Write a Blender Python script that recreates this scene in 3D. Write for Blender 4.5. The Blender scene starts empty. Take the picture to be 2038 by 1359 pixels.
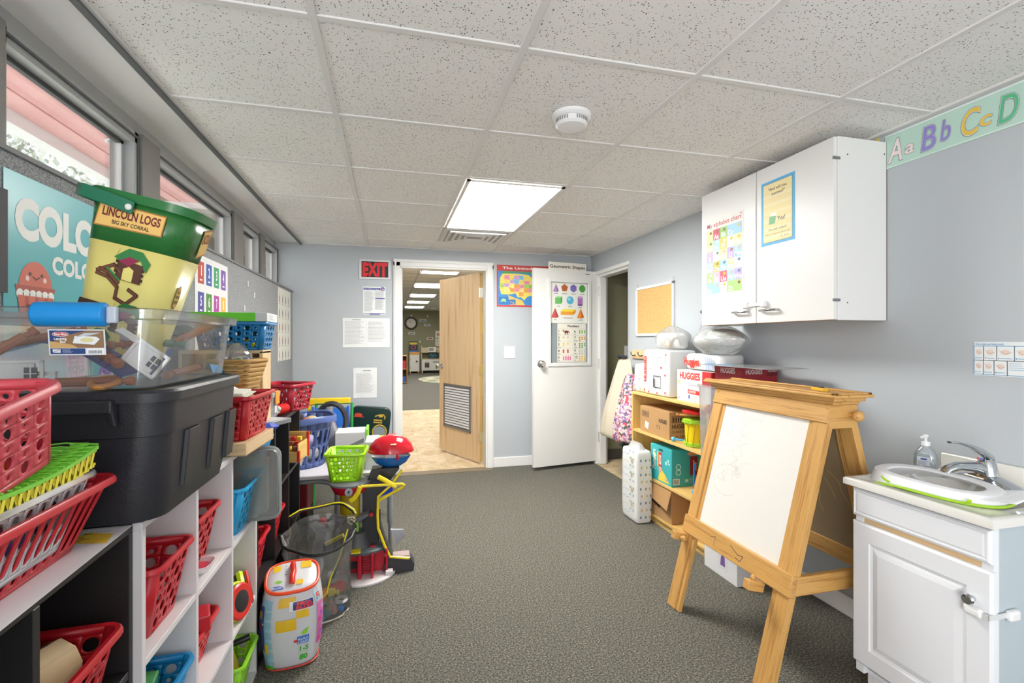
import bpy, bmesh, math, random
from mathutils import Matrix, Vector
SC = bpy.context.scene
COL = SC.collection
R = math.radians
# ---------------------------------------------------------------- camera, world, exposure
cam = bpy.data.cameras.new('camera'); CAM = bpy.data.objects.new('camera', cam); COL.objects.link(CAM)
cam.sensor_width = 36; cam.lens = 951/2038*36; cam.shift_y = -2.5/2038
cam.clip_start = .02; cam.clip_end = 200
CAM.location = (0, 0, 1.3); CAM.rotation_euler = (R(90), 0, R(-14.3))
SC.camera = CAM
wd = bpy.data.worlds.new('world'); SC.world = wd; wd.use_nodes = True
wd.node_tree.nodes['Background'].inputs[0].default_value = (.93, .96, 1, 1)
wd.node_tree.nodes['Background'].inputs[1].default_value = 1.4
SC.view_settings.view_transform = 'Standard'; SC.view_settings.look = 'None'
SC.view_settings.exposure = .86; SC.view_settings.gamma = 1
SC.view_settings.use_curve_mapping = False
def area(name, loc, rot, sx, sy, power, c=(1, .98, .96)):
    l = bpy.data.lights.new(name, 'AREA'); l.shape = 'RECTANGLE'; l.size = sx; l.size_y = sy; l.energy = power; l.color = c
    o = bpy.data.objects.new(name, l); COL.objects.link(o); o.location = loc; o.rotation_euler = [R(a) for a in rot]; return o
area('fill_lamp_behind', (-.82, -1.1, 1.15), (104, 0, -70), 1.9, 1.7, 66)       # added fill lamp left of and behind the camera, brightens room and ceiling
sun = bpy.data.lights.new('sun', 'SUN'); sun.energy = 9; sun.angle = .02; SUN = bpy.data.objects.new('sun', sun); COL.objects.link(SUN); SUN.rotation_euler = (R(-28), R(-32), 0)
area('far_room_lights', (.8, 11, 2.4), (0, 0, 0), 2.5, 12, 120)
SC.cycles.use_denoising = True
SC.cycles.max_bounces = 10; SC.cycles.diffuse_bounces = 6; SC.cycles.transparent_max_bounces = 24
SC.cycles.sample_clamp_indirect = 6
# ---------------------------------------------------------------- materials
def lin(h):
    h = h.lstrip('#'); o = []
    for i in (0, 2, 4):
        c = int(h[i:i+2], 16)/255
        o.append(c/12.92 if c <= .04045 else ((c+.055)/1.055)**2.4)
    return (*o, 1)
MATS = {}
def bs(m): return m.node_tree.nodes['Principled BSDF']
def mat(color, rough=.5, metal=0., key=None, **k):
    key = key or (color, rough, metal, tuple(sorted(k.items())))
    if key in MATS: return MATS[key]
    m = bpy.data.materials.new('surface'); m.use_nodes = True; b = bs(m)
    b.inputs['Base Color'].default_value = lin(color); b.inputs['Roughness'].default_value = rough
    b.inputs['Metallic'].default_value = metal
    for n, v in k.items(): b.inputs[n.replace('_', ' ')].default_value = v
    MATS[key] = m; return m
def N(m, t, **k):
    n = m.node_tree.nodes.new(t)
    for a, b in k.items():
        if a in n.inputs: n.inputs[a].default_value = b
        else: setattr(n, a, b)
    return n
def L(m, a, b): m.node_tree.links.new(a, b)
def coords(m, scale, kind='Object'):
    tc = N(m, 'ShaderNodeTexCoord'); mp = N(m, 'ShaderNodeMapping'); mp.inputs['Scale'].default_value = scale
    L(m, tc.outputs[kind], mp.inputs[0]); return mp.outputs[0]
def ramp(m, fac, stops, interp='LINEAR'):
    r = N(m, 'ShaderNodeValToRGB'); r.color_ramp.interpolation = interp
    while len(r.color_ramp.elements) < len(stops): r.color_ramp.elements.new(.5)
    for e, (p, c) in zip(r.color_ramp.elements, stops): e.position = p; e.color = lin(c)
    L(m, fac, r.inputs[0]); return r.outputs[0]
def bump(m, h, strength, dist=.002):
    b = N(m, 'ShaderNodeBump'); b.inputs['Strength'].default_value = strength; b.inputs['Distance'].default_value = dist
    L(m, h, b.inputs['Height']); L(m, b.outputs[0], bs(m).inputs['Normal'])
def painted(name, c, rough=.6, sc=60, st=.25, var=.0):
    m = mat(c, rough, key=name); n = N(m, 'ShaderNodeTexNoise', Scale=sc, Detail=3.)
    L(m, coords(m, (1, 1, 1)), n.inputs[0]); bump(m, n.outputs[0], st); return m
def wood(name, c1, c2, axis=2, rough=.42, fine=1.):
    if name in MATS: return MATS[name]
    m = mat(c1, rough, key=name); s = [22*fine]*3; s[axis] = 1.3*fine
    v = coords(m, s)
    n = N(m, 'ShaderNodeTexNoise', Scale=1.6, Detail=6., Roughness=.62, Distortion=.12); L(m, v, n.inputs[0])
    s2 = [160*fine]*3; s2[axis] = 5*fine
    n2 = N(m, 'ShaderNodeTexNoise', Scale=1.5, Detail=3.); L(m, coords(m, s2), n2.inputs[0])
    mx = N(m, 'ShaderNodeMath', operation='MULTIPLY_ADD'); L(m, n2.outputs[0], mx.inputs[0]); mx.inputs[1].default_value = .45; L(m, n.outputs[0], mx.inputs[2])
    L(m, ramp(m, mx.outputs[0], [(.50, c2), (.68, c1), (.80, c1), (.95, c2)]), bs(m).inputs['Base Color'])
    bump(m, n2.outputs[0], .12, .001); return m
def clear(name, tint='#ffffff', fac=.12, rough=.12, haze='#eef2f5', hz=.1):
    """see-through plastic: mostly transparent, some gloss, a little milky"""
    if name in MATS: return MATS[name]
    m = bpy.data.materials.new('clear_plastic'); m.use_nodes = True; MATS[name] = m
    nt = m.node_tree; nt.nodes.remove(nt.nodes['Principled BSDF'])
    t = N(m, 'ShaderNodeBsdfTransparent'); t.inputs[0].default_value = lin(tint)
    g = N(m, 'ShaderNodeBsdfGlossy'); g.inputs['Roughness'].default_value = rough
    d = N(m, 'ShaderNodeBsdfDiffuse'); d.inputs[0].default_value = lin(haze)
    m1 = N(m, 'ShaderNodeMixShader'); m1.inputs[0].default_value = hz; L(m, t.outputs[0], m1.inputs[1]); L(m, d.outputs[0], m1.inputs[2])
    fr = N(m, 'ShaderNodeLayerWeight'); fr.inputs[0].default_value = .25
    ad = N(m, 'ShaderNodeMath', operation='MULTIPLY_ADD'); L(m, fr.outputs['Fresnel'], ad.inputs[0]); ad.inputs[1].default_value = .6; ad.inputs[2].default_value = fac
    m2 = N(m, 'ShaderNodeMixShader'); L(m, ad.outputs[0], m2.inputs[0]); L(m, m1.outputs[0], m2.inputs[1]); L(m, g.outputs[0], m2.inputs[2])
    L(m, m2.outputs[0], nt.nodes['Material Output'].inputs[0]); return m
def crinkle(name, tint, fac, hz, haze='#f2f5f7', sc=26., dist=.012):
    m = clear(name, tint, fac, .08, haze, hz)
    n = N(m, 'ShaderNodeTexNoise', Scale=sc, Detail=4., Distortion=1.5); L(m, coords(m, (1, 1, 1)), n.inputs[0])
    b = N(m, 'ShaderNodeBump'); b.inputs['Strength'].default_value = 1.; b.inputs['Distance'].default_value = dist; L(m, n.outputs[0], b.inputs['Height'])
    for nd in m.node_tree.nodes:
        if nd.bl_idname in ('ShaderNodeBsdfGlossy', 'ShaderNodeBsdfDiffuse'): L(m, b.outputs[0], nd.inputs['Normal'])
    return m
def emit(name, c, s):
    if name in MATS: return MATS[name]
    m = bpy.data.materials.new('glow'); m.use_nodes = True; MATS[name] = m; b = bs(m)
    b.inputs['Emission Color'].default_value = lin(c); b.inputs['Emission Strength'].default_value = s; return m

WALL = painted('wall', '#b6bcc1', .55, 90, .2)
WALLR = WALL
TRIMW = painted('trimw', '#e6e6e4', .4, 30, .1)
CABW = painted('cabw', '#e4e4e2', .38, 25, .08)
OLIVE = painted('olive', '#8f8c70', .7, 90, .2)
PLWHITE = mat('#e8e8e8', .35)
CHROME = mat('#c8ccd0', .12, 1.)
STEEL = mat('#9a9da0', .35, .8)
BLACKM = painted('blackmel', '#221f20', .45, 200, .2)
WHITEM = painted('whitemel', '#dcd9da', .45, 200, .08)
OAK = lambda ax: wood('oak%d' % ax, '#cfa05c', '#a8743a', ax)
BIRCH = lambda ax: wood('birch%d' % ax, '#dfba72', '#cda258', ax, .4, .7)
PINE = lambda ax: wood('pine%d' % ax, '#dcc096', '#c6a372', ax, .5, .7)
CARD = painted('card', '#b58d5e', .85, 40, .15)

def m_ceiling():
    m = mat('#d9d7d4', .9, key='ceil'); v = coords(m, (1, 1, 1))
    dn = N(m, 'ShaderNodeTexNoise', Scale=40., Detail=2.); L(m, v, dn.inputs[0])
    mx = N(m, 'ShaderNodeMix', data_type='VECTOR'); mx.inputs[0].default_value = .012
    L(m, v, mx.inputs[4]); L(m, dn.outputs['Color'], mx.inputs[5])
    vo = N(m, 'ShaderNodeTexVoronoi', Scale=140.); L(m, mx.outputs[1], vo.inputs[0])
    sp = N(m, 'ShaderNodeSeparateColor'); L(m, vo.outputs['Color'], sp.inputs[0])
    th = N(m, 'ShaderNodeMath', operation='MULTIPLY'); L(m, sp.outputs[0], th.inputs[0]); th.inputs[1].default_value = .34
    lt = N(m, 'ShaderNodeMath', operation='LESS_THAN'); L(m, vo.outputs['Distance'], lt.inputs[0]); L(m, th.outputs[0], lt.inputs[1])
    mc = N(m, 'ShaderNodeMix', data_type='RGBA'); L(m, lt.outputs[0], mc.inputs[0]); mc.inputs[6].default_value = lin('#ebe9e6'); mc.inputs[7].default_value = lin('#6d6662')
    L(m, mc.outputs[2], bs(m).inputs['Base Color'])
    n2 = N(m, 'ShaderNodeTexNoise', Scale=350., Detail=2.); L(m, v, n2.inputs[0]); bump(m, n2.outputs[0], .5, .002); return m
def m_carpet():
    m = mat('#6a6a62', 1., key='carpet'); v = coords(m, (1, 1, 1))
    n = N(m, 'ShaderNodeTexNoise', Scale=135., Detail=4., Roughness=.85); L(m, v, n.inputs[0])
    L(m, ramp(m, n.outputs[0], [(.36, '#1d2226'), (.45, '#444846'), (.52, '#62625b'), (.58, '#8a806c'), (.66, '#b2a892')]), bs(m).inputs['Base Color'])
    n3 = N(m, 'ShaderNodeTexNoise', Scale=220., Detail=2.); L(m, v, n3.inputs[0]); bump(m, n3.outputs[0], .6, .004); return m
def m_tile():
    m = mat('#c9b596', .75, key='tile', ) ; bs(m).inputs['Specular IOR Level'].default_value = .15; v = coords(m, (1, 1, 1))
    n = N(m, 'ShaderNodeTexNoise', Scale=5., Detail=5., Roughness=.65, Distortion=1.2); L(m, v, n.inputs[0])
    b = N(m, 'ShaderNodeTexBrick', Scale=3.3); b.offset = 0; b.inputs['Mortar Size'].default_value = .012; b.inputs['Brick Width'].default_value = 1.; b.inputs['Row Height'].default_value = 1.
    L(m, v, b.inputs[0]); rc = ramp(m, n.outputs[0], [(.3, '#a98f6b'), (.5, '#cbb490'), (.7, '#e4d5ba')])
    b.inputs['Color2'].default_value = lin('#d8c7a8'); L(m, rc, b.inputs['Color1']); b.inputs['Mortar'].default_value = lin('#b09a7a')
    mx = N(m, 'ShaderNodeMix', data_type='RGBA'); mx.inputs[0].default_value = .45; L(m, rc, mx.inputs[6]); L(m, b.outputs[0], mx.inputs[7])
    L(m, mx.outputs[2], bs(m).inputs['Base Color']); return m
def m_gray_panel():
    m = mat('#8b8d8f', .85, key='gpanel'); n = N(m, 'ShaderNodeTexNoise', Scale=260., Detail=2.); L(m, coords(m, (1, 1, 1)), n.inputs[0])
    L(m, ramp(m, n.outputs[0], [(.38, '#707376'), (.6, '#a2a4a6')]), bs(m).inputs['Base Color']); bump(m, n.outputs[0], .4, .003); return m

# ---------------------------------------------------------------- mesh builder
TXT = {}
def text_mesh(s, bold):
    k = (s, bold)
    if k not in TXT:
        cu = bpy.data.curves.new('t', 'FONT'); cu.body = s; cu.offset = bold; cu.resolution_u = 4
        ob = bpy.data.objects.new('t', cu)
        me = ob.to_mesh()
        vs = [tuple(v.co) for v in me.vertices]; fs = [tuple(p.vertices) for p in me.polygons]
        ob.to_mesh_clear(); bpy.data.objects.remove(ob); bpy.data.curves.remove(cu)
        w = max([v[0] for v in vs] or [0])
        TXT[k] = (vs, fs, w)
    return TXT[k]
def frame(o, X, Y):
    X = Vector(X).normalized(); Y = Vector(Y).normalized(); Z = X.cross(Y)
    m = Matrix((X, Y, Z)).transposed().to_4x4(); m.translation = Vector(o); return m
def place(x, y, z, rz=0, ry=0, rx=0, s=1):
    return Matrix.Translation((x, y, z)) @ Matrix.Rotation(R(rz), 4, 'Z') @ Matrix.Rotation(R(ry), 4, 'Y') @ Matrix.Rotation(R(rx), 4, 'X') @ Matrix.Scale(s, 4)
def rring(w, l, r, z, n=5, cx=0, cy=0):
    """rounded rectangle ring, counter-clockwise"""
    r = min(r, w/2-1e-4, l/2-1e-4); P = []
    for k, (sx, sy) in enumerate(((1, 1), (-1, 1), (-1, -1), (1, -1))):
        for i in range(n+1):
            a = (k+i/n)*math.pi/2
            P.append((cx+sx*(w/2-r)+r*math.cos(a), cy+sy*(l/2-r)+r*math.sin(a), z))
    return P
def ering(rx, ry, z, n=24, cx=0, cy=0, p=2.):
    o = []
    for i in range(n):
        a = 2*math.pi*i/n; c, s = math.cos(a), math.sin(a)
        o.append((cx+rx*math.copysign(abs(c)**(2/p), c), cy+ry*math.copysign(abs(s)**(2/p), s), z))
    return o
class MB:
    def __init__(s, M=None): s.v = []; s.f = []; s.mi = []; s.mats = []; s.M = M or Matrix.Identity(4)
    def mid(s, m):
        if isinstance(m, str): m = mat(m)
        if m not in s.mats: s.mats.append(m)
        return s.mats.index(m)
    def add(s, vs, fs, m):
        b = len(s.v); i = s.mid(m); M = s.M
        s.v += [tuple(M @ Vector(v)) for v in vs]; s.f += [tuple(b+j for j in f) for f in fs]; s.mi += [i]*len(fs); return s
    def box(s, x0, y0, z0, x1, y1, z1, m):
        x0, x1 = sorted((x0, x1)); y0, y1 = sorted((y0, y1)); z0, z1 = sorted((z0, z1))
        V = [(x, y, z) for x in (x0, x1) for y in (y0, y1) for z in (z0, z1)]
        return s.add(V, [(0, 1, 3, 2), (4, 6, 7, 5), (0, 4, 5, 1), (2, 3, 7, 6), (0, 2, 6, 4), (1, 5, 7, 3)], m)
    def loft(s, rings, m, c0=True, c1=True, closed=True):
        n = len(rings[0]); V = [p for r in rings for p in r]; F = []
        for k in range(len(rings)-1):
            for i in range(n if closed else n-1):
                j = (i+1) % n; F.append((k*n+i, k*n+j, (k+1)*n+j, (k+1)*n+i))
        if c0: F.append(tuple(range(n))[::-1])
        if c1: F.append(tuple((len(rings)-1)*n+i for i in range(n)))
        return s.add(V, F, m)
    def lathe(s, prof, m, n=24, c=(0, 0, 0), sx=1, sy=1, caps=True):
        return s.loft([[(c[0]+r*sx*math.cos(2*math.pi*i/n), c[1]+r*sy*math.sin(2*math.pi*i/n), c[2]+z) for i in range(n)] for r, z in prof], m, caps, caps)
    def cyl(s, p0, p1, r, m, r1=None, n=14):
        p0, p1 = Vector(p0), Vector(p1); r1 = r if r1 is None else r1
        d = (p1-p0).normalized(); a = d.orthogonal().normalized(); b = d.cross(a)
        return s.loft([[tuple(p+(a*math.cos(2*math.pi*i/n)+b*math.sin(2*math.pi*i/n))*q) for i in range(n)] for p, q in ((p0, r), (p1, r1))], m)
    def ball(s, c, r, m, sx=1, sy=1, sz=1, n=14):
        k = n//2; P = [(r*math.sin(math.pi*i/k), -r*math.cos(math.pi*i/k)*sz) for i in range(k+1)]; P[0] = (r*.02, P[0][1]); P[-1] = (r*.02, P[-1][1])
        return s.lathe(P, m, n, c, sx, sy)
    def tube(s, pts, r, m, n=8, closed=False, flat=1.):
        P = [Vector(p) for p in pts]; rings = []; K = len(P); up = None
        for i, p in enumerate(P):
            if closed: d = P[(i+1) % K]-P[i-1]
            else: d = P[min(i+1, K-1)]-P[max(i-1, 0)]
            d.normalize()
            if up is None: up = d.orthogonal().normalized() if abs(d.z) > .9 else Vector((0, 0, 1))
            a = (up-d*up.dot(d))
            a = a.normalized() if a.length > 1e-5 else d.orthogonal().normalized()
            up = a; b = d.cross(a)
            rings.append([tuple(p+(a*math.cos(2*math.pi*j/n)*flat+b*math.sin(2*math.pi*j/n))*r) for j in range(n)])
        if closed: rings.append(rings[0])
        return s.loft(rings, m, not closed, not closed)
    def poly(s, pts, m): return s.add(pts, [tuple(range(len(pts)))], m)
    def prism(s, pts, z0, z1, m):
        return s.loft([[(x, y, z0) for x, y in pts], [(x, y, z1) for x, y in pts]], m)
    # flat graphics in local XY at height z
    def rect(s, x0, y0, x1, y1, z, m): return s.poly([(x0, y0, z), (x1, y0, z), (x1, y1, z), (x0, y1, z)], m)
    def disc(s, x, y, r, z, m, ry=None, n=18): return s.poly(ering(r, ry or r, z, n, x, y), m)
    def shape(s, pts, z, m): return s.poly([(x, y, z) for x, y in pts], m)
    def line(s, pts, w, z, m):
        for (x0, y0), (x1, y1) in zip(pts, pts[1:]):
            dx, dy = x1-x0, y1-y0; l = math.hypot(dx, dy) or 1; ox, oy = -dy/l*w/2, dx/l*w/2; ex, ey = dx/l*w*.3, dy/l*w*.3
            s.poly([(x0-ex+ox, y0-ey+oy, z), (x0-ex-ox, y0-ey-oy, z), (x1+ex-ox, y1+ey-oy, z), (x1+ex+ox, y1+ey+oy, z)], m)
        return s
    def text(s, t, x, y, h, z, m, al='l', w=None, bold=.0, rot=0, skew=0):
        vs, fs, tw = text_mesh(t, bold)
        if not vs: return s
        k = h/.72; kx = k if w is None else w/tw
        ox = {'l': 0, 'c': -tw*kx/2, 'r': -tw*kx}[al]; c, sn = math.cos(R(rot)), math.sin(R(rot)); V = []
        for a, b, _ in vs:
            a, b = a*kx+ox+b*k*skew, b*k; V.append((x+a*c-b*sn, y+a*sn+b*c, z))
        return s.add(V, fs, m)
    def lines(s, x0, x1, y0, y1, n, z, m, w=.002, seed=1):
        """rows of small print drawn as broken bars"""
        rnd = random.Random(seed)
        for i in range(n):
            y = y1-(y1-y0)*(i+.5)/n; x = x0; e = x0+(x1-x0)*rnd.uniform(.7, 1)
            while x < e:
                q = min(x+(x1-x0)*rnd.uniform(.04, .13), e); s.rect(x, y-w/2, q, y+w/2, z, m); x = q+(x1-x0)*.02
        return s
    def build(s, name, parent=None, M=None, bevel=0, solid=0, smooth=35, seg=2, sub=0):
        me = bpy.data.meshes.new(name); me.from_pydata(s.v, [], s.f); me.validate()
        for m in s.mats: me.materials.append(m)
        if len(me.polygons) == len(s.mi): me.polygons.foreach_set('material_index', s.mi)
        o = bpy.data.objects.new(name, me); COL.objects.link(o)
        if parent: o.parent = parent
        if M is not None:
            if parent: o.matrix_local = M
            else: o.matrix_world = M
        if smooth:
            me.polygons.foreach_set('use_smooth', [True]*len(me.polygons)); me.set_sharp_from_angle(angle=R(smooth))
        if bevel:
            b = o.modifiers.new('bevel', 'BEVEL'); b.width = bevel; b.segments = seg; b.limit_method = 'ANGLE'; b.angle_limit = R(50)
        if solid:
            b = o.modifiers.new('solid', 'SOLIDIFY'); b.thickness = solid; b.offset = 0
        if sub:
            b = o.modifiers.new('sub', 'SUBSURF'); b.levels = sub; b.render_levels = sub
        me.update(); return o
def tag(o, label, cat, group=None, kind=None):
    o['label'] = label; o['category'] = cat
    if group: o['group'] = group
    if kind: o['kind'] = kind
    return o
def struct(o): o['kind'] = 'structure'; return o
def thing(name, label, cat, M=None, group=None):
    o = bpy.data.objects.new(name, None); COL.objects.link(o); o.empty_display_size = .05
    if M is not None: o.matrix_world = M
    return tag(o, label, cat, group)
def copy_tree(o, M=None, label=None, group=None, parent=None):
    c = o.copy(); COL.objects.link(c)
    if parent: c.parent = parent; c.matrix_parent_inverse = o.matrix_parent_inverse.copy()
    if M is not None: c.matrix_world = M
    if label: c['label'] = label
    if group: c['group'] = group
    for ch in list(KIDS.get(o, o.children)): copy_tree(ch, parent=c)
    return c
KIDS = {}
BACK = lambda x, z, y=4.785: frame((x, y, z), (1, 0, 0), (0, 0, 1))        # faces the camera
RIGHT = lambda y, z, x=2.10: frame((x, y, z), (0, -1, 0), (0, 0, 1))       # on the right wall
LEFT = lambda y, z, x=-.876: frame((x, y, z), (0, 1, 0), (0, 0, 1))        # on the left wall
# ================================================================ the setting
Y1 = 4.785; H = 2.2
CARPET, TILE, CEIL, GP = m_carpet(), m_tile(), m_ceiling(), m_gray_panel()
struct(MB().box(-1.02, -2.2, -.05, 2.1, Y1, 0, CARPET).build('floor', smooth=0))
struct(MB().box(-2, Y1+.001, -.05, 3.6, 9.1, -.004, TILE).box(2.1005, 3.0, -.05, 3.6, Y1, -.004, TILE).build('floor_tiles', smooth=0))
struct(MB().box(-2, 9.1, -.05, 3.6, 19.8, -.002, CARPET).build('floor_far_room', smooth=0))
struct(MB().box(.06, Y1-.10, 0, .99, Y1+.03, .004, mat('#80725f', .8)).build('trim_1', smooth=0, bevel=.002))
# ceiling tiles and grid
struct(MB().box(-.80, -2.2, H+.006, 2.1, Y1, H+.02, CEIL).build('ceiling', smooth=0))
g = MB(); GRIDM = mat('#dcdad8', .45)
XS = [-.21, .40, 1.015, 1.63]; YS = [-2.17+.6*i for i in range(12)]
for x in XS: g.box(x-.012, -2.2, H, x+.012, Y1, H+.008, GRIDM)
for y in YS: g.box(-.80, y-.012, H+.001, 2.1, y+.012, H+.0085, GRIDM)
struct(g.build('trim_2', smooth=0, bevel=.0015, seg=1))
struct(MB().box(2.075, -2.2, H-.003, 2.1, Y1, H+.006, GRIDM).box(-.8, Y1-.022, H-.003, 2.1, Y1, H+.006, GRIDM).build('trim_3', smooth=0))
# left wall : low panel, ledge, windows, soffit
DG = mat('#5f6163', .5); ALU = painted('alu', '#a9abaa', .35, 60, .1); POST = painted('post', '#85827f', .6, 120, .3)
struct(MB().box(-1.10, -2.2, 0, -.876, Y1, 1.745, GP).build('wall_left', smooth=0))
struct(MB().box(-1.10, -2.2, 1.745, -.868, Y1, 1.757, mat('#77797b', .6)).build('trim_4', smooth=0))
struct(MB().box(-1.10, -2.2, 2.145, -1.02, Y1, 2.30, ALU).build('wall_left_header', smooth=0))
struct(MB().box(-1.10, -2.2, H+.005, -.80, Y1, H+.03, mat('#f0efee', .6)).build('ceiling_soffit', smooth=0))
struct(MB().box(-.812, -2.2, H-.014, -.792, Y1, H+.01, DG).box(-.792, -2.2, H-.004, -.782, Y1, H+.005, GRIDM).build('trim_5', smooth=0))
spans = [(-2.1, -.9), (-.7, .30), (.46, 1.44), (1.555, 2.275), (2.43, 3.47), (3.67, 4.14), (4.26, 4.775)]
GLASS = clear('glass', '#fbfdfd', .02, .02, '#ffffff', .015)
pz = MB(); prev = -2.2
for a, b in spans:
    pz.box(-1.10, prev, 1.757, -.985, a, 2.145, POST); prev = b
struct(pz.build('wall_left_posts', smooth=0))
for i, (a, b) in enumerate(spans):
    w = struct(MB().box(-1.07, a, 1.757, -1.0, a+.028, 2.145, ALU).box(-1.07, b-.028, 1.757, -1.0, b, 2.145, ALU)
               .box(-1.07, a, 1.757, -1.0, b, 1.785, ALU).box(-1.07, a, 2.10, -1.0, b, 2.145, ALU)
               .box(-1.0, a+.01, 2.118, -.99, b-.01, 2.126, DG).box(-1.0, b-.012, 1.76, -.993, b-.006, 2.12, DG)
               .build('window_%d' % (i+1), smooth=0, bevel=.002, seg=1))
    MB().box(-1.05, a+.028, 1.785, -1.046, b-.028, 2.10, GLASS).build('pane', w, smooth=0)
    MB().box(-1.056, a+.028, 2.086, -1.04, b-.028, 2.10, mat('#3c3e40', .5)).box(-1.056, b-.042, 1.785, -1.04, b-.028, 2.10, mat('#c9cbca', .4)).build('glazing_bead', w, smooth=0)
# right wall with doorway y 3.957..4.66
rw = MB().box(2.1, -2.2, 0, 2.22, 3.957, 2.3, WALL).box(2.1, 4.66, 0, 2.22, Y1+.15, 2.3, WALL).box(2.1, 3.957, 2.0, 2.22, 4.66, 2.3, WALL)
struct(rw.build('wall_right', smooth=0))
struct(MB().box(2.088, 4.655, 0, 2.232, 4.70, 2.02, TRIMW).box(2.088, 3.925, 1.985, 2.232, 4.70, 2.02, TRIMW).box(2.13, 4.62, 0, 2.20, 4.66, 2.0, TRIMW)
       .box(2.12, 3.957, 1.96, 2.22, 4.66, 1.99, TRIMW).box(2.10, 3.950, 0, 2.225, 3.965, 2.0, mat('#c9c7b4', .6)).build('trim_6', smooth=0, bevel=.003, seg=1))
struct(MB().box(2.085, 1.38, 0, 2.099, 3.94, .095, TRIMW).build('baseboard_right', smooth=0, bevel=.006))
# back wall with doorway x .10...95
struct(MB().box(-1.1, Y1, 0, .10, Y1+.14, 2.55, WALL).box(.95, Y1, 0, 2.1, Y1+.14, 2.55, WALL).box(.10, Y1, 2.02, .95, Y1+.14, 2.55, WALL).build('wall_back', smooth=0))
t = MB()
for x0, x1 in ((.028, .095), (.955, 1.022)):
    t.box(x0, Y1-.02, 0, x1, Y1, 2.09, TRIMW).box(x0+.012*(x0 < .5), Y1-.027, 0, x0+.03+.025*(x0 > .5), Y1-.02, 2.085, TRIMW)
t.box(.028, Y1-.02, 2.022, 1.022, Y1, 2.09, TRIMW).box(.028, Y1-.028, 2.06, 1.022, Y1-.02, 2.088, TRIMW)
for x0, x1 in ((.088, .108), (.942, .962)): t.box(x0, Y1-.012, 0, x1, Y1+.15, 2.02, TRIMW)
t.box(.09, Y1-.012, 2.005, .96, Y1+.15, 2.024, TRIMW)
t.box(.108, Y1+.05, 0, .118, Y1+.085, 2.005, TRIMW)
struct(t.build('trim_7', smooth=0, bevel=.003, seg=1))
struct(MB().box(1.024, Y1-.015, 0, 2.09, Y1, .10, TRIMW).box(-.87, Y1-.015, 0, .026, Y1, .10, TRIMW).build('baseboard_back', smooth=0, bevel=.006))
# wooden wainscot-like rear wall pieces are out of sight: the room stays open behind the camera to daylight
# corridor beyond the right doorway
OL = OLIVE
struct(MB().box(2.22, 4.80, 0, 3.6, 4.93, 2.4, OL).box(3.45, 3.0, 0, 3.6, 4.8, 2.4, OL).box(2.22, 2.9, 0, 3.6, 3.0, 2.4, OL).build('wall_corridor', smooth=0))
struct(MB().box(2.22, 3.0, 2.25, 3.6, 4.8, 2.3, mat('#dcdad8', .8)).build('ceiling_corridor', smooth=0))
struct(MB().box(2.24, 4.79, 0, 3.45, 4.80, .11, mat('#4c4a45', .6)).build('baseboard_corridor', smooth=0))
# far room
struct(MB().box(-2, 19.7, -.01, 3.6, 19.8, 2.6, OL).build('wall_far_room', smooth=0))
struct(MB().box(-2.1, Y1+.14, 0, -2, 19.8, 2.6, OL).box(3.5, 5.0, 0, 3.6, 19.8, 2.6, OL).build('wall_far_room_sides', smooth=0))
struct(MB().box(-2, Y1+.14, 2.5, 3.6, 19.8, 2.55, mat('#dcdbd8', .9)).build('ceiling_far_room', smooth=0))
g = MB()
for i in range(25): g.box(-2, 5.1+.6*i, 2.494, 3.5, 5.125+.6*i, 2.5, mat('#b9b7b3', .6))
for x in (-1.9, -1.29, -.68, -.07, .48, 1.18, 1.8, 2.4): g.box(x, 4.93, 2.492, x+.025, 19.7, 2.5, mat('#b9b7b3', .6))
struct(g.build('trim_8', smooth=0))
# light fittings
def light_panel(x0, y0, x1, y1, z, label, s, key, grp=None):
    o = thing('ceiling_light', label, 'ceiling light', Matrix.Translation(((x0+x1)/2, (y0+y1)/2, z)), grp)
    w, l = (x1-x0)/2, (y1-y0)/2; FR = mat('#e2e1df', .4)
    MB().box(-w, -l, -.004, -w+.02, l, .004, FR).box(w-.02, -l, -.004, w, l, .004, FR).box(-w, -l, -.004, w, -l+.02, .004, FR).box(-w, l-.02, -.004, w, l, .004, FR).build('frame', o, smooth=0)
    MB().box(-w+.02, -l+.02, -.001, w-.02, l-.02, .002, emit(key, '#fffdf8', s)).build('diffuser', o, smooth=0)
    return o
light_panel(.418, 2.648, 1.0, 3.825, H-.002, 'long bright flat ceiling light panel in the suspended ceiling, nearest the doorways', 24., 'glow_main')
for i, y in enumerate((8.3, 10.6, 13.0, 15.3, 17.6)):
    nm = ('nearest to the wooden door', 'second beyond the wooden door', 'third beyond the wooden door', 'fourth beyond the wooden door', 'last one, above the far wall clock')[i]
    light_panel(.51, y-.32, 1.18, y+.32, 2.485, 'bright ceiling light in the room through the doorway, ' + nm, 11., 'glow_far', 'ceiling lights in the far room')
# vent
v = thing('ceiling_vent', 'white louvred square air vent in the ceiling beside the bright light panel', 'vent', Matrix.Translation((.71, 4.10, H-.004)))
MB().box(-.28, -.25, -.003, .28, .25, .004, mat('#d2d1cf', .5)).box(-.25, -.22, -.005, .25, .22, -.001, mat('#8f8e8c', .5)).build('face_plate', v, smooth=0)
for k in range(4):
    a = .24-.05*k; b = .21-.045*k
    MB().loft([rring(2*a, 2*b, .004, -.004, 1), rring(2*a-.012, 2*b-.012, .004, -.016, 1), rring(2*a-.05, 2*b-.05, .004, -.006, 1)], mat('#d8d7d5', .45), False, False).build('louvre', v, smooth=0)
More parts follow.
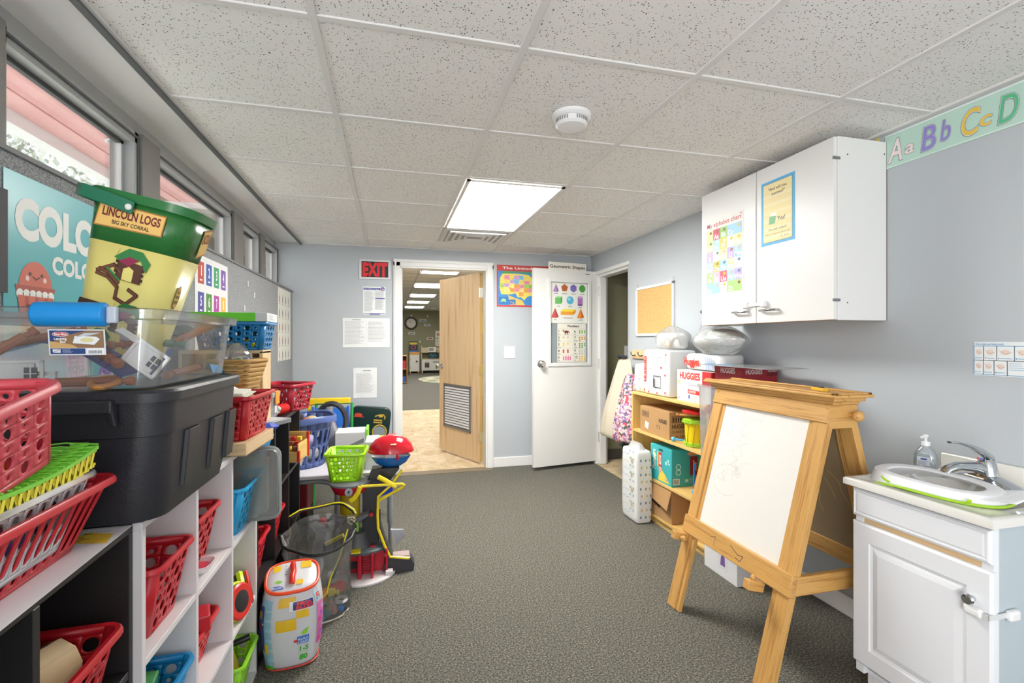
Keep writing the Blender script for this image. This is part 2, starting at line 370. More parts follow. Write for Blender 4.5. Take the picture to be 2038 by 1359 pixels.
# smoke detector
s = thing('smoke_detector', 'round white smoke detector on the ceiling tile', 'smoke detector', Matrix.Translation((.705, 1.80, H+.004)))
MB().lathe([(.078, 0), (.078, -.012), (.07, -.02), (.066, -.022)], PLWHITE, 36).build('mounting_plate', s)
c = MB().lathe([(.062, -.02), (.064, -.042), (.056, -.05), (.02, -.056), (.001, -.057)], PLWHITE, 36)
c.build('cover', s)
q = MB()
for i in range(40):
    if i % 10 < 7:
        a = i/40*2*math.pi; q.M = Matrix.Rotation(a, 4, 'Z'); q.box(.0625, -.0025, -.038, .0645, .0025, -.024, mat('#8d8d8d', .5))
q.build('vent_slot', s, smooth=0)
# ---------------------------------------------------------------- outside the windows
struct(MB().box(-8, -3, -.3, -1.12, 30, -.1, mat('#d8d8d0', .9)).build('ground', smooth=0))
m = mat('#c98482', .6, key='eave'); vv = coords(m, (1, 1, 1)); n = N(m, 'ShaderNodeTexNoise', Scale=3., Detail=4.); L(m, vv, n.inputs[0])
L(m, ramp(m, n.outputs[0], [(.3, '#de9c9b'), (.7, '#e8aeac')]), bs(m).inputs['Base Color'])
e = thing('porch_roof', 'pink boarded porch roof underside seen through the clerestory windows', 'porch roof', Matrix.Translation((-1.8, 6, 2.89)))
q = MB()
for i in range(7): q.box(.69-.205*(i+1)+.012, -8, 0, .69-.205*i, 14, .03, m)
q.box(-.75, -8, .03, .7, 14, .05, mat('#7d4a49', .8)); q.build('boards', e, smooth=0)
MB().box(-.86, -8, -.09, -.735, 14, .08, mat('#e8e8ea', .5)).build('fascia_beam', e, smooth=0)
for i, y in enumerate((-1.5, 3.0)):
    lamp = thing('porch_light', 'round recessed lamp in the pink porch roof, ' + ('the nearer one' if i == 0 else 'the farther one'), 'lamp', Matrix.Translation((-2.1, 6+y, 2.888)))
    MB().lathe([(.09, 0), (.10, -.008), (.085, -.012), (.07, 0)], mat('#d9dcdc', .3), 24).build('ring', lamp)
    MB().lathe([(.069, -.002), (.03, -.006), (.001, -.007)], mat('#8f9a98', .3), 24).build('lens', lamp)
rnd = random.Random(4)
LEAF = [mat(c, .8) for c in ('#c9cec3', '#dfe3da', '#8a9282', '#a9b09e', '#f0f1ec')]  # leaf greens bleached towards white, overexposed daylight put into the colour
for ti, (x, y, zc, r) in enumerate(((-5.8, 5.6, 4.1, 1.4), (-6.2, 9.1, 4.3, 1.6), (-6.4, 13.2, 3.6, 1.8), (-6.8, 18.4, 3.8, 2.2), (-7, 25.0, 3.8, 2.7))):
    tr = thing('garden_tree', 'pale leafy tree outside the clerestory windows, ' + ('nearest to the room', 'second from the near end', 'third from the near end', 'fourth from the near end', 'farthest away')[ti], 'tree', Matrix.Translation((x, y, -.1)), 'trees beyond the porch')
    MB().cyl((0, 0, 0), (0, 0, zc-.6), .14, mat('#7d756c', .9), .07).cyl((0, 0, zc-1), (.5, .3, zc+.3), .06, mat('#7d756c', .9), .02).cyl((0, 0, zc-1), (-.4, -.4, zc+.4), .06, mat('#7d756c', .9), .02).build('trunk', tr)
    q = MB()
    for i in range(3400):
        d = Vector((rnd.gauss(0, 1), rnd.gauss(0, 1), rnd.gauss(0, 1))).normalized()*r*rnd.random()**.4
        bl = 1+.25*math.sin(d.x*4+ti)*math.sin(d.y*5)*math.sin(d.z*4)
        p = Vector((d.x*bl, d.y*bl, zc+d.z*.8*bl)); s_ = rnd.uniform(.03, .08)
        a = Vector((rnd.uniform(-1, 1), rnd.uniform(-1, 1), rnd.uniform(-1, 1))).normalized(); b = a.orthogonal().normalized()
        q.add([tuple(p-a*s_), tuple(p+b*s_*.5), tuple(p+a*s_), tuple(p-b*s_*.5)], [(0, 1, 2, 3)], LEAF[min(4, int(rnd.random()*5))])
    q.build('foliage', tr, smooth=0)
# ================================================================ doors
# wooden door, hinged on the right jamb of the back doorway, opens into the far room
hx, hy = .925, 4.95; fx, fy = .585, 5.72
a = math.atan2(fy-hy, fx-hx)
DM = Matrix.Translation((hx, hy, 0)) @ Matrix.Rotation(a, 4, 'Z')      # local x runs from hinge to free edge, local +y faces the camera side
W_ = math.hypot(fx-hx, fy-hy)
DOORW = wood('doorw', '#dcbf98', '#c09a70', 2, .45, .35)
d = thing('wooden_door', 'light brown wooden door with a grey louvre grille standing open in the back doorway', 'door', DM)
MB().box(0, -.02, .02, W_, .02, 2.01, DOORW).build('door_leaf', d, smooth=0, bevel=.002)
MB().box(-.0005, -.018, .022, -.003, .018, 2.008, mat('#b5965c', .5)).build('edge_strip', d, smooth=0)
v = MB(); GR = mat('#8d8d90', .35, .6)
def louvre(x0, x1, z0, z1):
    v.box(x0, .02, z0, x1, .03, z0+.025, GR).box(x0, .02, z1-.025, x1, .03, z1, GR).box(x0, .02, z0, x0+.025, .03, z1, GR).box(x1-.025, .02, z0, x1, .03, z1, GR)
    v.box(x0+.02, .02, z0+.02, x1-.02, .021, z1-.02, mat('#77777c', .6))
    k = 15
    for i in range(k):
        z = z0+.03+(z1-z0-.06)*(i+.5)/k
        v.add([(x0+.025, .021, z+.012), (x1-.025, .021, z+.012), (x1-.025, .031, z-.006), (x0+.025, .031, z-.006), (x0+.025, .021, z+.009), (x1-.025, .021, z+.009), (x1-.025, .029, z-.009), (x0+.025, .029, z-.009)],
              [(0, 1, 2, 3), (7, 6, 5, 4), (3, 2, 6, 7), (0, 3, 7, 4), (1, 5, 6, 2)], mat('#d4d4d8', .45))
louvre(.16, .73, .30, .80); v.build('louvre_grille', d, smooth=0)
k = MB().lathe([(.001, 0), (.032, 0), (.032, .006), (.012, .012), (.012, .03), (.03, .045), (.034, .06), (.026, .072), (.001, .076)], CHROME, 20)
k.build('knob', d, place(W_-.06, .02, .99, rx=-90))
k.build('knob', d, place(W_-.06, -.02, .99, rx=90))
for z, c in ((1.80, '#e8e6e0'), (.99, '#c9b06a'), (.28, '#cdbd92')):
    MB().box(-.006, -.02, z-.05, 0, .018, z+.05, mat(c, .4, .5)).cyl((-.006, .024, z-.05), (-.006, .024, z+.05), .007, mat(c, .35, .6)).build('hinge', d)
for dx, dz in ((.1, 1.93), (.13, 1.93), (.1, 1.96), (.13, 1.96), (.1, 1.9), (.13, 1.9)):
    pass
# white door, hinged on the corridor doorway, open almost flat to the back wall
hx, hy, fx, fy = 2.12, 4.672, 1.374, 4.556
a = math.atan2(hy-fy, hx-fx); W_ = math.hypot(hx-fx, hy-fy)
WM = Matrix.Translation((fx, fy, .035)) @ Matrix.Rotation(a, 4, 'Z')   # local x from free edge to hinge, -y faces the camera
DW = painted('doorwhite', '#e6e6e3', .38, 14, .25)
d = thing('white_door', 'white painted door with a tall window covered by teaching charts, standing open', 'door', WM)
gx0, gx1, gz0, gz1 = .185, .635, 1.03, 1.86; h = 1.985
MB().box(0, -.018, 0, gx0, .018, h, DW).box(gx1, -.018, 0, W_, .018, h, DW).box(gx0, -.018, 0, gx1, .018, gz0, DW).box(gx0, -.018, gz1, gx1, .018, h, DW).build('door_leaf', d, smooth=0)
q = MB()
for x0, x1, z0, z1 in ((gx0-.03, gx0+.006, gz0-.03, gz1+.03), (gx1-.006, gx1+.03, gz0-.03, gz1+.03), (gx0, gx1, gz0-.03, gz0+.006), (gx0, gx1, gz1-.006, gz1+.03)): q.box(x0, -.03, z0, x1, -.018, z1, DW)
q.build('window_moulding', d, smooth=0, bevel=.004)
MB().box(gx0, -.003, gz0, gx1, .003, gz1, mat('#a9b3b8', .08, 0., Alpha=.6)).build('pane', d, smooth=0)
k = MB().lathe([(.001, 0), (.036, 0), (.036, .006), (.014, .012), (.014, .03), (.03, .042), (.033, .058), (.024, .066), (.001, .067)], CHROME, 20)
k.build('knob', d, place(.075, -.018, 1.03, rx=90))
for z in (1.78, 1.02, .25): MB().box(W_-.005, -.03, z-.05, W_+.012, -.018, z+.05, mat('#d8d6d2', .4, .3)).cyl((W_+.004, -.034, z-.05), (W_+.004, -.034, z+.05), .006, mat('#c9c7c3', .35, .5)).build('hinge', d)
MB().box(.60, -.0195, 1.948, .65, -.018, 1.954, mat('#5b5d70', .6)).build('scuff_mark', d, smooth=0)

def on_door(x, z, y=-.0035): return WM @ frame((x, y, z), (1, 0, 0), (0, 0, 1))
BK = mat('#1c1c20', .6)
# paper strip over the door
q = MB().box(0, 0, 0, .44, .082, .001, '#e9e6dc').text('Geometric Shapes', .22, .024, .033, .0016, BK, 'c', w=.41, bold=.02)
tag(q.build('paper_sign', M=WM @ frame((.165, -.0205, 1.975), (1, 0, 0), (0, 0, 1)), smooth=0), 'paper strip reading Geometric Shapes stuck above the white door', 'sign')
# shapes chart behind the glass opening
w, hh = .438, .415
q = MB().box(0, 0, 0, w, hh, .001, '#e9ebe4')
def py(x, y, s, c, c2): q.shape([(x-s, y-s), (x+s*.3, y-s*1.1), (x, y+s*1.2)], .0016, c).shape([(x+s*.3, y-s*1.1), (x+s*.95, y-s*.8), (x, y+s*1.2)], .0016, c2)
def ngon(x, y, r, n, c, a0=90): q.shape([(x+r*math.cos(R(a0+360*i/n)), y+r*math.sin(R(a0+360*i/n))) for i in range(n)], .0016, c)
py(.07, .355, .036, '#b78bc4', '#8f63a8'); ngon(.17, .36, .042, 5, '#b5603c'); ngon(.275, .36, .042, 6, '#7a6cb8'); ngon(.38, .36, .040, 8, '#4f9c4a', 22)
q.rect(.06, .195, .125, .255, .0016, '#6ebd6a').shape([(.06, .255), (.078, .272), (.143, .272), (.125, .255)], .0016, '#93d38a').shape([(.125, .195), (.143, .212), (.143, .272), (.125, .255)], .0016, '#4c9c50')
q.disc(.235, .235, .042, .0016, '#58b4d8').disc(.224, .248, .018, .0018, '#8fd2ea')
q.rect(.325, .19, .385, .27, .0016, '#a877b8').disc(.355, .27, .03, .0018, '#c9a2d4', .012).disc(.355, .19, .03, .0016, '#8d5ca2', .012)
py(.06, .10, .045, '#cf5a55', '#a8403f'); q.rect(.125, .085, .27, .118, .0016, '#f0a53a').shape([(.125, .118), (.155, .145), (.30, .145), (.27, .118)], .0016, '#f6dc4e').shape([(.27, .085), (.30, .11), (.30, .145), (.27, .118)], .0016, '#d58a2a')
py(.36, .10, .045, '#e88b3c', '#c56a28')
for x, y, s in ((.07, .298, 'triangle'), (.17, .298, 'pentagon'), (.275, .298, 'hexagon'), (.38, .298, 'octagon'), (.10, .168, 'cube'), (.235, .168, 'sphere'), (.355, .158, 'cylinder'), (.06, .03, 'cone'), (.21, .05, 'rectangular prism'), (.36, .03, 'pyramid')):
    q.text(s, x, y, .011, .0016, BK, 'c', bold=.015)
tag(q.build('shapes_chart', M=on_door(gx0+.004, gz1-.42), smooth=0), 'chart of coloured geometric shapes in the upper white door window', 'poster')
# numbers chart
w, hh = .335, .395
q = MB().box(0, 0, 0, w, hh, .001, '#ece9dc'); q.text('Numbers', w/2+.02, hh-.038, .026, .0016, BK, 'c', bold=.025)
nm = ['one', 'two', 'three', 'four', 'five', 'six', 'seven', 'eight', 'nine', 'ten']
rh = .0665; rn = random.Random(3)
for i in range(10):
    cx = (i//5)*.19; y = hh-.055-rh*(i % 5+1)
    q.text(str(i+1), cx+.006, y+.026, .03, .0016, BK, bold=.01); q.text(nm[i], cx+.006, y+.006, .013, .0016, BK, bold=.012)
    col = ['#7a3f2a', '#d9c08f', '#e8d23c', '#c9442e', '#dd6fa0', '#6faa3c', '#d79a3a', '#4f9a4c', '#c9c9c6', '#e3b53c'][i]
    if i == 0:
        q.disc(.105, y+.036, .024, .0016, col, .013).shape([(.083, y+.036), (.066, y+.062), (.060, y+.048), (.078, y+.03)], .0018, col)
        for lx in (.088, .096, .116, .124): q.line([(lx, y+.032), (lx+.001, y+.008)], .006, .0017, col)
        q.line([(.128, y+.044), (.142, y+.022)], .006, .0017, '#2e1a14')
    else:
        cols = 5 if i == 4 else (2 if i < 4 else 3)
        for j in range(i+1):
            xx = cx+.062+(j % cols)*(.10/cols if i < 5 else .036/1.2)+.01; yy = y+.046-(j//cols)*.018
            if i == 4: q.rect(xx-.006, y+.01, xx+.006, y+.055, .0016, col).disc(xx, y+.05, .007, .0018, '#f0a3c4')
            elif xx < w-.012: q.disc(xx, yy, .012 if i < 4 else .009, .0016+.0001*j, col, .008)
for i in range(6): q.rect(0, hh-.055-rh*i-.0006, w, hh-.055-rh*i+.0006, .0014, '#8d8a80')
q.rect(.184, 0, .1852, hh-.055, .0014, '#8d8a80')
tag(q.build('numbers_chart', M=on_door(gx0+.09, gz0+.012), smooth=0), 'chart titled Numbers counting one to ten in the white door window', 'poster')

# ================================================================ back wall papers
def paperM(x, z): return BACK(x, z, Y1-.001)
s = thing('exit_sign', 'red EXIT sign on black with a white frame beside the back doorway', 'sign', BACK(-.288, 1.885, Y1-.001))
MB().box(0, 0, 0, .292, .19, .012, '#d4d8d8').build('frame', s, smooth=0, bevel=.003)
q = MB().rect(.022, .02, .27, .17, .0125, '#17201f')
q.text('EXIT', .146, .034, .125, .0133, mat('#d8202c', .5), 'c', w=.235, bold=.055); q.build('face', s, smooth=0)
def paper(x0, z0, x1, z1, label, fn, c='#e8eaea', name='wall_notice', cat='notice', M=None, cr=True):
    w, h = x1-x0, z1-z0; q = MB()
    n = 7; V = []; rnd = random.Random(label)
    for j in range(n+1):
        for i in range(n+1):
            edge = i in (0, n) or j in (0, n)
            V.append((w*i/n, h*j/n, .0012+(rnd.uniform(0, .0012) if not edge else rnd.uniform(0, .003)) if cr else .0012))
    q.add(V, [(j*(n+1)+i, j*(n+1)+i+1, (j+1)*(n+1)+i+1, (j+1)*(n+1)+i) for j in range(n) for i in range(n)], c)
    fn(q, w, h); o = q.build(name, M=M or paperM(x0, z0), smooth=0); return tag(o, label, cat)
def f1(q, w, h):
    z = .0055; q.rect(.006, h-.032, w-.05, h-.012, z, '#4a4c9c'); q.text('Your Child at 4 Years', .012, h-.028, .011, z+.0006, '#e8e8ee', w=w-.075, bold=.02)
    q.disc(w-.028, h-.022, .02, z, '#5a5fae').disc(w-.026, h-.026, .011, z+.0005, '#c8a08c'); q.rect(.006, .008, w-.006, .013, z, '#4a4c9c'); q.rect(w*.3, .003, w*.75, .012, z+.0004, '#4a4c9c')
    q.rect(w*.54, h*.56, w-.008, h*.6, z, '#4a4c9c').lines(.012, w*.5, .03, h-.045, 26, z, '#9aa0a8', .0022, 3).lines(w*.54, w-.01, .05, h*.54, 14, z, '#9aa0a8', .0022, 4).lines(w*.54, w-.01, h*.62, h-.045, 8, z, '#9aa0a8', .0022, 5)
paper(-.254, 1.545, -.043, 1.815, 'white notice with purple headings beneath the red exit sign', f1)
def f2(q, w, h):
    z = .0055; q.rect(w*.5, .0, w*.502, h, z, '#b9bcbe'); q.lines(.02, w*.47, .03, h-.03, 17, z, '#8b8f94', .0024, 6).lines(w*.54, w-.02, .05, h-.03, 15, z, '#8b8f94', .0024, 7)
    q.rect(w*.2, h-.018, w*.38, h-.014, z, '#777')if False else q.rect(w*.2, h-.018, w*.38, h-.014, z, '#70757a')
paper(-.437, 1.232, -.005, 1.512, 'wide double sheet of white paper taped beside the doorway, middle of three notices', f2)
def f3(q, w, h): q.lines(.025, w-.02, .05, h-.05, 20, .0055, '#a2a0a2', .0022, 8).rect(w*.4, h-.03, w*.75, h-.026, .0055, '#777a80')
paper(-.340, .748, -.125, 1.037, 'small white typed sheet on the back wall, lowest of three notices', f3)
# light switch on back wall
s = thing('light_switch', 'white wall switch plate between the two back doors', 'light switch', BACK(1.134, 1.113, Y1-.001))
MB().box(0, 0, 0, .118, .125, .006, PLWHITE).build('switch_plate', s, smooth=0, bevel=.003)
MB().box(.075, .05, .006, .088, .078, .014, PLWHITE).build('toggle', s, smooth=0, bevel=.002)
q = MB()
for x, z in ((.037, .062), ): q.disc(x, z, .003, .0064, '#a9a9a9')
q.build('screw', s, smooth=0)
s = thing('light_switch', 'white switch on the olive corridor wall', 'light switch', BACK(2.50, 1.12, 4.799))
MB().box(0, 0, 0, .075, .12, .006, PLWHITE).build('switch_plate', s, smooth=0, bevel=.003); MB().box(.03, .045, .006, .045, .075, .014, '#c9c9c6').build('toggle', s, smooth=0)
# map poster
q = MB().box(0, 0, 0, .62, .43, .001, '#c8433f'); z = .0016
q.rect(.014, .018, .606, .368, z, '#3f8ccf'); q.text('The United States', .31, .388, .026, z, '#f3efe8', 'c', w=.5, bold=.02)
q.shape([(.06, .335), (.2, .355), (.42, .345), (.606, .30), (.606, .366), (.06, .366)], z+.0003, '#4e9d5a'); q.shape([(.14, .02), (.3, .02), (.27, .07), (.2, .09), (.12, .12)], z+.0003, '#e8bf62')
outl = [(.045, .13), (.03, .2), (.035, .3), (.06, .34), (.2, .345), (.34, .335), (.38, .30), (.43, .31), (.50, .30), (.585, .33), (.59, .29), (.53, .24), (.54, .20), (.49, .16), (.50, .09), (.48, .07), (.46, .13), (.38, .12), (.33, .11), (.29, .07), (.26, .10), (.22, .10), (.2, .14), (.12, .125)]
def inside(x, y):
    c = False; j = len(outl)-1
    for i in range(len(outl)):
        (xi, yi), (xj, yj) = outl[i], outl[j]
        if (yi > y) != (yj > y) and x < (xj-xi)*(y-yi)/(yj-yi)+xi: c = not c
        j = i
    return c
q.shape(outl, z+.0006, '#e9d66a'); rn = random.Random(8); PC = ['#e9d66a', '#e6a04a', '#8fc36c', '#c9a0c8', '#e58fa8', '#7fb6dc', '#f0e08a', '#a5cf62']
G = {}
for i in range(12):
    for j in range(8): G[i, j] = (.03+i*.052+rn.uniform(-.01, .01), .07+j*.042+rn.uniform(-.008, .008))
for i in range(11):
    for j in range(7):
        c = [G[i, j], G[i+1, j], G[i+1, j+1], G[i, j+1]]
        if all(inside(*p) for p in c):
            q.shape(c, z+.0009, PC[(i*3+j*5+rn.randrange(2)) % 8]); q.rect(c[0][0]+.012, c[0][1]+.018, c[0][0]+.03, c[0][1]+.021, z+.0012, '#6a5a66')
q.rect(.02, .025, .12, .10, z+.0003, '#2f76b8').shape([(.035, .05), (.06, .085), (.095, .08), (.1, .045), (.07, .055)], z+.0006, '#9fd09a').rect(.125, .025, .2, .075, z+.0004, '#2f76b8').disc(.15, .05, .008, z+.0007, '#e58fa8').disc(.175, .042, .01, z+.0007, '#e6a04a')
tag(q.build('map_poster', M=BACK(1.058, 1.645, Y1-.001), smooth=0), 'colourful wall map with a red border partly behind the white door', 'poster')

# ================================================================ right wall
# cork board
s = thing('cork_board', 'cork notice board with a white frame on the right wall', 'notice board', RIGHT(3.79, 1.335, 2.099))
w, h = .575, .42
ck = mat('#cda566', .9, key='cork'); n = N(ck, 'ShaderNodeTexNoise', Scale=220., Detail=2.); L(ck, coords(ck, (1, 1, 1)), n.inputs[0]); L(ck, ramp(ck, n.outputs[0], [(.35, '#b98f52'), (.65, '#dcb87c')]), bs(ck).inputs['Base Color'])
MB().box(.02, .02, .0, w-.02, h-.02, .008, ck).build('cork_sheet', s, smooth=0)
MB().box(0, 0, 0, w, .022, .016, PLWHITE).box(0, h-.022, 0, w, h, .016, PLWHITE).box(0, 0, 0, .022, h, .016, PLWHITE).box(w-.022, 0, 0, w, h, .016, PLWHITE).build('frame', s, smooth=0, bevel=.003)
for x in (.02, w-.02): MB().box(x-.012, h-.01, .001, x+.012, h+.035, .004, clear('tape', '#ffffff', .1, .2, '#ffffff', .5)).build('hanging_strip', s, smooth=0, bevel=.001)
# wall cupboard
cx = 1.813
s = thing('wall_cupboard', 'white two-door wall cupboard mounted high on the right wall above the easel', 'cupboard', Matrix.Translation((0, 0, 0)))
y0, y1, z0, z1 = 1.616, 2.50, 1.386, 2.164
BR = mat('#9b7146', .7)
MB().box(cx+.02, y0, z0, 2.098, y0+.018, z1, CABW).box(cx+.02, y1-.018, z0, 2.098, y1, z1, CABW).box(cx+.02, y0+.018, z1-.018, 2.085, y1-.018, z1, CABW).box(cx+.022, y0+.018, z0+.012, 2.098, y1-.018, z0+.03, BR).box(2.085, y0+.018, z0+.03, 2.098, y1-.018, z1, CABW).build('cabinet_body', s, smooth=0, bevel=.0015, seg=1)
MB().box(2.0965, y0-.001, z0, 2.0995, y0-.0002, z1, mat('#6f6153', .8)).build('edge_gap', s, smooth=0)
for nmx, (a, b) in enumerate(((y0+.002, 2.055), (2.063, y1-.002))):
    dr = MB().box(cx, a, z0+.002, cx+.018, b, z1-.004, CABW).box(cx, a+.001, z0, cx+.018, b-.001, z0+.002, BR).build('cupboard_door', s, smooth=0, bevel=.0012, seg=1)
    hc = 1.965 if nmx == 0 else 2.162; hw_ = .055
    MB().tube([(cx, hc-hw_, 1.448), (cx-.02, hc-hw_+.004, 1.448), (cx-.026, hc-hw_+.015, 1.448), (cx-.026, hc+hw_-.015, 1.448), (cx-.02, hc+hw_-.004, 1.448), (cx, hc+hw_, 1.448)], .006, CHROME, 8).build('handle', dr)
    lc = 1.998 if nmx == 0 else 2.12
    MB().box(cx-.02, lc-.018, 1.465, cx, lc+.018, 1.497, PLWHITE).build('child_lock', dr, smooth=30, bevel=.007, seg=3)
MB().box(cx-.010, 2.0, 1.474, cx-.007, 2.118, 1.49, PLWHITE).build('lock_strap', s, smooth=0)
for z in (2.07, 1.47):
    for y in (y0-.003, y1+.003): MB().box(cx-.008, min(y, y+.0), z-.006, cx+.03, y+.004, z+.006, STEEL).build('hinge', s, smooth=0)
for x, z in ((cx+.07, 2.09), (2.085, 2.11), (cx+.07, 1.46)): MB().cyl((x, y0, z), (x, y0-.0015, z), .003, mat('#5c564f', .5)).build('screw_hole', s)
# alphabet chart on far cupboard door
q = MB(); w, h = .315, .455
q.box(0, 0, 0, w, h, .001, '#e4e3dc'); q.text('My alphabet chart', w/2, h-.04, .026, .0016, '#c8606a', 'c', w=w-.03, bold=.01)
PA = ['#e8dc9a', '#c9566a', '#8fbf62', '#9cc9e6', '#e8dc9a', '#9cc9e6', '#e2c25a', '#dfe3e0', '#ece3a8', '#b5a6d4', '#e6e9ea', '#e9dba0', '#b5a6d4', '#9cc9e6', '#a9cfe4', '#e0b04a', '#9cc9e6', '#ecdf9e', '#e9e7df', '#a5cb7a', '#c3b3da', '#c9566a', '#9cc9e6', '#b5a6d4', '#9cc9e6', '#e9e6dc', '#a8cf7e']
ltr = ['', 'Aa', 'Bb', 'Cc', 'Dd', 'Ee', 'Ff', 'Gg', 'Hh', 'Ii', 'Jj', 'Kk', 'Ll', 'Mm', 'Nn', 'Oo', 'Pp', 'Qq', 'Rr', 'Ss', 'Tt', 'Uu', 'Vv', 'Ww', 'Xx', 'Yy', 'Zz']
i = 0; gw = (w-.024)/5; gh = (h-.085)/6; rn = random.Random(2)
for r in range(6):
    c = 0
    while c < 5 and i < 27:
        span = 2 if (r, c) in ((0, 3), (5, 0), (5, 3)) else 1
        x, y = .012+gw*c, h-.055-gh*(r+1)
        q.rect(x, y, x+gw*span, y+gh, .0015, PA[i]); q.text(ltr[i], x+gw*.5, y+.006, .026, .002, '#f6f6f4' if i % 3 else '#fbfbf8', 'c', bold=.03)
        q.disc(x+gw*(span-.35), y+gh*.74, .011, .0021, ['#8c5a4a', '#5c8a4a', '#e2b23c', '#5a7aa8', '#d8a8a0', '#e8e4dc'][rn.randrange(6)], .008)
        c += span; i += 1
q.rect(.292, h-.014, .302, h-.008, .0018, '#c04a5a')
tag(q.build('alphabet_chart', M=RIGHT(2.462, 1.537, cx-.0005), smooth=0), 'pastel alphabet chart taped to the far cupboard door', 'poster')
# small blue framed poster
w, h = .205, .315; q = MB()
q.box(0, 0, 0, w, h, .001, '#57aede').rect(.013, .013, w-.013, h-.013, .0014, '#2e2a28').rect(.0145, .0145, w-.0145, h-.0145, .0017, '#f0dfa4')
for k in range(6): q.rect(.016, .03+.04*k, w-.016, .044+.04*k, .0019, '#f3e6b8')
T_ = '#4a4038'
q.text('"And will you', w/2, h-.05, .015, .0022, T_, 'c', bold=.01).text('succeed?"', w/2+.005, h-.074, .015, .0022, T_, 'c', bold=.01)
q.text('Yes!', w*.62, h*.35, .02, .0022, T_, 'c', bold=.01).text('You will, indeed!', w/2, h*.215, .012, .0022, '#8a8270', 'c', bold=.01).text('(98 and 3/4 percent guaranteed)', w/2, h*.15, .008, .0022, '#8a7c66', 'c', w=.15).text('Dr. Seuss', w*.72, h*.09, .009, .0022, '#8a7c66', 'c')
q.shape([(.05, .10), (.09, .10), (.095, .135), (.055, .14)], .0022, '#7fb88a').shape([(.055, .14), (.095, .135), (.10, .15), (.07, .155)], .0021, '#f4f2ea')
tag(q.build('quote_poster', M=RIGHT(2.022, 1.768, cx-.0005), smooth=0), 'small poster with a blue border and a rhyme on cream, on the nearer cupboard door', 'poster')
# alphabet border strip
q = MB(); q.box(0, 0, 0, 1.9, .145, .0012, mat('#b9d8cb', .35)).rect(0, 0, 1.9, .006, .0016, '#cfe8dc').rect(0, .139, 1.9, .145, .0016, '#e4efe9')
LC = ['#efdcd8', '#8f86c9', '#e6c14e', '#5bb88a', '#d98aa8', '#6aa8d0']
for i, l in enumerate('AaBbCcDdEeFfGg'):
    xs = [.045, .10, .17, .232, .31, .362, .425, .49, .56, .61, .53, .58, .64, .7][i]; up = i % 2 == 0
    hh = .098 if up else (.082 if l in 'bdf' else .056)
    q.text(l, xs, .022 if up else .036, hh, .0020, mat('#6b6f86', .6), 'c', w=(.06 if up else .038)*1.02, bold=.034, skew=.12)
    q.text(l, xs, .022 if up else .036, hh, .0026, mat('#f2f2ee', .6), 'c', w=(.06 if up else .038), bold=.018, skew=.12)
    q.text(l, xs, .022 if up else .036, hh, .0032, LC[(i//2) % 6], 'c', w=(.058 if up else .037), bold=.008, skew=.12)
    if i > 9: break
tag(q.build('alphabet_border', M=RIGHT(1.622, 2.045, 2.0985), smooth=0), 'pale green wall border strip with stitched letters, high on the right wall', 'wall border')
MB_ = MB().box(0, 0, 0, .012, .03, .001, '#e8cf5a')
tag(MB_.build('paper_scrap', M=RIGHT(1.66, 2.165, 2.0985), smooth=0), 'tiny yellow paper scrap above the wall cupboard beside the letter border', 'paper')
# hand washing sticker
q = MB().box(0, 0, 0, .34, .122, .001, '#e4e9ea'); B_ = '#3f8fc4'
q.text('How to wash your hands properly', .004, .111, .0075, .0014, B_, w=.085, bold=.01)
for a, b, y0_, y1_ in ((0, .029, .055, .107), (.029, .068, .055, .107), (.068, .118, .055, .107), (.118, .16, .055, .107), (.16, .22, .055, .107), (0, .028, .004, .055), (.028, .06, .004, .055), (.06, .098, .004, .055), (.098, .22, .004, .055)):
    q.line([(a, y0_), (b, y0_), (b, y1_), (a, y1_), (a, y0_)], .0018, .0014, B_)
    if b-a < .055:
        mxx = (a+b)/2; q.disc(mxx, y0_+.03, (b-a)*.28, .0014, '#e6cfc2', .01).line([(a+.006, y0_+.036), (mxx, y0_+.024), (b-.006, y0_+.03)], .0012, .0017, '#b09a90').rect(a+.004, y0_+.006, a+.007, y0_+.011, .0014, B_).rect(a+.009, y0_+.007, b-.006, y0_+.0095, .0014, '#7fb0d0')
q.lines(.104, .15, .02, .05, 4, .0014, '#6aa0c8', .0016, 3)
tag(q.build('hand_washing_sticker', M=RIGHT(1.293, 1.172, 2.0985), smooth=0), 'white sticker with blue lined pictures on hand washing, on the right wall', 'sticker')
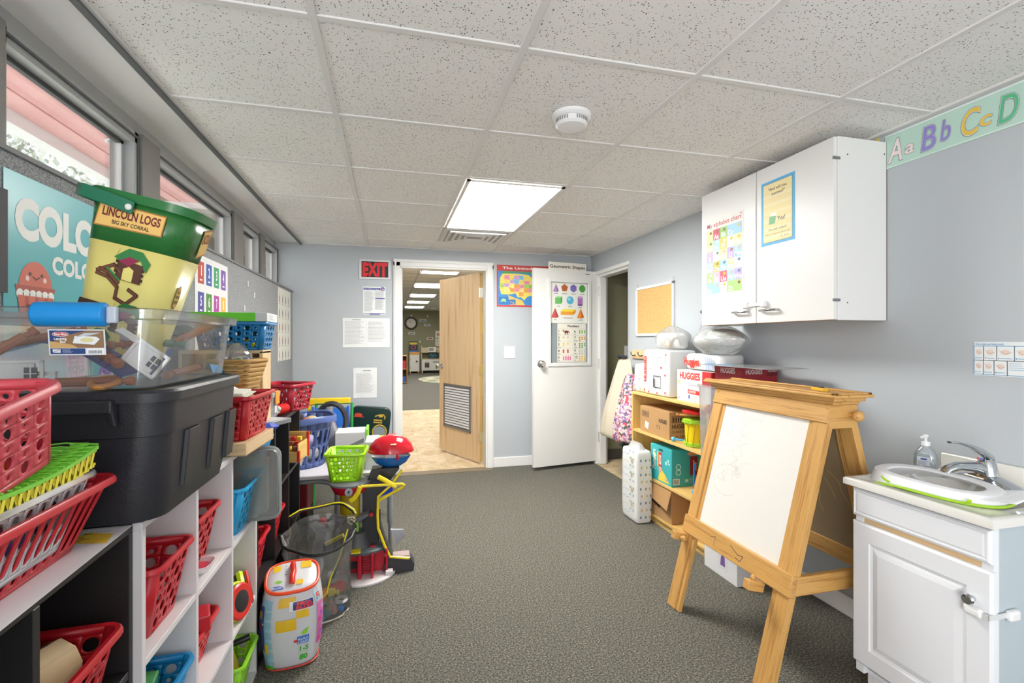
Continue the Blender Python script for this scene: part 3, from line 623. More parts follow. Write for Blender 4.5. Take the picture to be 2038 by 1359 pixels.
# ================================================================ easel
OK2, OK1, OK0 = OAK(2), OAK(1), OAK(0)
es = thing('easel', 'double-sided oak art easel with a white drawing board, standing by the sink', 'easel', Matrix.Identity(4))
LN = .265; sL, cL = math.sin(LN), math.cos(LN); EW = .651
FM = frame((1.325, 2.10, 0), (0, -1, 0), (sL, 0, cL)); RM = frame((2.005, 1.449, 0), (0, 1, 0), (-sL, 0, cL))
for M_, front in ((FM, True), (RM, False)):
    for u0 in (0, EW-.085):
        o = 0 if u0 == 0 else .025
        inner = (u0+.060, u0+.085) if u0 == 0 else (u0, u0+.025)
        outer = (u0, u0+.060) if u0 == 0 else (u0+.025, u0+.085)
        MB().box(outer[0], .004, -.03, outer[1], 1.09, 0, OK1).box(inner[0], .03 if not front else .004, -.026, inner[1], 1.09, -.007, OK1).build('leg', es, M_, bevel=.002)
    MB().box(-.001, 1.022, -.02, EW+.001, 1.094, .006, OK0).build('top_rail', es, M_, bevel=.003)
    MB().box(-.004, .365, -.02, EW+.004, .447, .010, OK0).build('bottom_rail', es, M_, bevel=.003)
    if front:
        bd = MB().box(.085, .447, -.016, EW-.085, 1.022, -.009, mat('#e9e6e0', .3)); rn = random.Random(12)
        PN = mat('#c9c4bb', .7)
        for k in range(14):
            x, y = .2+rn.uniform(-.04, .12), .80+rn.uniform(-.12, .14); P = [(x, y)]
            for j in range(4): x += rn.uniform(-.05, .06); y += rn.uniform(-.06, .05); P.append((x, y))
            bd.line(P, .0012, -.0084, PN)
        bd.line([(.20+.09*math.cos(t/9), .68+.07*math.sin(t/9)) for t in range(8, 50)], .0013, -.0083, PN)
        bd.line([(.25+.03*math.cos(t/5), .88+.02*math.sin(t/5)) for t in range(0, 30)], .0012, -.0083, PN)
        bd.build('drawing_board', es, M_, smooth=0)
        MB().line([(.20, .41), (.235, .425), (.23, .385)], .002, .0105, '#4a4a66').line([(.33, .425), (.38, .405), (.41, .41), (.40, .385), (.37, .39)], .0028, .0105, '#3a3a40').build('crayon_scribble', es, M_, smooth=0)
        for u in (.012, .505):
            b_ = MB().box(u, .325, 0, u+.032, .362, .075, OK2).build('tray_bracket', es, M_, bevel=.003)
            MB().cyl((u+.032, .343, .045), (u+.05, .343, .045), .006, OK2).ball((u+.058, .343, .045), .014, OK2).build('peg', b_, M_.inverted() @ M_) if u < .2 else MB().cyl((u+.012, .362, .045), (u+.012, .37, .045), .006, OK2).ball((u+.012, .372, .045), .010, OK2).build('peg', b_)
    else:
        bd = MB().box(.085, .447, -.016, EW-.085, 1.022, -.009, mat('#8d7a5e', .8)); rn = random.Random(5); YL = mat('#c9b45c', .8)
        for k in range(7):
            x, y = .1+rn.uniform(0, .3), .55+rn.uniform(0, .12); P = [(x, y)]
            for j in range(5): x += rn.uniform(-.012, .03); y += rn.uniform(.02, .06); P.append((x, y))
            bd.line(P, .0022, -.0164, YL)
        bd.line([(.30, .80), (.27, .84), (.24, .82), (.22, .74)], .003, -.0164, mat('#4c6a58', .8))
        bd.build('chalk_board', es, M_, smooth=0)
# end boards, stretchers, dowel
for y in (2.075, 1.455):
    MB().box(1.60, y-.008, .965, 1.735, y+.008, 1.055, OK0).build('end_board', es, bevel=.002)
    MB().box(1.445, y-.010, .355, 1.885, y+.010, .425, OK0).build('side_stretcher', es, bevel=.002)
MB().cyl((1.70, 2.10, 1.015), (1.70, 1.425, 1.015), .010, OK1).build('paper_dowel', es)
MB().ball((1.70, 1.415, 1.015), .021, OK1, 1, .9, 1, 18).build('dowel_knob', es)
# cap ledge
c = MB().box(1.572, 1.397, 1.085, 1.758, 2.155, 1.097, OK1).box(1.590, 1.416, 1.070, 1.74, 2.136, 1.085, OK1).box(1.602, 1.43, 1.057, 1.728, 2.12, 1.070, OK1)
c.build('cap_ledge', es, bevel=.004, seg=3)
MB().box(1.578, 1.403, 1.097, 1.596, 2.149, 1.104, OK1).box(1.734, 1.403, 1.097, 1.752, 2.149, 1.104, OK1).box(1.578, 1.403, 1.097, 1.752, 1.42, 1.104, OK1).build('ledge_lip', es, bevel=.002)
# clipper things on the ledge
o = thing('staple_remover', 'small yellow and black plastic clip lying on the easel ledge', 'clip', place(1.665, 1.55, 1.1045-.007, 80))
MB().prism([(-.04, -.012), (.03, -.014), (.045, 0), (.03, .012), (-.04, .014), (-.05, 0)], 0, .014, mat('#e4b62c', .4)).build('body', o, bevel=.003)
MB().box(-.02, -.006, .014, .035, .006, .018, mat('#2e2c28', .5)).build('pad', o, bevel=.002)
# plastic sheets resting beyond, on diaper box top
# ================================================================ sink vanity
vn = thing('vanity_cabinet', 'white bathroom vanity cabinet with a raised-panel door under the sink', 'cabinet', Matrix.Identity(4))
vx, vy0, vy1 = 1.638, .962, 1.372
VW = painted('vw', '#e6e8ec', .35, 18, .04); VW_SHADE = painted('vw_shade', '#b4c0c6', .4, 60, .08)  # near side: the same white with its shade darkened into the colour
MB().box(vx+.0185, vy0, .11, 2.097, vy0+.016, .774, VW_SHADE).box(vx+.0185, vy1-.016, .11, 2.097, vy1, .774, VW).box(vx, vy0, .11, vx+.018, vy0+.03, .774, VW).box(vx, vy1-.03, .11, vx+.018, vy1, .774, VW).box(vx+.001, vy0+.03, .64, vx+.016, vy1-.03, .69, mat('#d9b98c', .6)).box(vx+.019, vy0+.017, .11, 2.079, vy1-.017, .125, VW).box(vx+.001, vy0+.03, .755, vx+.018, vy1-.03, .774, VW).box(2.08, vy0+.017, .11, 2.097, vy1-.017, .774, VW).build('carcass', vn, smooth=0, bevel=.001, seg=1)
MB().box(vx+.055, vy0+.017, 0, vx+.07, vy1-.017, .11, VW).box(vx+.055, vy0, 0, 2.097, vy0+.016, .11, VW_SHADE).box(vx+.055, vy1-.016, 0, 2.097, vy1, .11, VW).build('toe_kick', vn, smooth=0)
def panel(y0, y1, z0, z1, steps, x=1.620, t=.018):
    q = MB(); P = []
    for ins, dx in steps: P.append([(x-dx, y1-ins, z0+ins), (x-dx, y0+ins, z0+ins), (x-dx, y0+ins, z1-ins), (x-dx, y1-ins, z1-ins)])
    q.loft([[(x+t, y1, z0), (x+t, y0, z0), (x+t, y0, z1), (x+t, y1, z1)]]+P, VW); return q
panel(vy0-.002, vy1+.001, .672, .770, [(0, -.006), (.006, -.001), (.010, 0), (.012, -.002), (.016, -.002), (.02, 0)]).build('drawer_front', vn, smooth=0)
dr = panel(vy0-.006, vy1+.001, .150, .652, [(0, -.006), (.007, 0), (.062, 0), (.066, -.004), (.074, -.006), (.080, -.003), (.094, .001)]).build('door', vn, smooth=0)
MB().lathe([(.001, 0), (.008, 0), (.006, .008), (.012, .014), (.016, .02), (.013, .026), (.001, .028)], CHROME, 20).build('knob', dr, frame((1.620, 1.002, .560), (0, 0, 1), (0, 1, 0)))
MB().box(1.600, .972, .515, 1.620, 1.018, .543, PLWHITE).build('child_lock', dr, bevel=.009, seg=3)
MB().box(1.675, vy0-.018, .512, 1.715, vy0, .542, PLWHITE).build('lock_anchor', vn, bevel=.007, seg=3)
MB().box(1.606, .955, .522, 1.609, .975, .536, clear('strap', '#f6f8f8', .1, .2, '#f4f6f6', .7)).box(1.606, .954, .522, 1.68, .957, .536, clear('strap')).build('lock_strap', vn, smooth=0)
# sink top
CT = mat('#dedcd6', .12)
sk = thing('sink_top', 'cream moulded sink top with oval basin on the white vanity', 'sink', Matrix.Identity(4))
q = MB(); n = 52; cxx, cyy = 1.865, 1.165; X0, X1, Yn, Yf, zt = 1.603, 2.097, .945, 1.393, .805
ANG = sorted([2*math.pi*i/48 for i in range(48)]+[math.atan2(hy2, hx2) % (2*math.pi) for hx2 in (X1-cxx, X0-cxx) for hy2 in (Yf-cyy, Yn-cyy)])
def sq(i, z, e=0):
    a = ANG[i]; c_, s_ = math.cos(a), math.sin(a); hx_ = (X1-cxx-e if c_ > 0 else cxx-X0-e); hy_ = (Yf-cyy-e if s_ > 0 else cyy-Yn-e)
    t_ = min(hx_/abs(c_) if abs(c_) > 1e-6 else 9, hy_/abs(s_) if abs(s_) > 1e-6 else 9); return (cxx+c_*t_, cyy+s_*t_, z)
rings = [[sq(i, zt-.03, .012) for i in range(n)], [sq(i, zt-.026) for i in range(n)], [sq(i, zt-.006) for i in range(n)], [sq(i, zt, .006) for i in range(n)], [sq(i, zt, .018) for i in range(n)], [sq(i, zt-.003, .024) for i in range(n)]]
rings.append([(lambda p: (cxx+(p[0]-cxx)*.8, cyy+(p[1]-cyy)*.85, zt-.004))(sq(i, 0, .03)) for i in range(n)])
for f, dz in ((1, -.004), (.95, -.016), (.86, -.05), (.68, -.085), (.4, -.105), (.08, -.11)): rings.append([(cxx-.03+.15*f*math.cos(ANG[i]), cyy+.175*f*math.sin(ANG[i]), zt+dz) for i in range(n)])
q.loft(rings, CT, False, True); q.build('basin_top', sk, smooth=50)
MB().box(2.078, Yn, zt-.01, 2.097, Yf, zt+.06, CT).build('backsplash', sk, bevel=.006, seg=3)
MB().lathe([(.001, 0), (.02, 0), (.022, .003), (.001, .004)], CHROME, 20).build('drain', sk, Matrix.Translation((cxx-.03, cyy, zt-.108)))
# faucet
fa = thing('faucet', 'chrome single-lever tap at the back of the sink', 'tap', place(1.98, 1.185, .803, 170) @ Matrix.Scale(1.1, 4))
MB().loft([rring(.062, .20, .03, 0, 4), rring(.062, .20, .03, .012, 4), rring(.05, .17, .025, .020, 4), rring(.045, .06, .02, .034, 4), rring(.042, .045, .02, .07, 4), rring(.03, .03, .014, .082, 4)], CHROME).build('base_plate', fa, smooth=50)
MB().loft([[(x+dz*.2, w_*math.cos(t_), z+h_*math.sin(t_)) for t_ in [2*math.pi*k/14 for k in range(14)]] for x, z, w_, h_, dz in ((0, .048, .02, .02, 0), (.05, .060, .018, .015, 0), (.10, .062, .017, .013, 0), (.135, .052, .016, .012, 0), (.145, .038, .013, .008, 0))], CHROME).cyl((.135, 0, .046), (.137, 0, .028), .011, CHROME).build('spout', fa, smooth=60)
MB().loft([[(x, w_*math.cos(t_), z+h_*math.sin(t_)) for t_ in [2*math.pi*k/12 for k in range(12)]] for x, z, w_, h_ in ((-.012, .085, .016, .012), (.02, .105, .018, .012), (.06, .125, .014, .006), (.10, .135, .011, .004), (.125, .136, .008, .003))], CHROME).build('lever', fa, smooth=60)
MB().disc(0, 0, .004, 0, '#c83a3a').disc(.009, 0, .004, 0, '#3a62c8').build('hot_cold_dot', fa, frame((.022, -.006, .083), (0, 1, 0), (-.3, 0, 1)), smooth=0)
# soap bottle
so = thing('soap_bottle', 'clear pump bottle of hand soap on the sink top corner', 'soap dispenser', place(1.965, 1.366, .8055, 200) @ Matrix.Scale(.86, 4))
MB().loft([rring(w_, l_, .02, z, 4) for w_, l_, z in ((.05, .068, 0), (.056, .076, .008), (.058, .082, .035), (.05, .076, .075), (.036, .05, .10), (.028, .028, .108), (.028, .028, .116))], clear('soapb', '#eaf2f6', .18, .08, '#dfe8ee', .3)).build('bottle', so, smooth=60)
MB().lathe([(.016, .112), (.016, .128), (.008, .130), (.0045, .132), (.0045, .15)], mat('#eceef0', .3), 16).loft([rring(.018, .016, .006, .148, 3), rring(.022, .018, .006, .155, 3), rring(.02, .014, .005, .159, 3)], mat('#eceef0', .3)).box(.005, -.005, .150, .055, .005, .157, mat('#eceef0', .3)).build('pump', so, bevel=.001)
q = MB().rect(-.022, -.016, .022, .020, 0, mat('#d9e2ee', .4)).rect(-.010, .008, .012, .015, .0005, '#3c4f9c').lines(-.018, .018, -.014, .004, 4, .0005, '#55628c', .0016, 2)
q.build('bottle_label', so, frame((.0305, 0, .045), (0, 1, 0), (-.05, 0, 1)), smooth=0)
# white and green toddler toilet seat lying over basin
ts = thing('potty_seat', 'white plastic toddler potty seat with lime green trim lying across the sink', 'potty seat', Matrix.Identity(4))
PW = mat('#e9eaee', .28); LG = mat('#a6d22e', .4)
TS = frame((1.755, 1.195, .828), (-.12, 1, .03), (1, .12, .10)) @ Matrix.Diagonal((.93, .86, 1, 1))           # local x = along length, local y = across towards the wall
def seat_ring(hx_, hy_, z, up=0., n=40):
    o = []
    for i in range(n):
        a = 2*math.pi*i/n; c_, s_ = math.cos(a), math.sin(a); t_ = hx_*math.copysign(abs(c_)**.8, c_)
        o.append((t_, hy_*math.copysign(abs(s_)**.8, s_), z+up*max(0, c_)**2+.0))
    return o
q = MB(); q.loft([seat_ring(.185, .100, -.016, .006), seat_ring(.208, .116, .006, .040), seat_ring(.205, .113, .012, .046), seat_ring(.185, .096, .006, .036), seat_ring(.155, .078, -.004, .010), seat_ring(.135, .062, -.014, .004), seat_ring(.15, .075, -.018, .004), seat_ring(.185, .100, -.016, .006)], PW, False, False)
q.build('seat', ts, TS, smooth=60, sub=1)
P = [p for p in seat_ring(.209, .117, .010, .042)]
MB().tube(P[19:41]+P[:3], .0045, LG, 8).build('green_trim', ts, TS, smooth=60)
P = [(-.02+.13*math.cos(R(a)), -.112+.018*math.sin(R(a)*1), -.008+.030*math.sin(R(a))) for a in range(0, 181, 12)]
MB().tube(P, .006, LG, 8, flat=.6).build('handle', ts, TS, smooth=60)
P = [(.03+.10*math.cos(R(a)), .10+.012*math.sin(R(a)), .005+.050*math.sin(R(a))) for a in range(0, 181, 12)]
MB().tube(P, .007, PW, 8).build('handle', ts, TS, smooth=60)
MB().loft([[(x, y, z) for x, y, z in ((-.20+dx, -.09, zz), (-.20+dx, .09, zz), (-.155+dx, .075, zz+.01), (-.155+dx, -.075, zz+.01))] for dx, zz in ((0, -.016), (-.05, -.028), (-.055, -.024))], PW).build('front_guard', ts, TS, smooth=50, bevel=.003)

# ================================================================ bookcase on the right
BX0, BX1, BY0, BY1 = 1.81, 2.095, 2.43, 3.355; BI = BIRCH(1); BZ = BIRCH(2)
bc = thing('bookcase', 'low birch bookcase with open shelves against the right wall', 'bookcase', Matrix.Identity(4))
for y in (BY0, BY1-.02): MB().box(BX0, y, 0, BX1, y+.02, .888, BZ).build('side_panel', bc, smooth=0, bevel=.002)
MB().box(BX0-.004, BY0-.004, .888, BX1, BY1+.004, .908, BI).build('top_board', bc, smooth=0, bevel=.003)
for z in (.045, .295, .605): MB().box(BX0+.004, BY0+.02, z, BX1-.01, BY1-.02, z+.018, BI).build('shelf', bc, smooth=0, bevel=.002)
MB().box(BX1-.008, BY0+.02, .02, BX1, BY1-.02, .888, BZ).build('back_panel', bc, smooth=0)
MB().box(BX0+.02, BY0+.02, 0, BX0+.035, BY1-.02, .045, BI).build('plinth', bc, smooth=0)
S1, S2, S3, ST = .063, .313, .623, .908
def carton(x0, y0, z0, x1, y1, z1, c, label, cat='cardboard box', deco=None, flap=True, name='cardboard_box', M=None):
    o = thing(name, label, cat, M if M is not None else Matrix.Translation(((x0+x1)/2, (y0+y1)/2, z0)))
    a, b, h = (x1-x0)/2, (y1-y0)/2, z1-z0
    q = MB().box(-a, -b, 0, a, b, h, c); body = q.build('box_body', o, smooth=0, bevel=.003)
    if flap: MB().box(-a+.002, -b+.002, h, a-.002, -.001, h+.003, c).build('top_flap', o, smooth=0); MB().box(-a+.002, .001, h, a-.002, b-.002, h+.003, c).build('top_flap', o, smooth=0)
    if deco: deco(o, a, b, h)
    return o
def faceL(a, b, z0=0): return frame((-a-.0006, b, z0), (0, -1, 0), (0, 0, 1))     # left-facing side, x to the viewer's right
def faceN(a, b, z0=0): return frame((-a, -b-.0006, z0), (1, 0, 0), (0, 0, 1))     # near side
def hug(o, a, b, h):
    K = mat('#3a2e22', .8); w = 2*b
    q = MB().rect(.03, h*.62, .13, h*.84, .0004, K).rect(.033, h*.64, .127, h*.82, .0007, CARD)
    for i in range(5): q.rect(.038+.018*i, h*.66, .048+.018*i, h*.8, .001, K)
    q.text('HUGGIES', w-.03, h*.55, .026, .0006, K, 'r', w=.10, bold=.03, rot=0).rect(w*.6, h*.3, w*.7, h*.42, .0004, K).rect(w*.61, h*.31, w*.69, h*.41, .0007, CARD)
    q.shape([(.07, h*.2), (.12, h*.15), (.13, h*.4), (.08, h*.45)], .0012, mat('#e9e8e6', .5)).lines(.085, .12, h*.22, h*.38, 4, .0016, '#8a8a8c', .002); q.build('printing', o, faceL(a, b), smooth=0)
    q = MB().rect(.02, h*.62, .14, h*.86, .0004, K).rect(.024, h*.64, .136, h*.84, .0007, CARD)
    for i in range(6): q.rect(.028+.018*i, h*.66, .038+.018*i, h*.82, .001, K)
    q.text('HUGGIES', .02, h*.42, .026, .0006, K, w=.13, bold=.03).text('3100317', .02, h*.24, .018, .0006, K, w=.1).text('5156213', .05, h*.08, .018, .0006, K, w=.1); q.build('printing', o, faceN(a, b), smooth=0)
carton(1.83, 2.87, S3, 2.06, 3.26, S3+.185, CARD, 'brown cardboard carton with upside-down printing on the upper bookcase shelf', deco=hug)
TEAL = mat('#38b0b4', .4)
def pam(o, a, b, h):
    w = 2*b; q = MB()
    q.disc(.055, h*.70, .02, .0005, '#f0dc60').disc(.045, h*.74, .014, .0006, '#f0dc60')
    q.text('Pampers', .065, h*.30, .042, .0008, '#eef2ee', rot=90, w=.14, bold=.02)
    q.rect(.105, h*.42, .15, h*.84, .0006, '#c8324a').rect(.115, h*.5, .14, h*.76, .0009, '#ead9dc').text('360', .136, h*.55, .016, .0012, '#c8324a', rot=90, w=.04, bold=.02).rect(.09, h*.42, .105, h*.84, .0006, '#f0cf4a')
    q.rect(.11, h*.88, .16, h*.94, .0006, '#1c4a50')
    q.shape([(.10, h*.04), (.24, h*.06), (.19, h*.26), (.15, h*.36), (.12, h*.3)], .0007, '#f0cf4a').disc(.13, h*.36, .022, .0009, '#dba98c').disc(.132, h*.39, .02, .0008, '#4a3026').disc(.20, h*.13, .018, .001, '#dba98c', .01)
    q.disc(.20, h*.60, .013, .0006, '#bfe6e4').disc(.225, h*.68, .011, .0006, '#bfe6e4').disc(.235, h*.6, .009, .0006, '#bfe6e4'); q.build('printing', o, faceL(a, b), smooth=0)
    w = 2*a; q = MB()
    q.disc(w*.2, h*.55, .02, .0005, '#bfe6e4').disc(w*.2, h*.55, .014, .0007, TEAL).disc(w*.2, h*.4, .02, .0005, '#bfe6e4').disc(w*.2, h*.4, .014, .0007, TEAL).rect(.01, .015, .06, .055, .0005, '#e8eeee')
    for i in range(12): q.rect(.014+.0035*i, .02, .0158+.0035*i, .05, .0008, '#202428')
    q.rect(w*.55, h*.3, w*.78, h*.82, .0006, '#8f2340').text('360°', w*.74, h*.42, .026, .0009, '#f0e6e8', rot=90, w=.07, bold=.02).text('Wiggle', w*.96, h*.3, .03, .0008, '#e6cf3c', rot=90, w=.12, bold=.03)
    q.disc(w*.66, h*.9, .05, .0007, '#d8a888', .014).rect(w*.4, h*.12, w*.5, h*.2, .0005, '#bfe6e4').lines(w*.53, w*.75, h*.08, h*.24, 4, .0005, '#bfe6e4', .003)
    q.build('printing', o, faceN(a, b), smooth=0)
carton(1.825, 2.835, S2, 2.08, 3.10, S2+.245, TEAL, 'teal diaper box with a child pictured, on the middle bookcase shelf', deco=pam, name='diaper_box')
def low(o, a, b, h):
    MB().add([(-a-.002, b*.75, h), (-a-.002, -b, h*.98), (-a-.03, -b+.01, h*.42), (-a-.022, b*.45, h*.55)], [(0, 1, 2, 3)], CARD).build('open_flap', o, solid=.003, smooth=0)
    q = MB().shape([(.06, h*.62), (.2, h*.45), (.16, h*.30), (.05, h*.40)], .0004, mat('#3a2c20', .9)).line([(.1, h*.3), (.15, h*.42), (.22, h*.34)], .004, .0008, '#4a3a2c'); q.build('printing', o, faceL(a, b), smooth=0)
carton(1.822, 2.83, S1, 2.07, 3.14, S1+.225, CARD, 'open brown cardboard box with a folded flap on the lowest bookcase shelf', deco=low)
# drum, tambourine, mallets
dr = thing('toy_drum', 'yellow toy drum with lime green rims on the upper bookcase shelf', 'toy drum', Matrix.Translation((1.90, 2.68, S3)))
YE = mat('#efd51e', .3); GRN = mat('#9ccf34', .35); RD = mat('#d62a2c', .3); BL = mat('#3f9fdc', .35)
MB().lathe([(.06, .02), (.065, .08), (.068, .15)], YE, 28).build('shell', dr, smooth=60)
for z, r in ((0, .066), (.148, .076)): 
    q = MB().lathe([(r-.006, z), (r+.004, z+.003), (r+.004, z+.022), (r-.006, z+.025)], GRN, 28)
    for i in range(10): a = 2*math.pi*i/10; q.ball((math.cos(a)*(r+.002), math.sin(a)*(r+.002), z+(.004 if z else .022)), .009, GRN, n=8)
    q.build('rim', dr)
q = MB()
for i in range(10):
    a, b = 2*math.pi*i/10, 2*math.pi*(i+.5)/10
    q.tube([(.064*math.cos(a), .064*math.sin(a), .022), (.0695*math.cos(b), .0695*math.sin(b), .148)], .002, mat('#c9b21a', .4), 5)
q.build('cord_relief', dr)
tb = thing('tambourine', 'red star-edged toy tambourine lying on the yellow drum', 'tambourine', place(1.905, 2.665, S3+.20, 10, 6))
MB().loft([[(r*(1+.10*math.cos(8*t_))*math.cos(t_), r*(1+.10*math.cos(8*t_))*math.sin(t_), z) for t_ in [2*math.pi*k/48 for k in range(48)]] for r, z in ((.060, 0), (.085, .004), (.088, .022), (.062, .028), (.055, .02), (.055, .004), (.060, 0))], RD, False, False).build('frame', tb, smooth=50)
MB().lathe([(.001, .010), (.056, .010), (.056, .014), (.001, .014)], mat('#e9d9c0', .5), 24).build('skin', tb)
def stick(label, M, c1, c2, l=.16, name='drum_mallet', r=.007, rb=.016):
    o = thing(name, label, 'drumstick', M); MB().cyl((0, 0, 0), (l, 0, 0), r, c1, r*.8).build('handle', o); MB().ball((0, 0, 0), rb, c2).build('head', o); return o
stick('blue toy mallet lying in front of the brown carton on the upper bookcase shelf', place(1.835, 2.83, S3+.0165, -50), BL, mat('#5fb8e8', .3), .16)
stick('wooden toy rattle stick with coloured rings lying across the drum', place(1.822, 2.76, S3+.19, -35), mat('#c98a4a', .5), mat('#b8763a', .5), .13, 'rattle_stick', .009, .013)
stick('blue toy mallet hanging upright by its cord at the front of the middle shelf', place(1.797, 2.55, .375, 0, -90), mat('#2f86cf', .3), mat('#4fa4e4', .3), .17)
dd = thing('toy_cup', 'small blue and orange toy cup beside the teal diaper box', 'toy', Matrix.Translation((1.84, 2.50, S2+.0))); 
MB().lathe([(.03, 0), (.038, .045), (.04, .05)], mat('#4a9cdc', .3), 20).build('cup', dd); MB().lathe([(.041, .048), (.043, .056), (.036, .058)], mat('#e88a2c', .35), 20).build('rim', dd)
bb = tag(MB().ball((0, 0, 0), .019, BL, n=18).build('toy_ball', M=Matrix.Translation((1.835, 2.565, S2+.019))), 'small bright blue ball on the middle bookcase shelf', 'ball')
# diaper pack standing on the floor
PK = mat('#dedfdf', .3)
def soft(w, l, h, c, name='pack', n=8, seed=1, amt=.006, round_=.02, top=.9):
    rnd = random.Random(seed); q = MB(); rings = []
    for z, ins in ((0, .02), (.004, .006), (.014, .0), (h*.25, -.002), (h*.5, -.003), (h*.75, -.002), (h-.014, .0), (h-.004, .006), (h, .02)):
        j = amt if .014 < z < h-.014 else 0
        rings.append([(x+rnd.uniform(-j, j), y+rnd.uniform(-j, j), z) for x, y, _ in rring(w-2*ins, l-2*ins, round_, 0, 3)])
    q.loft(rings, c); return q
dp = thing('diaper_pack', 'tall white plastic-wrapped diaper pack standing on the carpet by the bookcase', 'diaper pack', place(1.742, 3.155, 0, 0))
soft(.125, .225, .515, mat('#e6e8e8', .2), seed=3, amt=.004).build('wrapper', dp, smooth=60, sub=1)
q = MB(); rn = random.Random(9)
for i in range(9):
    z = .06+.052*i
    q.rect(.155, z, .175, z+.03, .0005, mat('#cdb86a', .4)).rect(.16, z+.03, .168, z+.044, .0005, mat('#cdb86a', .4)) if i % 2 else None
    for x in (.145, .19): q.disc(x, z+.03, .006, .0006, '#5f8a94', .010)
    q.line([(.02+.01*math.sin(j), z+.012*math.sin(j*1.9+i)) for j in [0]]+[(.02+.014*j, z+.006*math.sin(j*1.7+i)) for j in range(1, 9)], .003, .0005, [mat('#9fb4bc', .4), mat('#c9c19a', .4), mat('#7f93a8', .4)][i % 3])
q.build('printing', dp, frame((-.0685, .1125, 0), (0, -1, 0), (0, 0, 1)), smooth=0)
q = MB()
for i in range(9):
    for x in (.03, .07, .1): q.disc(x+.008*(i % 2), .05+.05*i, .006, .0005, '#5f8a94' if (i+int(x*100)) % 2 else '#cdb86a', .01)
q.build('printing', dp, frame((-.0625, -.1185, 0), (1, 0, 0), (0, 0, 1)), smooth=0)
MB().loft([rring(.07, .17, .02, .512, 3), rring(.015, .12, .005, .56, 3)], crinkle('wrapclear', '#ffffff', .15, .35)).build('wrapper_top', dp, smooth=60)
# packs on top of the bookcase
HR = mat('#d8392c', .4)
p = thing('diaper_pack', 'small white diaper pack at the far end of the bookcase top', 'diaper pack', place(1.905, 3.285, ST, 0))
soft(.15, .14, .215, PK, seed=7, amt=.003).build('wrapper', p, smooth=60, sub=1)
q = MB()
for i in range(5): q.disc(.10, .03+.035*i, .010, .0005, ['#b8c98a', '#cfd9c4', '#9cb8a0'][i % 3], .012).line([(.02, .04+.035*i), (.05, .045+.035*i), (.08, .04+.035*i)], .003, .0005, '#c4ccd2')
q.build('printing', p, frame((-.0795, .07, 0), (0, -1, 0), (0, 0, 1)), smooth=0)
p = thing('diaper_pack', 'large white diaper pack with red upright lettering on the bookcase top', 'diaper pack', place(1.93, 3.03, ST, 0))
soft(.22, .335, .325, PK, seed=8, amt=.003).build('wrapper', p, smooth=60, sub=1)
q = MB(); q.text('HUGGIES', .055, .09, .034, .0005, HR, rot=90, w=.19, bold=.04)
for x, z in ((.09, .02), (.2, .02), (.3, .03), (.31, .29), (.25, .2), (.30, .15), (.03, .03)): q.shape([(x, z-.009), (x+.010, z+.004), (x+.004, z+.01), (x, z+.005), (x-.004, z+.01), (x-.010, z+.004)], .0006, HR)
q.line([(.15, .06), (.15, .14), (.245, .14), (.245, .06), (.15, .06)], .005, .0005, '#4a4c52').lines(.155, .24, .065, .135, 6, .0006, '#a9adb2', .003, 4).rect(.15, .06, .165, .12, .0007, '#3a3c42')
rn = random.Random(6); q.line([(.09+.012*i, .17+.008*i+rn.uniform(-.014, .014)) for i in range(14)], .0022, .0006, '#303036').line([(.16+.006*i, .26+rn.uniform(-.02, .02)) for i in range(8)], .002, .0006, '#303036').text('1', .22, .28, .02, .0006, '#303036').lines(.29, .325, .22, .28, 4, .0006, '#6a9a7a', .004)
q.build('printing', p, frame((-.1155, .1675, 0), (0, -1, 0), (0, 0, 1)), smooth=0)
bgM = crinkle('polybag', '#ffffff', .10, .20)
def blob(rx, ry, h, seed, m, n=28, amt=.12, top=.25, K=10, tie=False, base=.75):
    rnd = random.Random(seed); q = MB(); rings = []; ph = [rnd.uniform(0, 6.3) for _ in range(6)]
    for k in range(K):
        t = k/(K-1); f = base+(1-base)*math.sin(min(t*1.8, 1)*math.pi/2) if t < .55 else (1-(1-top)*((t-.55)/.45)**1.6)
        rings.append([((rx*f*(1+amt*math.sin(3*a+ph[0]+t*3)+amt*.6*math.sin(7*a+ph[1]+t*5)))*math.cos(a), (ry*f*(1+amt*math.sin(2*a+ph[2]+t*2)+amt*.6*math.sin(8*a+ph[3]-t*4)))*math.sin(a), h*t+amt*.1*math.sin(5*a+ph[4])*(0 < k)*h*.3) for a in [2*math.pi*i/n for i in range(n)]])
    rings = [[(x+rnd.uniform(-1, 1)*.0045, y+rnd.uniform(-1, 1)*.0045, z+rnd.uniform(-1, 1)*.004*(0 < k)) for x, y, z in r_] for k, r_ in enumerate(rings)]
    q.loft(rings, m); return q
p = thing('plastic_bag', 'clear plastic bag holding white folded diapers above the lettered pack', 'plastic bag', place(1.955, 3.03, ST+.328, 0))
blob(.09, .16, .17, 3, bgM, top=.12).build('bag_film', p, smooth=60, sub=1)
soft(.12, .25, .115, mat('#e4e4e0', .6), seed=5, amt=.006, round_=.04).build('folded_diapers', p, Matrix.Translation((0, 0, .003)), smooth=60, sub=1)
MB().disc(0, 0, .035, 0, '#b89a7c').disc(0, 0, .022, .0006, '#e0cdb4').disc(0, .024, .02, .0005, '#9db0c8', .008).build('printed_patch', p, frame((-.0905, -.08, .05), (0, -1, 0), (0, 0, 1)), smooth=0)
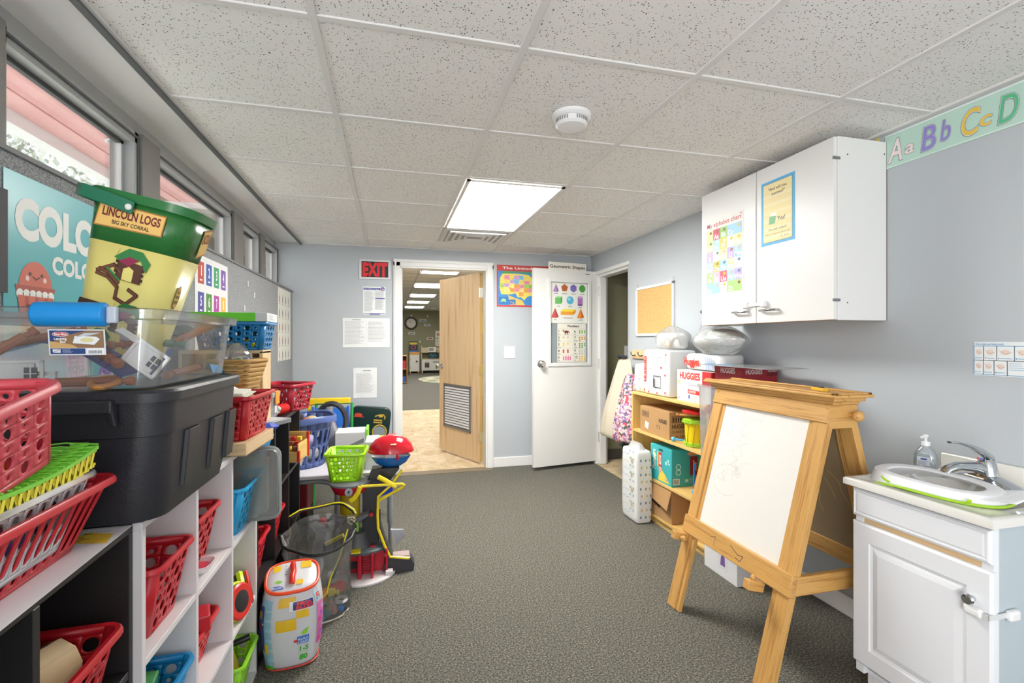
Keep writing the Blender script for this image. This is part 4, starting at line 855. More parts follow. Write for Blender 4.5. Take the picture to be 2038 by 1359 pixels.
def hb(o, a, b, h):
    w = 2*b; q = MB(); q.rect(0, 0, w, h, .0003, '#dddcda').text('HUGGIES', w*.08, h*.72, .042, .0008, HR, w=w*.62, bold=.04).rect(w*.76, h*.55, w, h, .0006, '#cc2f34')
    q.line([(w*.35, h*.52), (w*.5, h*.55), (w*.68, h*.5)], .004, .0008, '#9a9ca2').shape([(w*.34, h*.27), (w*.68, h*.25), (w*.68, h*.38), (w*.34, h*.4)], .0008, '#d8392c').lines(w*.37, w*.66, h*.29, h*.37, 2, .0011, '#f3e3e0', .005)
    q.disc(w*.07, h*.60, .012, .0008, '#e8c04c').disc(w*.38, h*.16, .008, .0008, '#3c62b4', .014).disc(w*.06, h*.08, .008, .0008, '#8a90a0').lines(w*.45, w*.7, h*.06, h*.18, 3, .0008, '#b8bcc2', .004); q.build('printing', o, faceL(a, b), smooth=0)
    w = 2*a; q = MB(); q.rect(0, h*.5, w, h, .0005, '#c22f36').text('HUGGIES', w*.1, h*.72, .03, .0008, '#f0e0de', w=w*.6, bold=.03); q.build('printing', o, faceN(a, b), smooth=0)
carton(1.845, 2.455, ST, 2.09, 2.80, ST+.20, mat('#dcdbd8', .4), 'white wipes box with red lettering on the bookcase top', deco=hb, name='wipes_box', flap=False)
o = carton(1.86, 2.215, ST-.0, 2.09, 2.44, ST+.245, mat('#a82a35', .4), 'narrow dark red box with white lettering behind the easel', name='wipes_box', flap=False, deco=lambda o, a, b, h: (MB().rect(.0, h*.8, 2*a, h, .0004, '#a82a35').text('HUGGIES', .02, h*.84, .026, .0008, '#f0e4e4', w=.11, bold=.03).rect(.16, h*.8, .23, h, .0006, '#7a1c28').text('HUGE VALUE', .165, h*.88, .012, .0009, '#f0e4e4', w=.06), )[0].build('printing', o, faceN(a, b), smooth=0) and MB().rect(.0, h*.8, 2*b, h, .0004, '#a82a35').text('HUGGIES', .05, h*.84, .03, .0008, '#f0e4e4', w=.12, bold=.03).build('printing', o, faceL(a, b), smooth=0))
tag(MB().box(1.86, 2.16, .2165, 2.08, 2.42, .905, mat('#dfe3e4', .5)).build('storage_tub', smooth=0, bevel=.01), 'tall pale storage tub standing behind the easel', 'storage tub')
p = thing('diaper_pack', 'white diaper pack with red script and blue stripes lying under the tied bag', 'diaper pack', place(1.975, 2.60, ST+.203, 0))
soft(.19, .36, .105, PK, seed=11, amt=.003, round_=.05).build('wrapper', p, smooth=60, sub=1)
q = MB().text('Huggies', .02, .03, .05, .0005, HR, w=.16, bold=.03)
for i in range(4): q.rect(.24+.018*i, .01, .25+.018*i, .09, .0005, '#a8bcdc')
q.build('printing', p, frame((-.1005, .18, 0), (0, -1, 0), (-.12, 0, 1)), smooth=0)
DIAP = mat('#dfe3e1', .7, key='diap'); n_ = N(DIAP, 'ShaderNodeTexNoise', Scale=14., Detail=3., Distortion=2.); L(DIAP, coords(DIAP, (1, .6, 2)), n_.inputs[0]); L(DIAP, ramp(DIAP, n_.outputs[0], [(.4, '#e6e7e6'), (.56, '#dfe4e1'), (.62, '#a8c6ba'), (.68, '#e2e2df'), (.8, '#c9c2b4')]), bs(DIAP).inputs['Base Color']); bump(DIAP, n_.outputs[0], 1., .02)
p = thing('plastic_bag', 'tied clear plastic bag bulging with patterned diapers, hanging corner up by the cupboard', 'plastic bag', place(1.935, 2.50, ST+.30, 0))
blob(.125, .215, .18, 21, bgM, top=.3, amt=.05, base=.45).build('bag_film', p, smooth=60, sub=1)
blob(.112, .19, .155, 22, DIAP, top=.5, amt=.05, base=.45).build('diaper_bundle', p, Matrix.Translation((0, 0, .008)), smooth=60, sub=1)
MB().loft([ering(a_, a_, z_, 14, -.035, y_) for a_, z_, y_ in ((.075, .12, .03), (.05, .165, .055), (.025, .205, .075), (.011, .235, .085), (.02, .255, .09), (.024, .275, .10), (.006, .285, .10))], bgM).build('knot', p, smooth=60)
# toy-filled clear bin beside packs, plastic sheets
b = thing('clear_bin', 'clear plastic bin of small toys at the near end of the bookcase top', 'bin', Matrix.Translation((1.765, 2.275, .2165)))
CB = clear('bin', '#f4f6f8', .12, .1, '#e6eaee', .25)
MB().loft([rring(.09, .20, .02, 0), rring(.11, .24, .02, .82), rring(.125, .255, .02, .822), rring(.125, .255, .02, .832)], CB, True, False).build('bin_body', b)
for i, c in enumerate(('#4a4a88', '#d8682c', '#e0b43c', '#b83c4a', '#5c9c58', '#4a4a88', '#d8682c')): MB().ball((-.005+.012*(i % 2), .08-.03*(i % 3), .03+.11*i), .03, c, n=10).build('small_toy', b)
sh = thing('plastic_sheet', 'clear plastic document sleeves lying behind the easel ledge', 'plastic sheet', place(1.90, 2.06, 1.10, 0))
MB().box(-.13, -.18, 0, .12, .36, .002, clear('sleeve', '#f4f8fa', .2, .15, '#eef2f4', .5)).box(-.125, -.17, .003, .115, .35, .004, clear('sleeve')).build('sleeve', sh, smooth=0)
MB().box(-.10, .10, .006, -.092, .34, .008, mat('#3a8ec8', .4)).build('blue_strip', sh, smooth=0)
sh.matrix_world = place(1.905, 2.12, 1.156, 0)
# white box on the floor behind the easel
def wb(o, a, b, h): 
    MB().rect(.12, h*.2, .2, h*.8, .0005, '#dcdfe4').shape([(.14, h*.3), (.18, h*.3), (.175, h*.55), (.16, h*.68), (.145, h*.5)], .0009, '#7a5a9c').disc(.16, h*.66, .012, .0012, '#e08a3c').build('printing', o, faceL(a, b), smooth=0)
carton(1.765, 2.14, 0, 2.0, 2.41, .215, mat('#e3e4e6', .45), 'white box with a small purple picture on the carpet behind the easel', deco=wb, name='storage_box', flap=False)
# coat rack and coats
rk = thing('coat_rack', 'short wooden coat rack board with hooks on the right wall', 'coat rack', Matrix.Translation((2.085, 3.72, 1.17)))
MB().box(-.003, -.12, -.03, .014, .14, .045, PINE(1)).build('board', rk, bevel=.002)
for y in (-.05, .07): MB().tube([(0, y, .0), (-.03, y, -.005), (-.045, y, .01), (-.045, y, .03)], .004, mat('#2a2a2c', .4), 6).build('hook', rk)
def coat(label, M, c, wx, wy, h, seed, name='coat', m2=None, lean=0.):
    o = thing(name, label, 'coat', M); rnd = random.Random(seed); ph = [rnd.uniform(0, 6) for _ in range(5)]; rings = []
    for k in range(14):
        t = k/13; f = .30+.70*min(1, (1-t)*1.35)**.8
        rings.append([(wx*f*(1+.20*math.sin(5*a+ph[0]+t*2.5)+.10*math.sin(11*a+ph[1]+t*2))*math.cos(a)-.02*(1-t), wy*f*(1+.14*math.sin(4*a+ph[2]+t*2)+.08*math.sin(9*a+ph[3]))*math.sin(a)+lean*(1-t), -h*(1-t)+.012*math.sin(3*a+ph[4])*(1-t)) for a in [2*math.pi*i/36 for i in range(36)]])
    MB().loft(rings, c).build('body', o, smooth=60, sub=1)
    if m2: MB().tube([(-.01, .05, -.01), (-.045, .02, .01), (-.045, -.02, .012), (-.01, -.05, 0)], .016, m2, 8).build('collar', o, smooth=60)
    return o
cr = painted('coatc', '#cfc5b0', .95, 50, .5); ol = painted('coatg', '#6f7a58', .95, 50, .5)
coat('olive green jacket hanging at the back of the coat rack', place(2.015, 3.93, 1.14, 0), ol, .05, .10, .42, 2)
coat('long cream coat with a dark collar hanging from the coat rack', place(1.985, 3.80, 1.15, 0), cr, .095, .235, .74, 5, m2=mat('#22252c', .8), lean=.14)
fl = mat('#c98a98', .8, key='floral'); v_ = coords(fl, (1, 1, 1)); vo = N(fl, 'ShaderNodeTexVoronoi', Scale=60.); ns = N(fl, 'ShaderNodeTexNoise', Scale=12., Detail=3.)
L(fl, v_, ns.inputs[0]); mxx = N(fl, 'ShaderNodeMix', data_type='VECTOR'); mxx.inputs[0].default_value = .12; L(fl, v_, mxx.inputs[4]); L(fl, ns.outputs['Color'], mxx.inputs[5]); L(fl, mxx.outputs[1], vo.inputs[0])
sc_ = N(fl, 'ShaderNodeSeparateColor'); L(fl, vo.outputs['Color'], sc_.inputs[0])
L(fl, ramp(fl, sc_.outputs[0], [(0, '#d8c0b4'), (.18, '#b8485c'), (.34, '#6a5a94'), (.48, '#e0a0a8'), (.62, '#44584c'), (.76, '#ddd0cc'), (.9, '#a87cae')], 'CONSTANT'), bs(fl).inputs['Base Color'])
coat('flowered pink and purple jacket rolled against the end of the bookcase', place(1.885, 3.51, 1.03, 0), fl, .10, .14, .56, 7, m2=None)
coat('dark green jacket hem showing beneath the cream coat', place(1.95, 3.62, .55, 0), mat('#2f3a30', .9), .07, .11, .15, 9)
# ================================================================ cube shelving on the left
SX0, SX1, SH = -.80, -.505, .917
def cube_unit(name, label, M, n, m_, w=.30, top_m=None, rows=3, h=SH, holes=()):
    """local: x = depth (0 back .. .295 front), y = length"""
    o = thing(name, label, 'shelving unit', M); D = .295; Lg = n*w; pt = .016
    MB().box(0, 0, h-pt, D, Lg, h, top_m or m_).build('top_board', o, smooth=0, bevel=.001, seg=1)
    MB().box(0, 0, 0, D, Lg, pt, m_).build('bottom_board', o, smooth=0, bevel=.001, seg=1)
    for y in (0, Lg-pt): MB().box(0, y, pt, D, y+pt, h-pt, m_).build('side_panel', o, smooth=0, bevel=.001, seg=1)
    for i in range(1, n): MB().box(0, i*w-pt/2, pt, D, i*w+pt/2, h-pt, m_).build('divider', o, smooth=0, bevel=.001, seg=1)
    for r in range(1, rows): MB().box(.002, pt, h/rows*r-pt/2, D-.001, Lg-pt, h/rows*r+pt/2, m_).build('shelf', o, smooth=0, bevel=.001, seg=1)
    MB().box(.001, .005, .005, .005, Lg-.005, h-.005, m_).build('back_panel', o, smooth=0)
    return o
scf = painted('topscuff', '#b9b6b8', .3, 12, .1); n_ = N(scf, 'ShaderNodeTexNoise', Scale=7., Detail=5., Distortion=1.); L(scf, coords(scf, (1, 6, 1)), n_.inputs[0])
L(scf, ramp(scf, n_.outputs[0], [(.35, '#4a484a'), (.5, '#8f8c8e'), (.65, '#d8d6d8')]), bs(scf).inputs['Base Color'])
cube_unit('cube_shelf', 'black cube shelving unit nearest the camera holding stacked baskets', place(-.785, .26, 0, 2.0), 3, BLACKM, .298)
cube_unit('cube_shelf', 'white cube shelving unit between the two black ones', place(SX0, 1.165, 0), 3, WHITEM, .2975)
cube_unit('cube_shelf', 'black cube shelving unit nearest the back wall', place(SX0, 2.062, 0), 3, BLACKM, .303)
for i, z in enumerate((.3, .6)): pass
# ---------------------------------------------------------------- baskets
def basket(name, label, M, wt, lt, wb, lb, h, c, pat='dots', cat='basket', r=.025, nx=6, ny=7, nz=5, rim=.012, group=None, handle=False, solid=.0025, seed=0):
    """w along x, l along y"""
    q = MB(); TT = lambda a, b, t: a+(b-a)*t
    def pt(side, a, t):
        w, l = TT(wb, wt, t)/2, TT(lb, lt, t)/2; z = h*t
        if side == 0: return (a*2*(w-r), -l, z)
        if side == 1: return (w, a*2*(l-r), z)
        if side == 2: return (-a*2*(w-r), l, z)
        return (-w, -a*2*(l-r), z)
    t0, t1 = .07, .90
    for side in range(4):
        ln = (wt+wb if side % 2 == 0 else lt+lb)/2-2*r; nc = nx if side % 2 == 0 else ny
        # plain bands
        for ta, tb in ((0, t0), (t1, 1)): q.add([pt(side, -.5, ta), pt(side, .5, ta), pt(side, .5, tb), pt(side, -.5, tb)], [(0, 1, 2, 3)], c)
        if pat == 'slots': cells = [(i, 0, i/nc-.5, (i+1)/nc-.5, t0, t1) for i in range(nc)]
        else: cells = [(i, j, i/nc-.5, (i+1)/nc-.5, TT(t0, t1, j/nz), TT(t0, t1, (j+1)/nz)) for i in range(nc) for j in range(nz)]
        for i, j, a0, a1, ta, tb in cells:
            am, tm = (a0+a1)/2, (ta+tb)/2; ha, ht = (a1-a0)/2, (tb-ta)/2; ra, rt = ha*ln, ht*h
            if pat == 'slots': fa, ft, pw = .68, .88, 4.
            elif pat == 'oval': fa, ft, pw = .62, .78, 2.
            else:
                big = (i+j) % 2 == 0; rr = min(ra, rt)*(.90 if big else .42); fa, ft, pw = rr/ra, rr/rt, 2.
            n = 12 if pat == 'dots' else 16; O, I = [], []
            for k in range(n):
                an = 2*math.pi*k/n+math.pi/4; c_, s_ = math.cos(an), math.sin(an); mxx = max(abs(c_), abs(s_))
                O.append(pt(side, am+ha*c_/mxx, tm+ht*s_/mxx))
                e = 2/pw; I.append(pt(side, am+ha*fa*math.copysign(abs(c_)**e, c_), tm+ht*ft*math.copysign(abs(s_)**e, s_)))
            q.add(O+I, [(k, (k+1) % n, n+(k+1) % n, n+k) for k in range(n)], c)
    # corners
    for kx, ky, a0 in ((1, -1, -90), (1, 1, 0), (-1, 1, 90), (-1, -1, 180)):
        V = []
        for t in (0, 1):
            w, l = TT(wb, wt, t)/2, TT(lb, lt, t)/2
            for i in range(5): an = R(a0+90*i/4); V.append((kx*(w-r)+r*math.cos(an), ky*(l-r)+r*math.sin(an), h*t))
        q.add(V, [(i, i+1, 6+i, 5+i) for i in range(4)], c)
    q.poly(rring(wb, lb, r, 0, 4), c)
    o = q.build(name, M=M, solid=solid, smooth=40); tag(o, label, cat, group)
    rg = MB(); P0 = rring(wt, lt, r, h, 4); Pm = rring(wt+2*rim, lt+2*rim, r+rim, h, 4); P1 = rring(wt+2*rim, lt+2*rim, r+rim, h-rim*.8, 4)
    rg.loft([rring(wt-.003, lt-.003, r, h-.004, 4), rring(wt, lt, r, h+.002, 4), rring(wt+rim*1.4, lt+rim*1.4, r+rim*.7, h+.003, 4), rring(wt+2*rim, lt+2*rim, r+rim, h-.002, 4), P1, rring(wt+2*rim-.004, lt+2*rim-.004, r+rim, h-rim*.8, 4), rring(wt+.002, lt+.002, r, h-.004, 4)], c, False, False)
    rg.build('rim', o, smooth=50); return o
RED = mat('#c4202e', .3); REDP = mat('#d0555c', .45); LIME = mat('#a6e01e', .3); SKY = mat('#1f9fd6', .3); BLU = mat('#1277b4', .3); CRIM = mat('#b01c34', .3); GREENB = mat('#8fd02c', .3)
# near stack on the black unit : slotted red basket > clear basket > tray > tilted red basket
bm = place(-.645, .885, SH+.002, 2)
basket('basket', 'long red slotted basket at the bottom of the pile nearest the camera', bm, .275, .39, .18, .34, .122, RED, 'slots', nx=7, ny=12, r=.03, rim=.011)
basket('basket', 'clear plastic basket nested inside the red slotted basket', place(-.640, .858, SH+.030, 2), .255, .345, .20, .26, .118, clear('clb', '#f2f2f4', .14, .15, '#e4e5ea', .65), 'oval', nx=5, ny=9, nz=3, r=.03, rim=.008)
tr = thing('bead_tray', 'bowed green and yellow ribbed plastic track tray lying on the clear basket', 'toy tray', place(-.605, .845, SH+.130, 2) @ Matrix.Scale(.96, 4))
GT, YT = mat('#86d84a', .35), mat('#e9d92a', .35)
def trk(z0, z1, c, wi, w2):
    q = MB(); K = 22
    rows = []
    for k in range(K+1):
        y = -.20+.38*k/K; zz = .035*math.exp(-((y+.02)/.16)**2)*0+.012+.045*(1-((y+.01)/.2)**2)*-.5+.02
        rows.append((y, zz))
    V = []; F = []
    q.loft([[(-wi, y, zz+z0), (wi, y, zz+z0), (w2, y, zz+z1), (-w2, y, zz+z1)] for y, zz in rows], c)
    return q, rows
q, rows = trk(.030, .036, GT, .105, .105); 
for y, zz in rows[::1]:
    q.tube([(-.104, y, zz+.038), (-.05, y+.006, zz+.042), (0, y, zz+.038)], .0016, GT, 4); q.tube([(.0, y, zz+.038), (.05, y+.006, zz+.042), (.104, y, zz+.038)], .0016, GT, 4)
    for x in (.075, -.075): q.lathe([(.014, zz+.037), (.0155, zz+.041), (.013, zz+.041), (.011, zz+.037)], GT, 10, (x, y, 0), 1, .6)
q.build('green_tray', tr, smooth=40)
q, rows = trk(0.0, .004, YT, .10, .10)
for i, (y, zz) in enumerate(rows[:-1]):
    for x in (-.1, .1): q.tube([(x, y, zz), (x*1.03, y+.004, zz+.028), (x, y+.017, zz+.030)], .0022, YT, 5); q.add([(x, y+.003, zz), (x, y+.014, zz), (x*.93, y+.014, zz+.026), (x*.93, y+.003, zz+.026)], [(0, 1, 2, 3)], YT)
q.build('yellow_tray', tr, smooth=40)
tm = Matrix.Translation((-.592, .792, 1.090)) @ Matrix.Rotation(R(1), 4, 'Z') @ Matrix.Rotation(R(12), 4, 'X')
basket('basket', 'red dotted basket tilted on top of the green tray, nearest the camera', tm, .19, .26, .165, .252, .122, mat('#cc4a56', .42), 'dots', nx=5, ny=6, nz=5, r=.03, rim=.012)
rn = random.Random(17)
def toy(label, kind, M, c, s=.02, cat='toy', group=None, name='toy_block'):
    q = MB()
    if kind == 'brick': q.box(-s, -s*.6, 0, s, s*.6, s, c); [q.cyl((x, 0, s), (x, 0, s*1.25), s*.28, c, n=10) for x in (-s*.5, s*.5)]
    elif kind == 'ball': q.ball((0, 0, s), s, c)
    elif kind == 'ring': q.tube([(s*1.3*math.cos(2*math.pi*i/16), s*1.3*math.sin(2*math.pi*i/16), s*.5) for i in range(16)], s*.45, c, 8, True)
    elif kind == 'peg': q.lathe([(s*.7, 0), (s*.75, s*.8), (s*.35, s*1.1), (s*.6, s*1.5), (s*.5, s*2), (s*.05, s*2.2)], c, 14)
    elif kind == 'car': q.loft([rring(s*3, s*1.4, s*.3, 0, 2), rring(s*3, s*1.4, s*.3, s*.6, 2), rring(s*1.6, s*1.2, s*.3, s*.7, 2), rring(s*1.2, s*1.1, s*.3, s*1.2, 2)], c); [q.cyl((x, -s*.8, s*.1), (x, s*.8, s*.1), s*.35, mat('#1e1e20', .5), n=10) for x in (-s*.9, s*.9)]
    return tag(q.build(name, M=M, smooth=40), label, cat, group)
for i, (n_, c, dx, dy, dz, kd) in enumerate((('blue', '#2255b0', -.02, -.05, .02, 'ball'), ('orange', '#e0692a', .03, .05, .02, 'brick'), ('silver', '#9aa4b0', -.03, .02, .02, 'ring'), ('navy', '#22306a', .02, -.02, .03, 'ball'))):
    toy('%s toy piece inside the tilted red dotted basket' % n_, kd, tm @ place(dx, dy, .006), c, .024)
for i, (n_, c, dx, dy, kd) in enumerate((('teal', '#2f9a8a', .03, -.13, 'brick'), ('orange', '#d9682c', -.02, -.06, 'ball'), ('white', '#dfe0e2', .04, 0, 'ring'), ('green', '#3f9a4c', .0, .07, 'brick'), ('purple', '#7a5aa8', .05, .10, 'ball'), ('yellow', '#e2c22c', .04, -.09, 'peg'))):
    toy('%s toy piece inside the clear nested basket' % n_, kd, place(-.635+dx*.8, .86+dy*.8, SH+.034, rn.uniform(0, 90)), c, .024)
pp = thing('paper_sheets', 'loose printed papers in a plastic sleeve under the red slotted basket', 'papers', place(-.66, .93, SH+.0005, 3))
MB().box(-.14, -.55, 0, .155, .215, .0012, mat('#dadade', .25)).build('sleeve', pp, smooth=0)
MB().shape([(.07, .14), (.15, .12), (.14, .17), (.09, .19)], .0016, '#d8b83a').lines(-.05, .13, .14, .21, 8, .0016, '#7c7f86', .003).rect(.06, -.36, .15, -.26, .0016, '#3a4a6a').shape([(.05, -.5), (.15, -.47), (.15, -.36), (.05, -.36)], .0018, '#b88478').build('printing', pp, smooth=0)
# ---------------------------------------------------------------- dark tote
TM = painted('tote', '#26272e', .42, 260, .25)
to = thing('storage_tote', 'large dark grey lidded plastic storage tote on the shelving', 'storage tote', Matrix.Translation((-.628, 1.358, SH)))
w, l = .385, .50; h = .262
MB().loft([rring(w-.10, l-.10, .05, .001, 6), rring(w-.07, l-.07, .06, .006, 6), rring(w-.055, l-.055, .06, .05, 6), rring(w-.035, l-.035, .055, h*.70, 6), rring(w-.035, l-.035, .055, h*.705, 6), rring(w-.020, l-.020, .055, h*.715, 6), rring(w-.012, l-.012, .055, h, 6)], TM).build('tub', to, smooth=30)
MB().loft([rring(w-.01, l-.01, .055, h-.004, 6), rring(w+.012, l+.012, .06, h-.004, 6), rring(w+.012, l+.012, .06, h+.014, 6), rring(w+.004, l+.004, .06, h+.020, 6), rring(w-.02, l-.02, .055, h+.022, 6), rring(w-.03, l-.03, .055, h+.016, 6), rring(w-.05, l-.05, .05, h+.02, 6)], TM).build('lid', to, smooth=30)
for s_ in (1, -1):
    y = -s_*(l/2)
    MB().box(-.13, y-.022*s_, h-.022, .105, y+.004*s_, h+.004, TM).loft([[(.105, y-.022*s_, h), (.105, y, h), (.090, y, h), (.090, y-.022*s_, h)], [(.108, y-.012*s_, h-.05), (.108, y, h-.05), (.098, y, h-.05), (.098, y-.012*s_, h-.05)]], TM).build('handle', to, smooth=0, bevel=.003)
for y in (-.12, .04, .16):
    MB().loft([[(w/2-.030, y, .05), (w/2-.030, y+.07, .05), (w/2-.020, y+.066, .05), (w/2-.020, y+.004, .05)], [(w/2-.018, y, h*.69), (w/2-.018, y+.07, h*.69), (w/2-.008, y+.066, h*.69), (w/2-.008, y+.004, h*.69)]], TM).build('rib', to, smooth=0, bevel=.002)
# ---------------------------------------------------------------- clear latching box
BXm = clear('latch', '#eef0f2', .08, .1, '#dfe2e6', .08)
BZ0 = 1.204
cb = thing('clear_storage_box', 'clear plastic box with a blue latch handle, full of toy building pieces', 'storage box', Matrix.Translation((-.612, 1.315, BZ0)))
w, l, h = .37, .50, .158
MB().loft([rring(w-.07, l-.08, .03, 0, 5), rring(w-.06, l-.07, .035, .004, 5), rring(w-.03, l-.035, .035, h-.022, 5), rring(w-.004, l-.004, .04, h-.020, 5), rring(w, l, .04, h-.002, 5), rring(w-.006, l-.006, .04, h, 5), rring(w-.025, l-.03, .03, h-.002, 5), rring(w-.036, l-.04, .03, h-.03, 5)], BXm, True, False).build('box_body', cb, smooth=40)
HB = mat('#1487cf', .35)
MB().loft([[(-.106+i*.0, y, z) for y, z in ()] for i in ()], HB) if False else None
P = [(math.cos(R(a))*.020-l/2-.006, math.sin(R(a))*.023+h-.014) for a in range(0, 360, 30)]
MB().loft([[(x, y, z) for y, z in P] for x in (-.016, .096)], HB).build('latch_handle', cb, smooth=40, bevel=.004)
MB().box(.096, -l/2-.012, h-.03, .113, -l/2+.0, h+.002, clear('latchend', '#f0f4fa', .1, .1, '#dfe8f4', .5)).build('latch_hinge', cb, bevel=.003)
q = MB().box(0, 0, 0, .118, .064, .0006, mat('#dfe3ea', .3)).rect(.003, .018, .115, .061, .001, '#1f3c74').shape([(.003, .03), (.04, .05), (.08, .061), (.115, .061), (.115, .018), (.003, .018)], .0013, '#8a6a4a').shape([(.003, .018), (.003, .035), (.05, .026), (.06, .018)], .0015, '#c9a468')
q.shape([(.05, .03), (.095, .026), (.107, .04), (.10, .046), (.055, .048)], .0017, '#dfe6ea').shape([(.055, .044), (.09, .05), (.11, .056), (.075, .055)], .0019, '#b9c4cc').disc(.08, .038, .014, .0021, '#d8d29a', .006)
q.disc(.026, .052, .017, .002, '#eef0f2', .006).disc(.026, .052, .016, .0022, '#b8303a', .0052).text('Sterilite', .026, .0495, .006, .0024, '#f2f2f2', 'c', w=.026, bold=.02)
q.text('Latching', .012, .038, .006, .002, '#f2f4f6', w=.026, bold=.02).text('Box', .024, .031, .006, .002, '#f2f4f6', w=.012, bold=.02).rect(.003, .003, .075, .017, .001, '#23417c').rect(.008, .006, .024, .015, .0013, '#d8dbe2').lines(.028, .05, .005, .015, 4, .0013, '#aab8d8', .001).rect(.078, .003, .114, .017, .0013, '#eceff2')
for i in range(12): q.rect(.082+.0024*i, .004, .0832+.0024*i, .012, .0016, '#303338')
for i in range(6): q.rect(.008+.003*(i % 5), .006+.0018*i, .010+.003*(i % 5), .0075+.0018*i, .0016, '#2a3a70')
q.build('box_label', cb, frame((-.002, -l/2+.0085, .068), (1, 0, 0), (0, -.10, 1)) @ Matrix.Scale(.76, 4), smooth=0)
# toy pieces inside
LOG = wood('log', '#9a5c38', '#7a4226', 0, .6, 2.); RF = mat('#3b5fae', .45); NV = mat('#2c4a86', .45); GRD = mat('#2f6a4c', .45); WH = mat('#dfe0dd', .5)
def C(x, y, z, rz=0, ry=0, rx=0): return Matrix.Translation((-.612, 1.315, BZ0)) @ place(x, y, z, rz, ry, rx)
def log(M, l, label, c=LOG): 
    q = MB(); r = .0095
    q.loft([[(x, f*r*math.cos(t_), f*r*math.sin(t_)) for t_ in [2*math.pi*i/10 for i in range(10)]] for x, f in ((0, .9), (.002, 1), (.012, 1), (.0125, .55), (.022, .55), (.0225, 1), (l-.0225, 1), (l-.022, .55), (l-.0125, .55), (l-.012, 1), (l-.002, 1), (l, .9))], c)
    return tag(q.build('toy_log', M=M, smooth=35), label, 'toy log', 'toy building pieces in the clear box')
log(C(-.155, -.185, .05, 30, -38), .11, 'short notched toy log leaning up at the left front of the clear box')
log(C(-.045, -.19, .013, 5), .15, 'long notched toy log lying along the front floor of the clear box')
log(C(.045, -.17, .070, -30, 25), .055, 'short notched toy log tipped down near the front right of the clear box')
log(C(.052, -.165, .085, 20, -6), .05, 'topmost short toy log near the front right of the clear box')
log(C(-.175, -.12, .08, 20, -15), .16, 'notched toy log high at the left side of the clear box')
log(C(.10, .02, .09, 70, -20), .15, 'notched toy log by the right wall of the clear box')
log(C(.115, -.06, .015, 85, -4), .17, 'notched toy log on the floor along the right wall of the clear box')
log(C(-.01, -.04, .105, 12, 8), .15, 'dark green toy roof rod lying high in the clear box', GRD)
def roof(M, w, l, c, label):
    q = MB(); nn = 8
    for i in range(nn): q.loft([[(w*(i+.06)/nn, 0, 0), (w*(i+.94)/nn, 0, 0), (w*(i+.94)/nn, 0, .005), (w*(i+.06)/nn, 0, .005)], [(w*(i+.06)/nn, l, 0), (w*(i+.94)/nn, l, 0), (w*(i+.94)/nn, l, .005), (w*(i+.06)/nn, l, .005)]], c)
    q.box(0, 0, .0002, w, l, .002, c)
    return tag(q.build('toy_roof', M=M, smooth=0), label, 'toy roof', 'toy building pieces in the clear box')
roof(C(-.10, -.02, .075, 20, 18, 30), .19, .11, RF, 'blue plastic toy roof panel near the top of the clear box')
roof(C(-.17, .02, .09, -15, 8, 20), .15, .10, RF, 'second blue toy roof panel at the left of the clear box')
roof(C(-.03, -.17, .095, -10, 32, 12), .14, .06, NV, 'navy toy roof board sloping down across the middle of the clear box')
roof(C(.0, .08, .09, 30, -12, 10), .13, .12, mat('#3a4a48', .5), 'dark green grey toy roof panel at the back of the clear box')
def house(M, label):
    o = thing('toy_window_wall', label, 'toy wall', M, 'toy building pieces in the clear box')
    q = MB().box(0, 0, 0, .055, .006, .052, WH).box(-.006, -.004, 0, .07, .002, .006, WH).box(-.006, -.004, .048, .07, .002, .054, WH).box(-.006, -.004, 0, 0, .002, .054, WH).box(.064, -.004, 0, .07, .002, .054, WH)
    q.build('panel', o, smooth=0, bevel=.001)
    MB().box(.040, -.0015, .016, .060, .0, .040, mat('#4a4d54', .5)).box(.049, -.0025, .016, .051, -.0012, .040, WH).box(.040, -.0025, .027, .060, -.0012, .029, WH).build('window', o, smooth=0)
    return o
house(C(-.105, -.205, .004, 6), 'white toy wall with a window standing at the front left of the clear box')
house(C(.085, -.175, .055, -12, 35, -10), 'white toy wall with a window tilted at the front right of the clear box')
tag(MB().box(0, 0, 0, .06, .004, .045, WH).box(0, -.012, .04, .06, .004, .044, WH).build('toy_wall_panel', M=C(.055, -.13, .085, -20, 28, 20), smooth=0, bevel=.001), 'plain white toy wall piece near the top right of the clear box', 'toy wall', 'toy building pieces in the clear box')
tag(MB().box(0, 0, 0, .05, .004, .008, WH).box(0, 0, 0, .004, .004, .03, WH).box(.046, 0, 0, .05, .004, .03, WH).build('toy_fence', M=C(-.02, -.19, .035, 5, 180), smooth=0, bevel=.0005), 'white toy fence piece hanging upside down behind the label of the clear box', 'toy fence', 'toy building pieces in the clear box')
tag(MB().tube([(.022*math.cos(2*math.pi*i/20), .022*math.sin(2*math.pi*i/20), 0) for i in range(20)], .006, mat('#c98a4a', .5), 8, True).build('wooden_ring', M=C(.06, -.19, .012, 0, 0, 20)), 'flat wooden ring on the floor of the clear box near the right corner', 'toy ring', 'toy building pieces in the clear box')
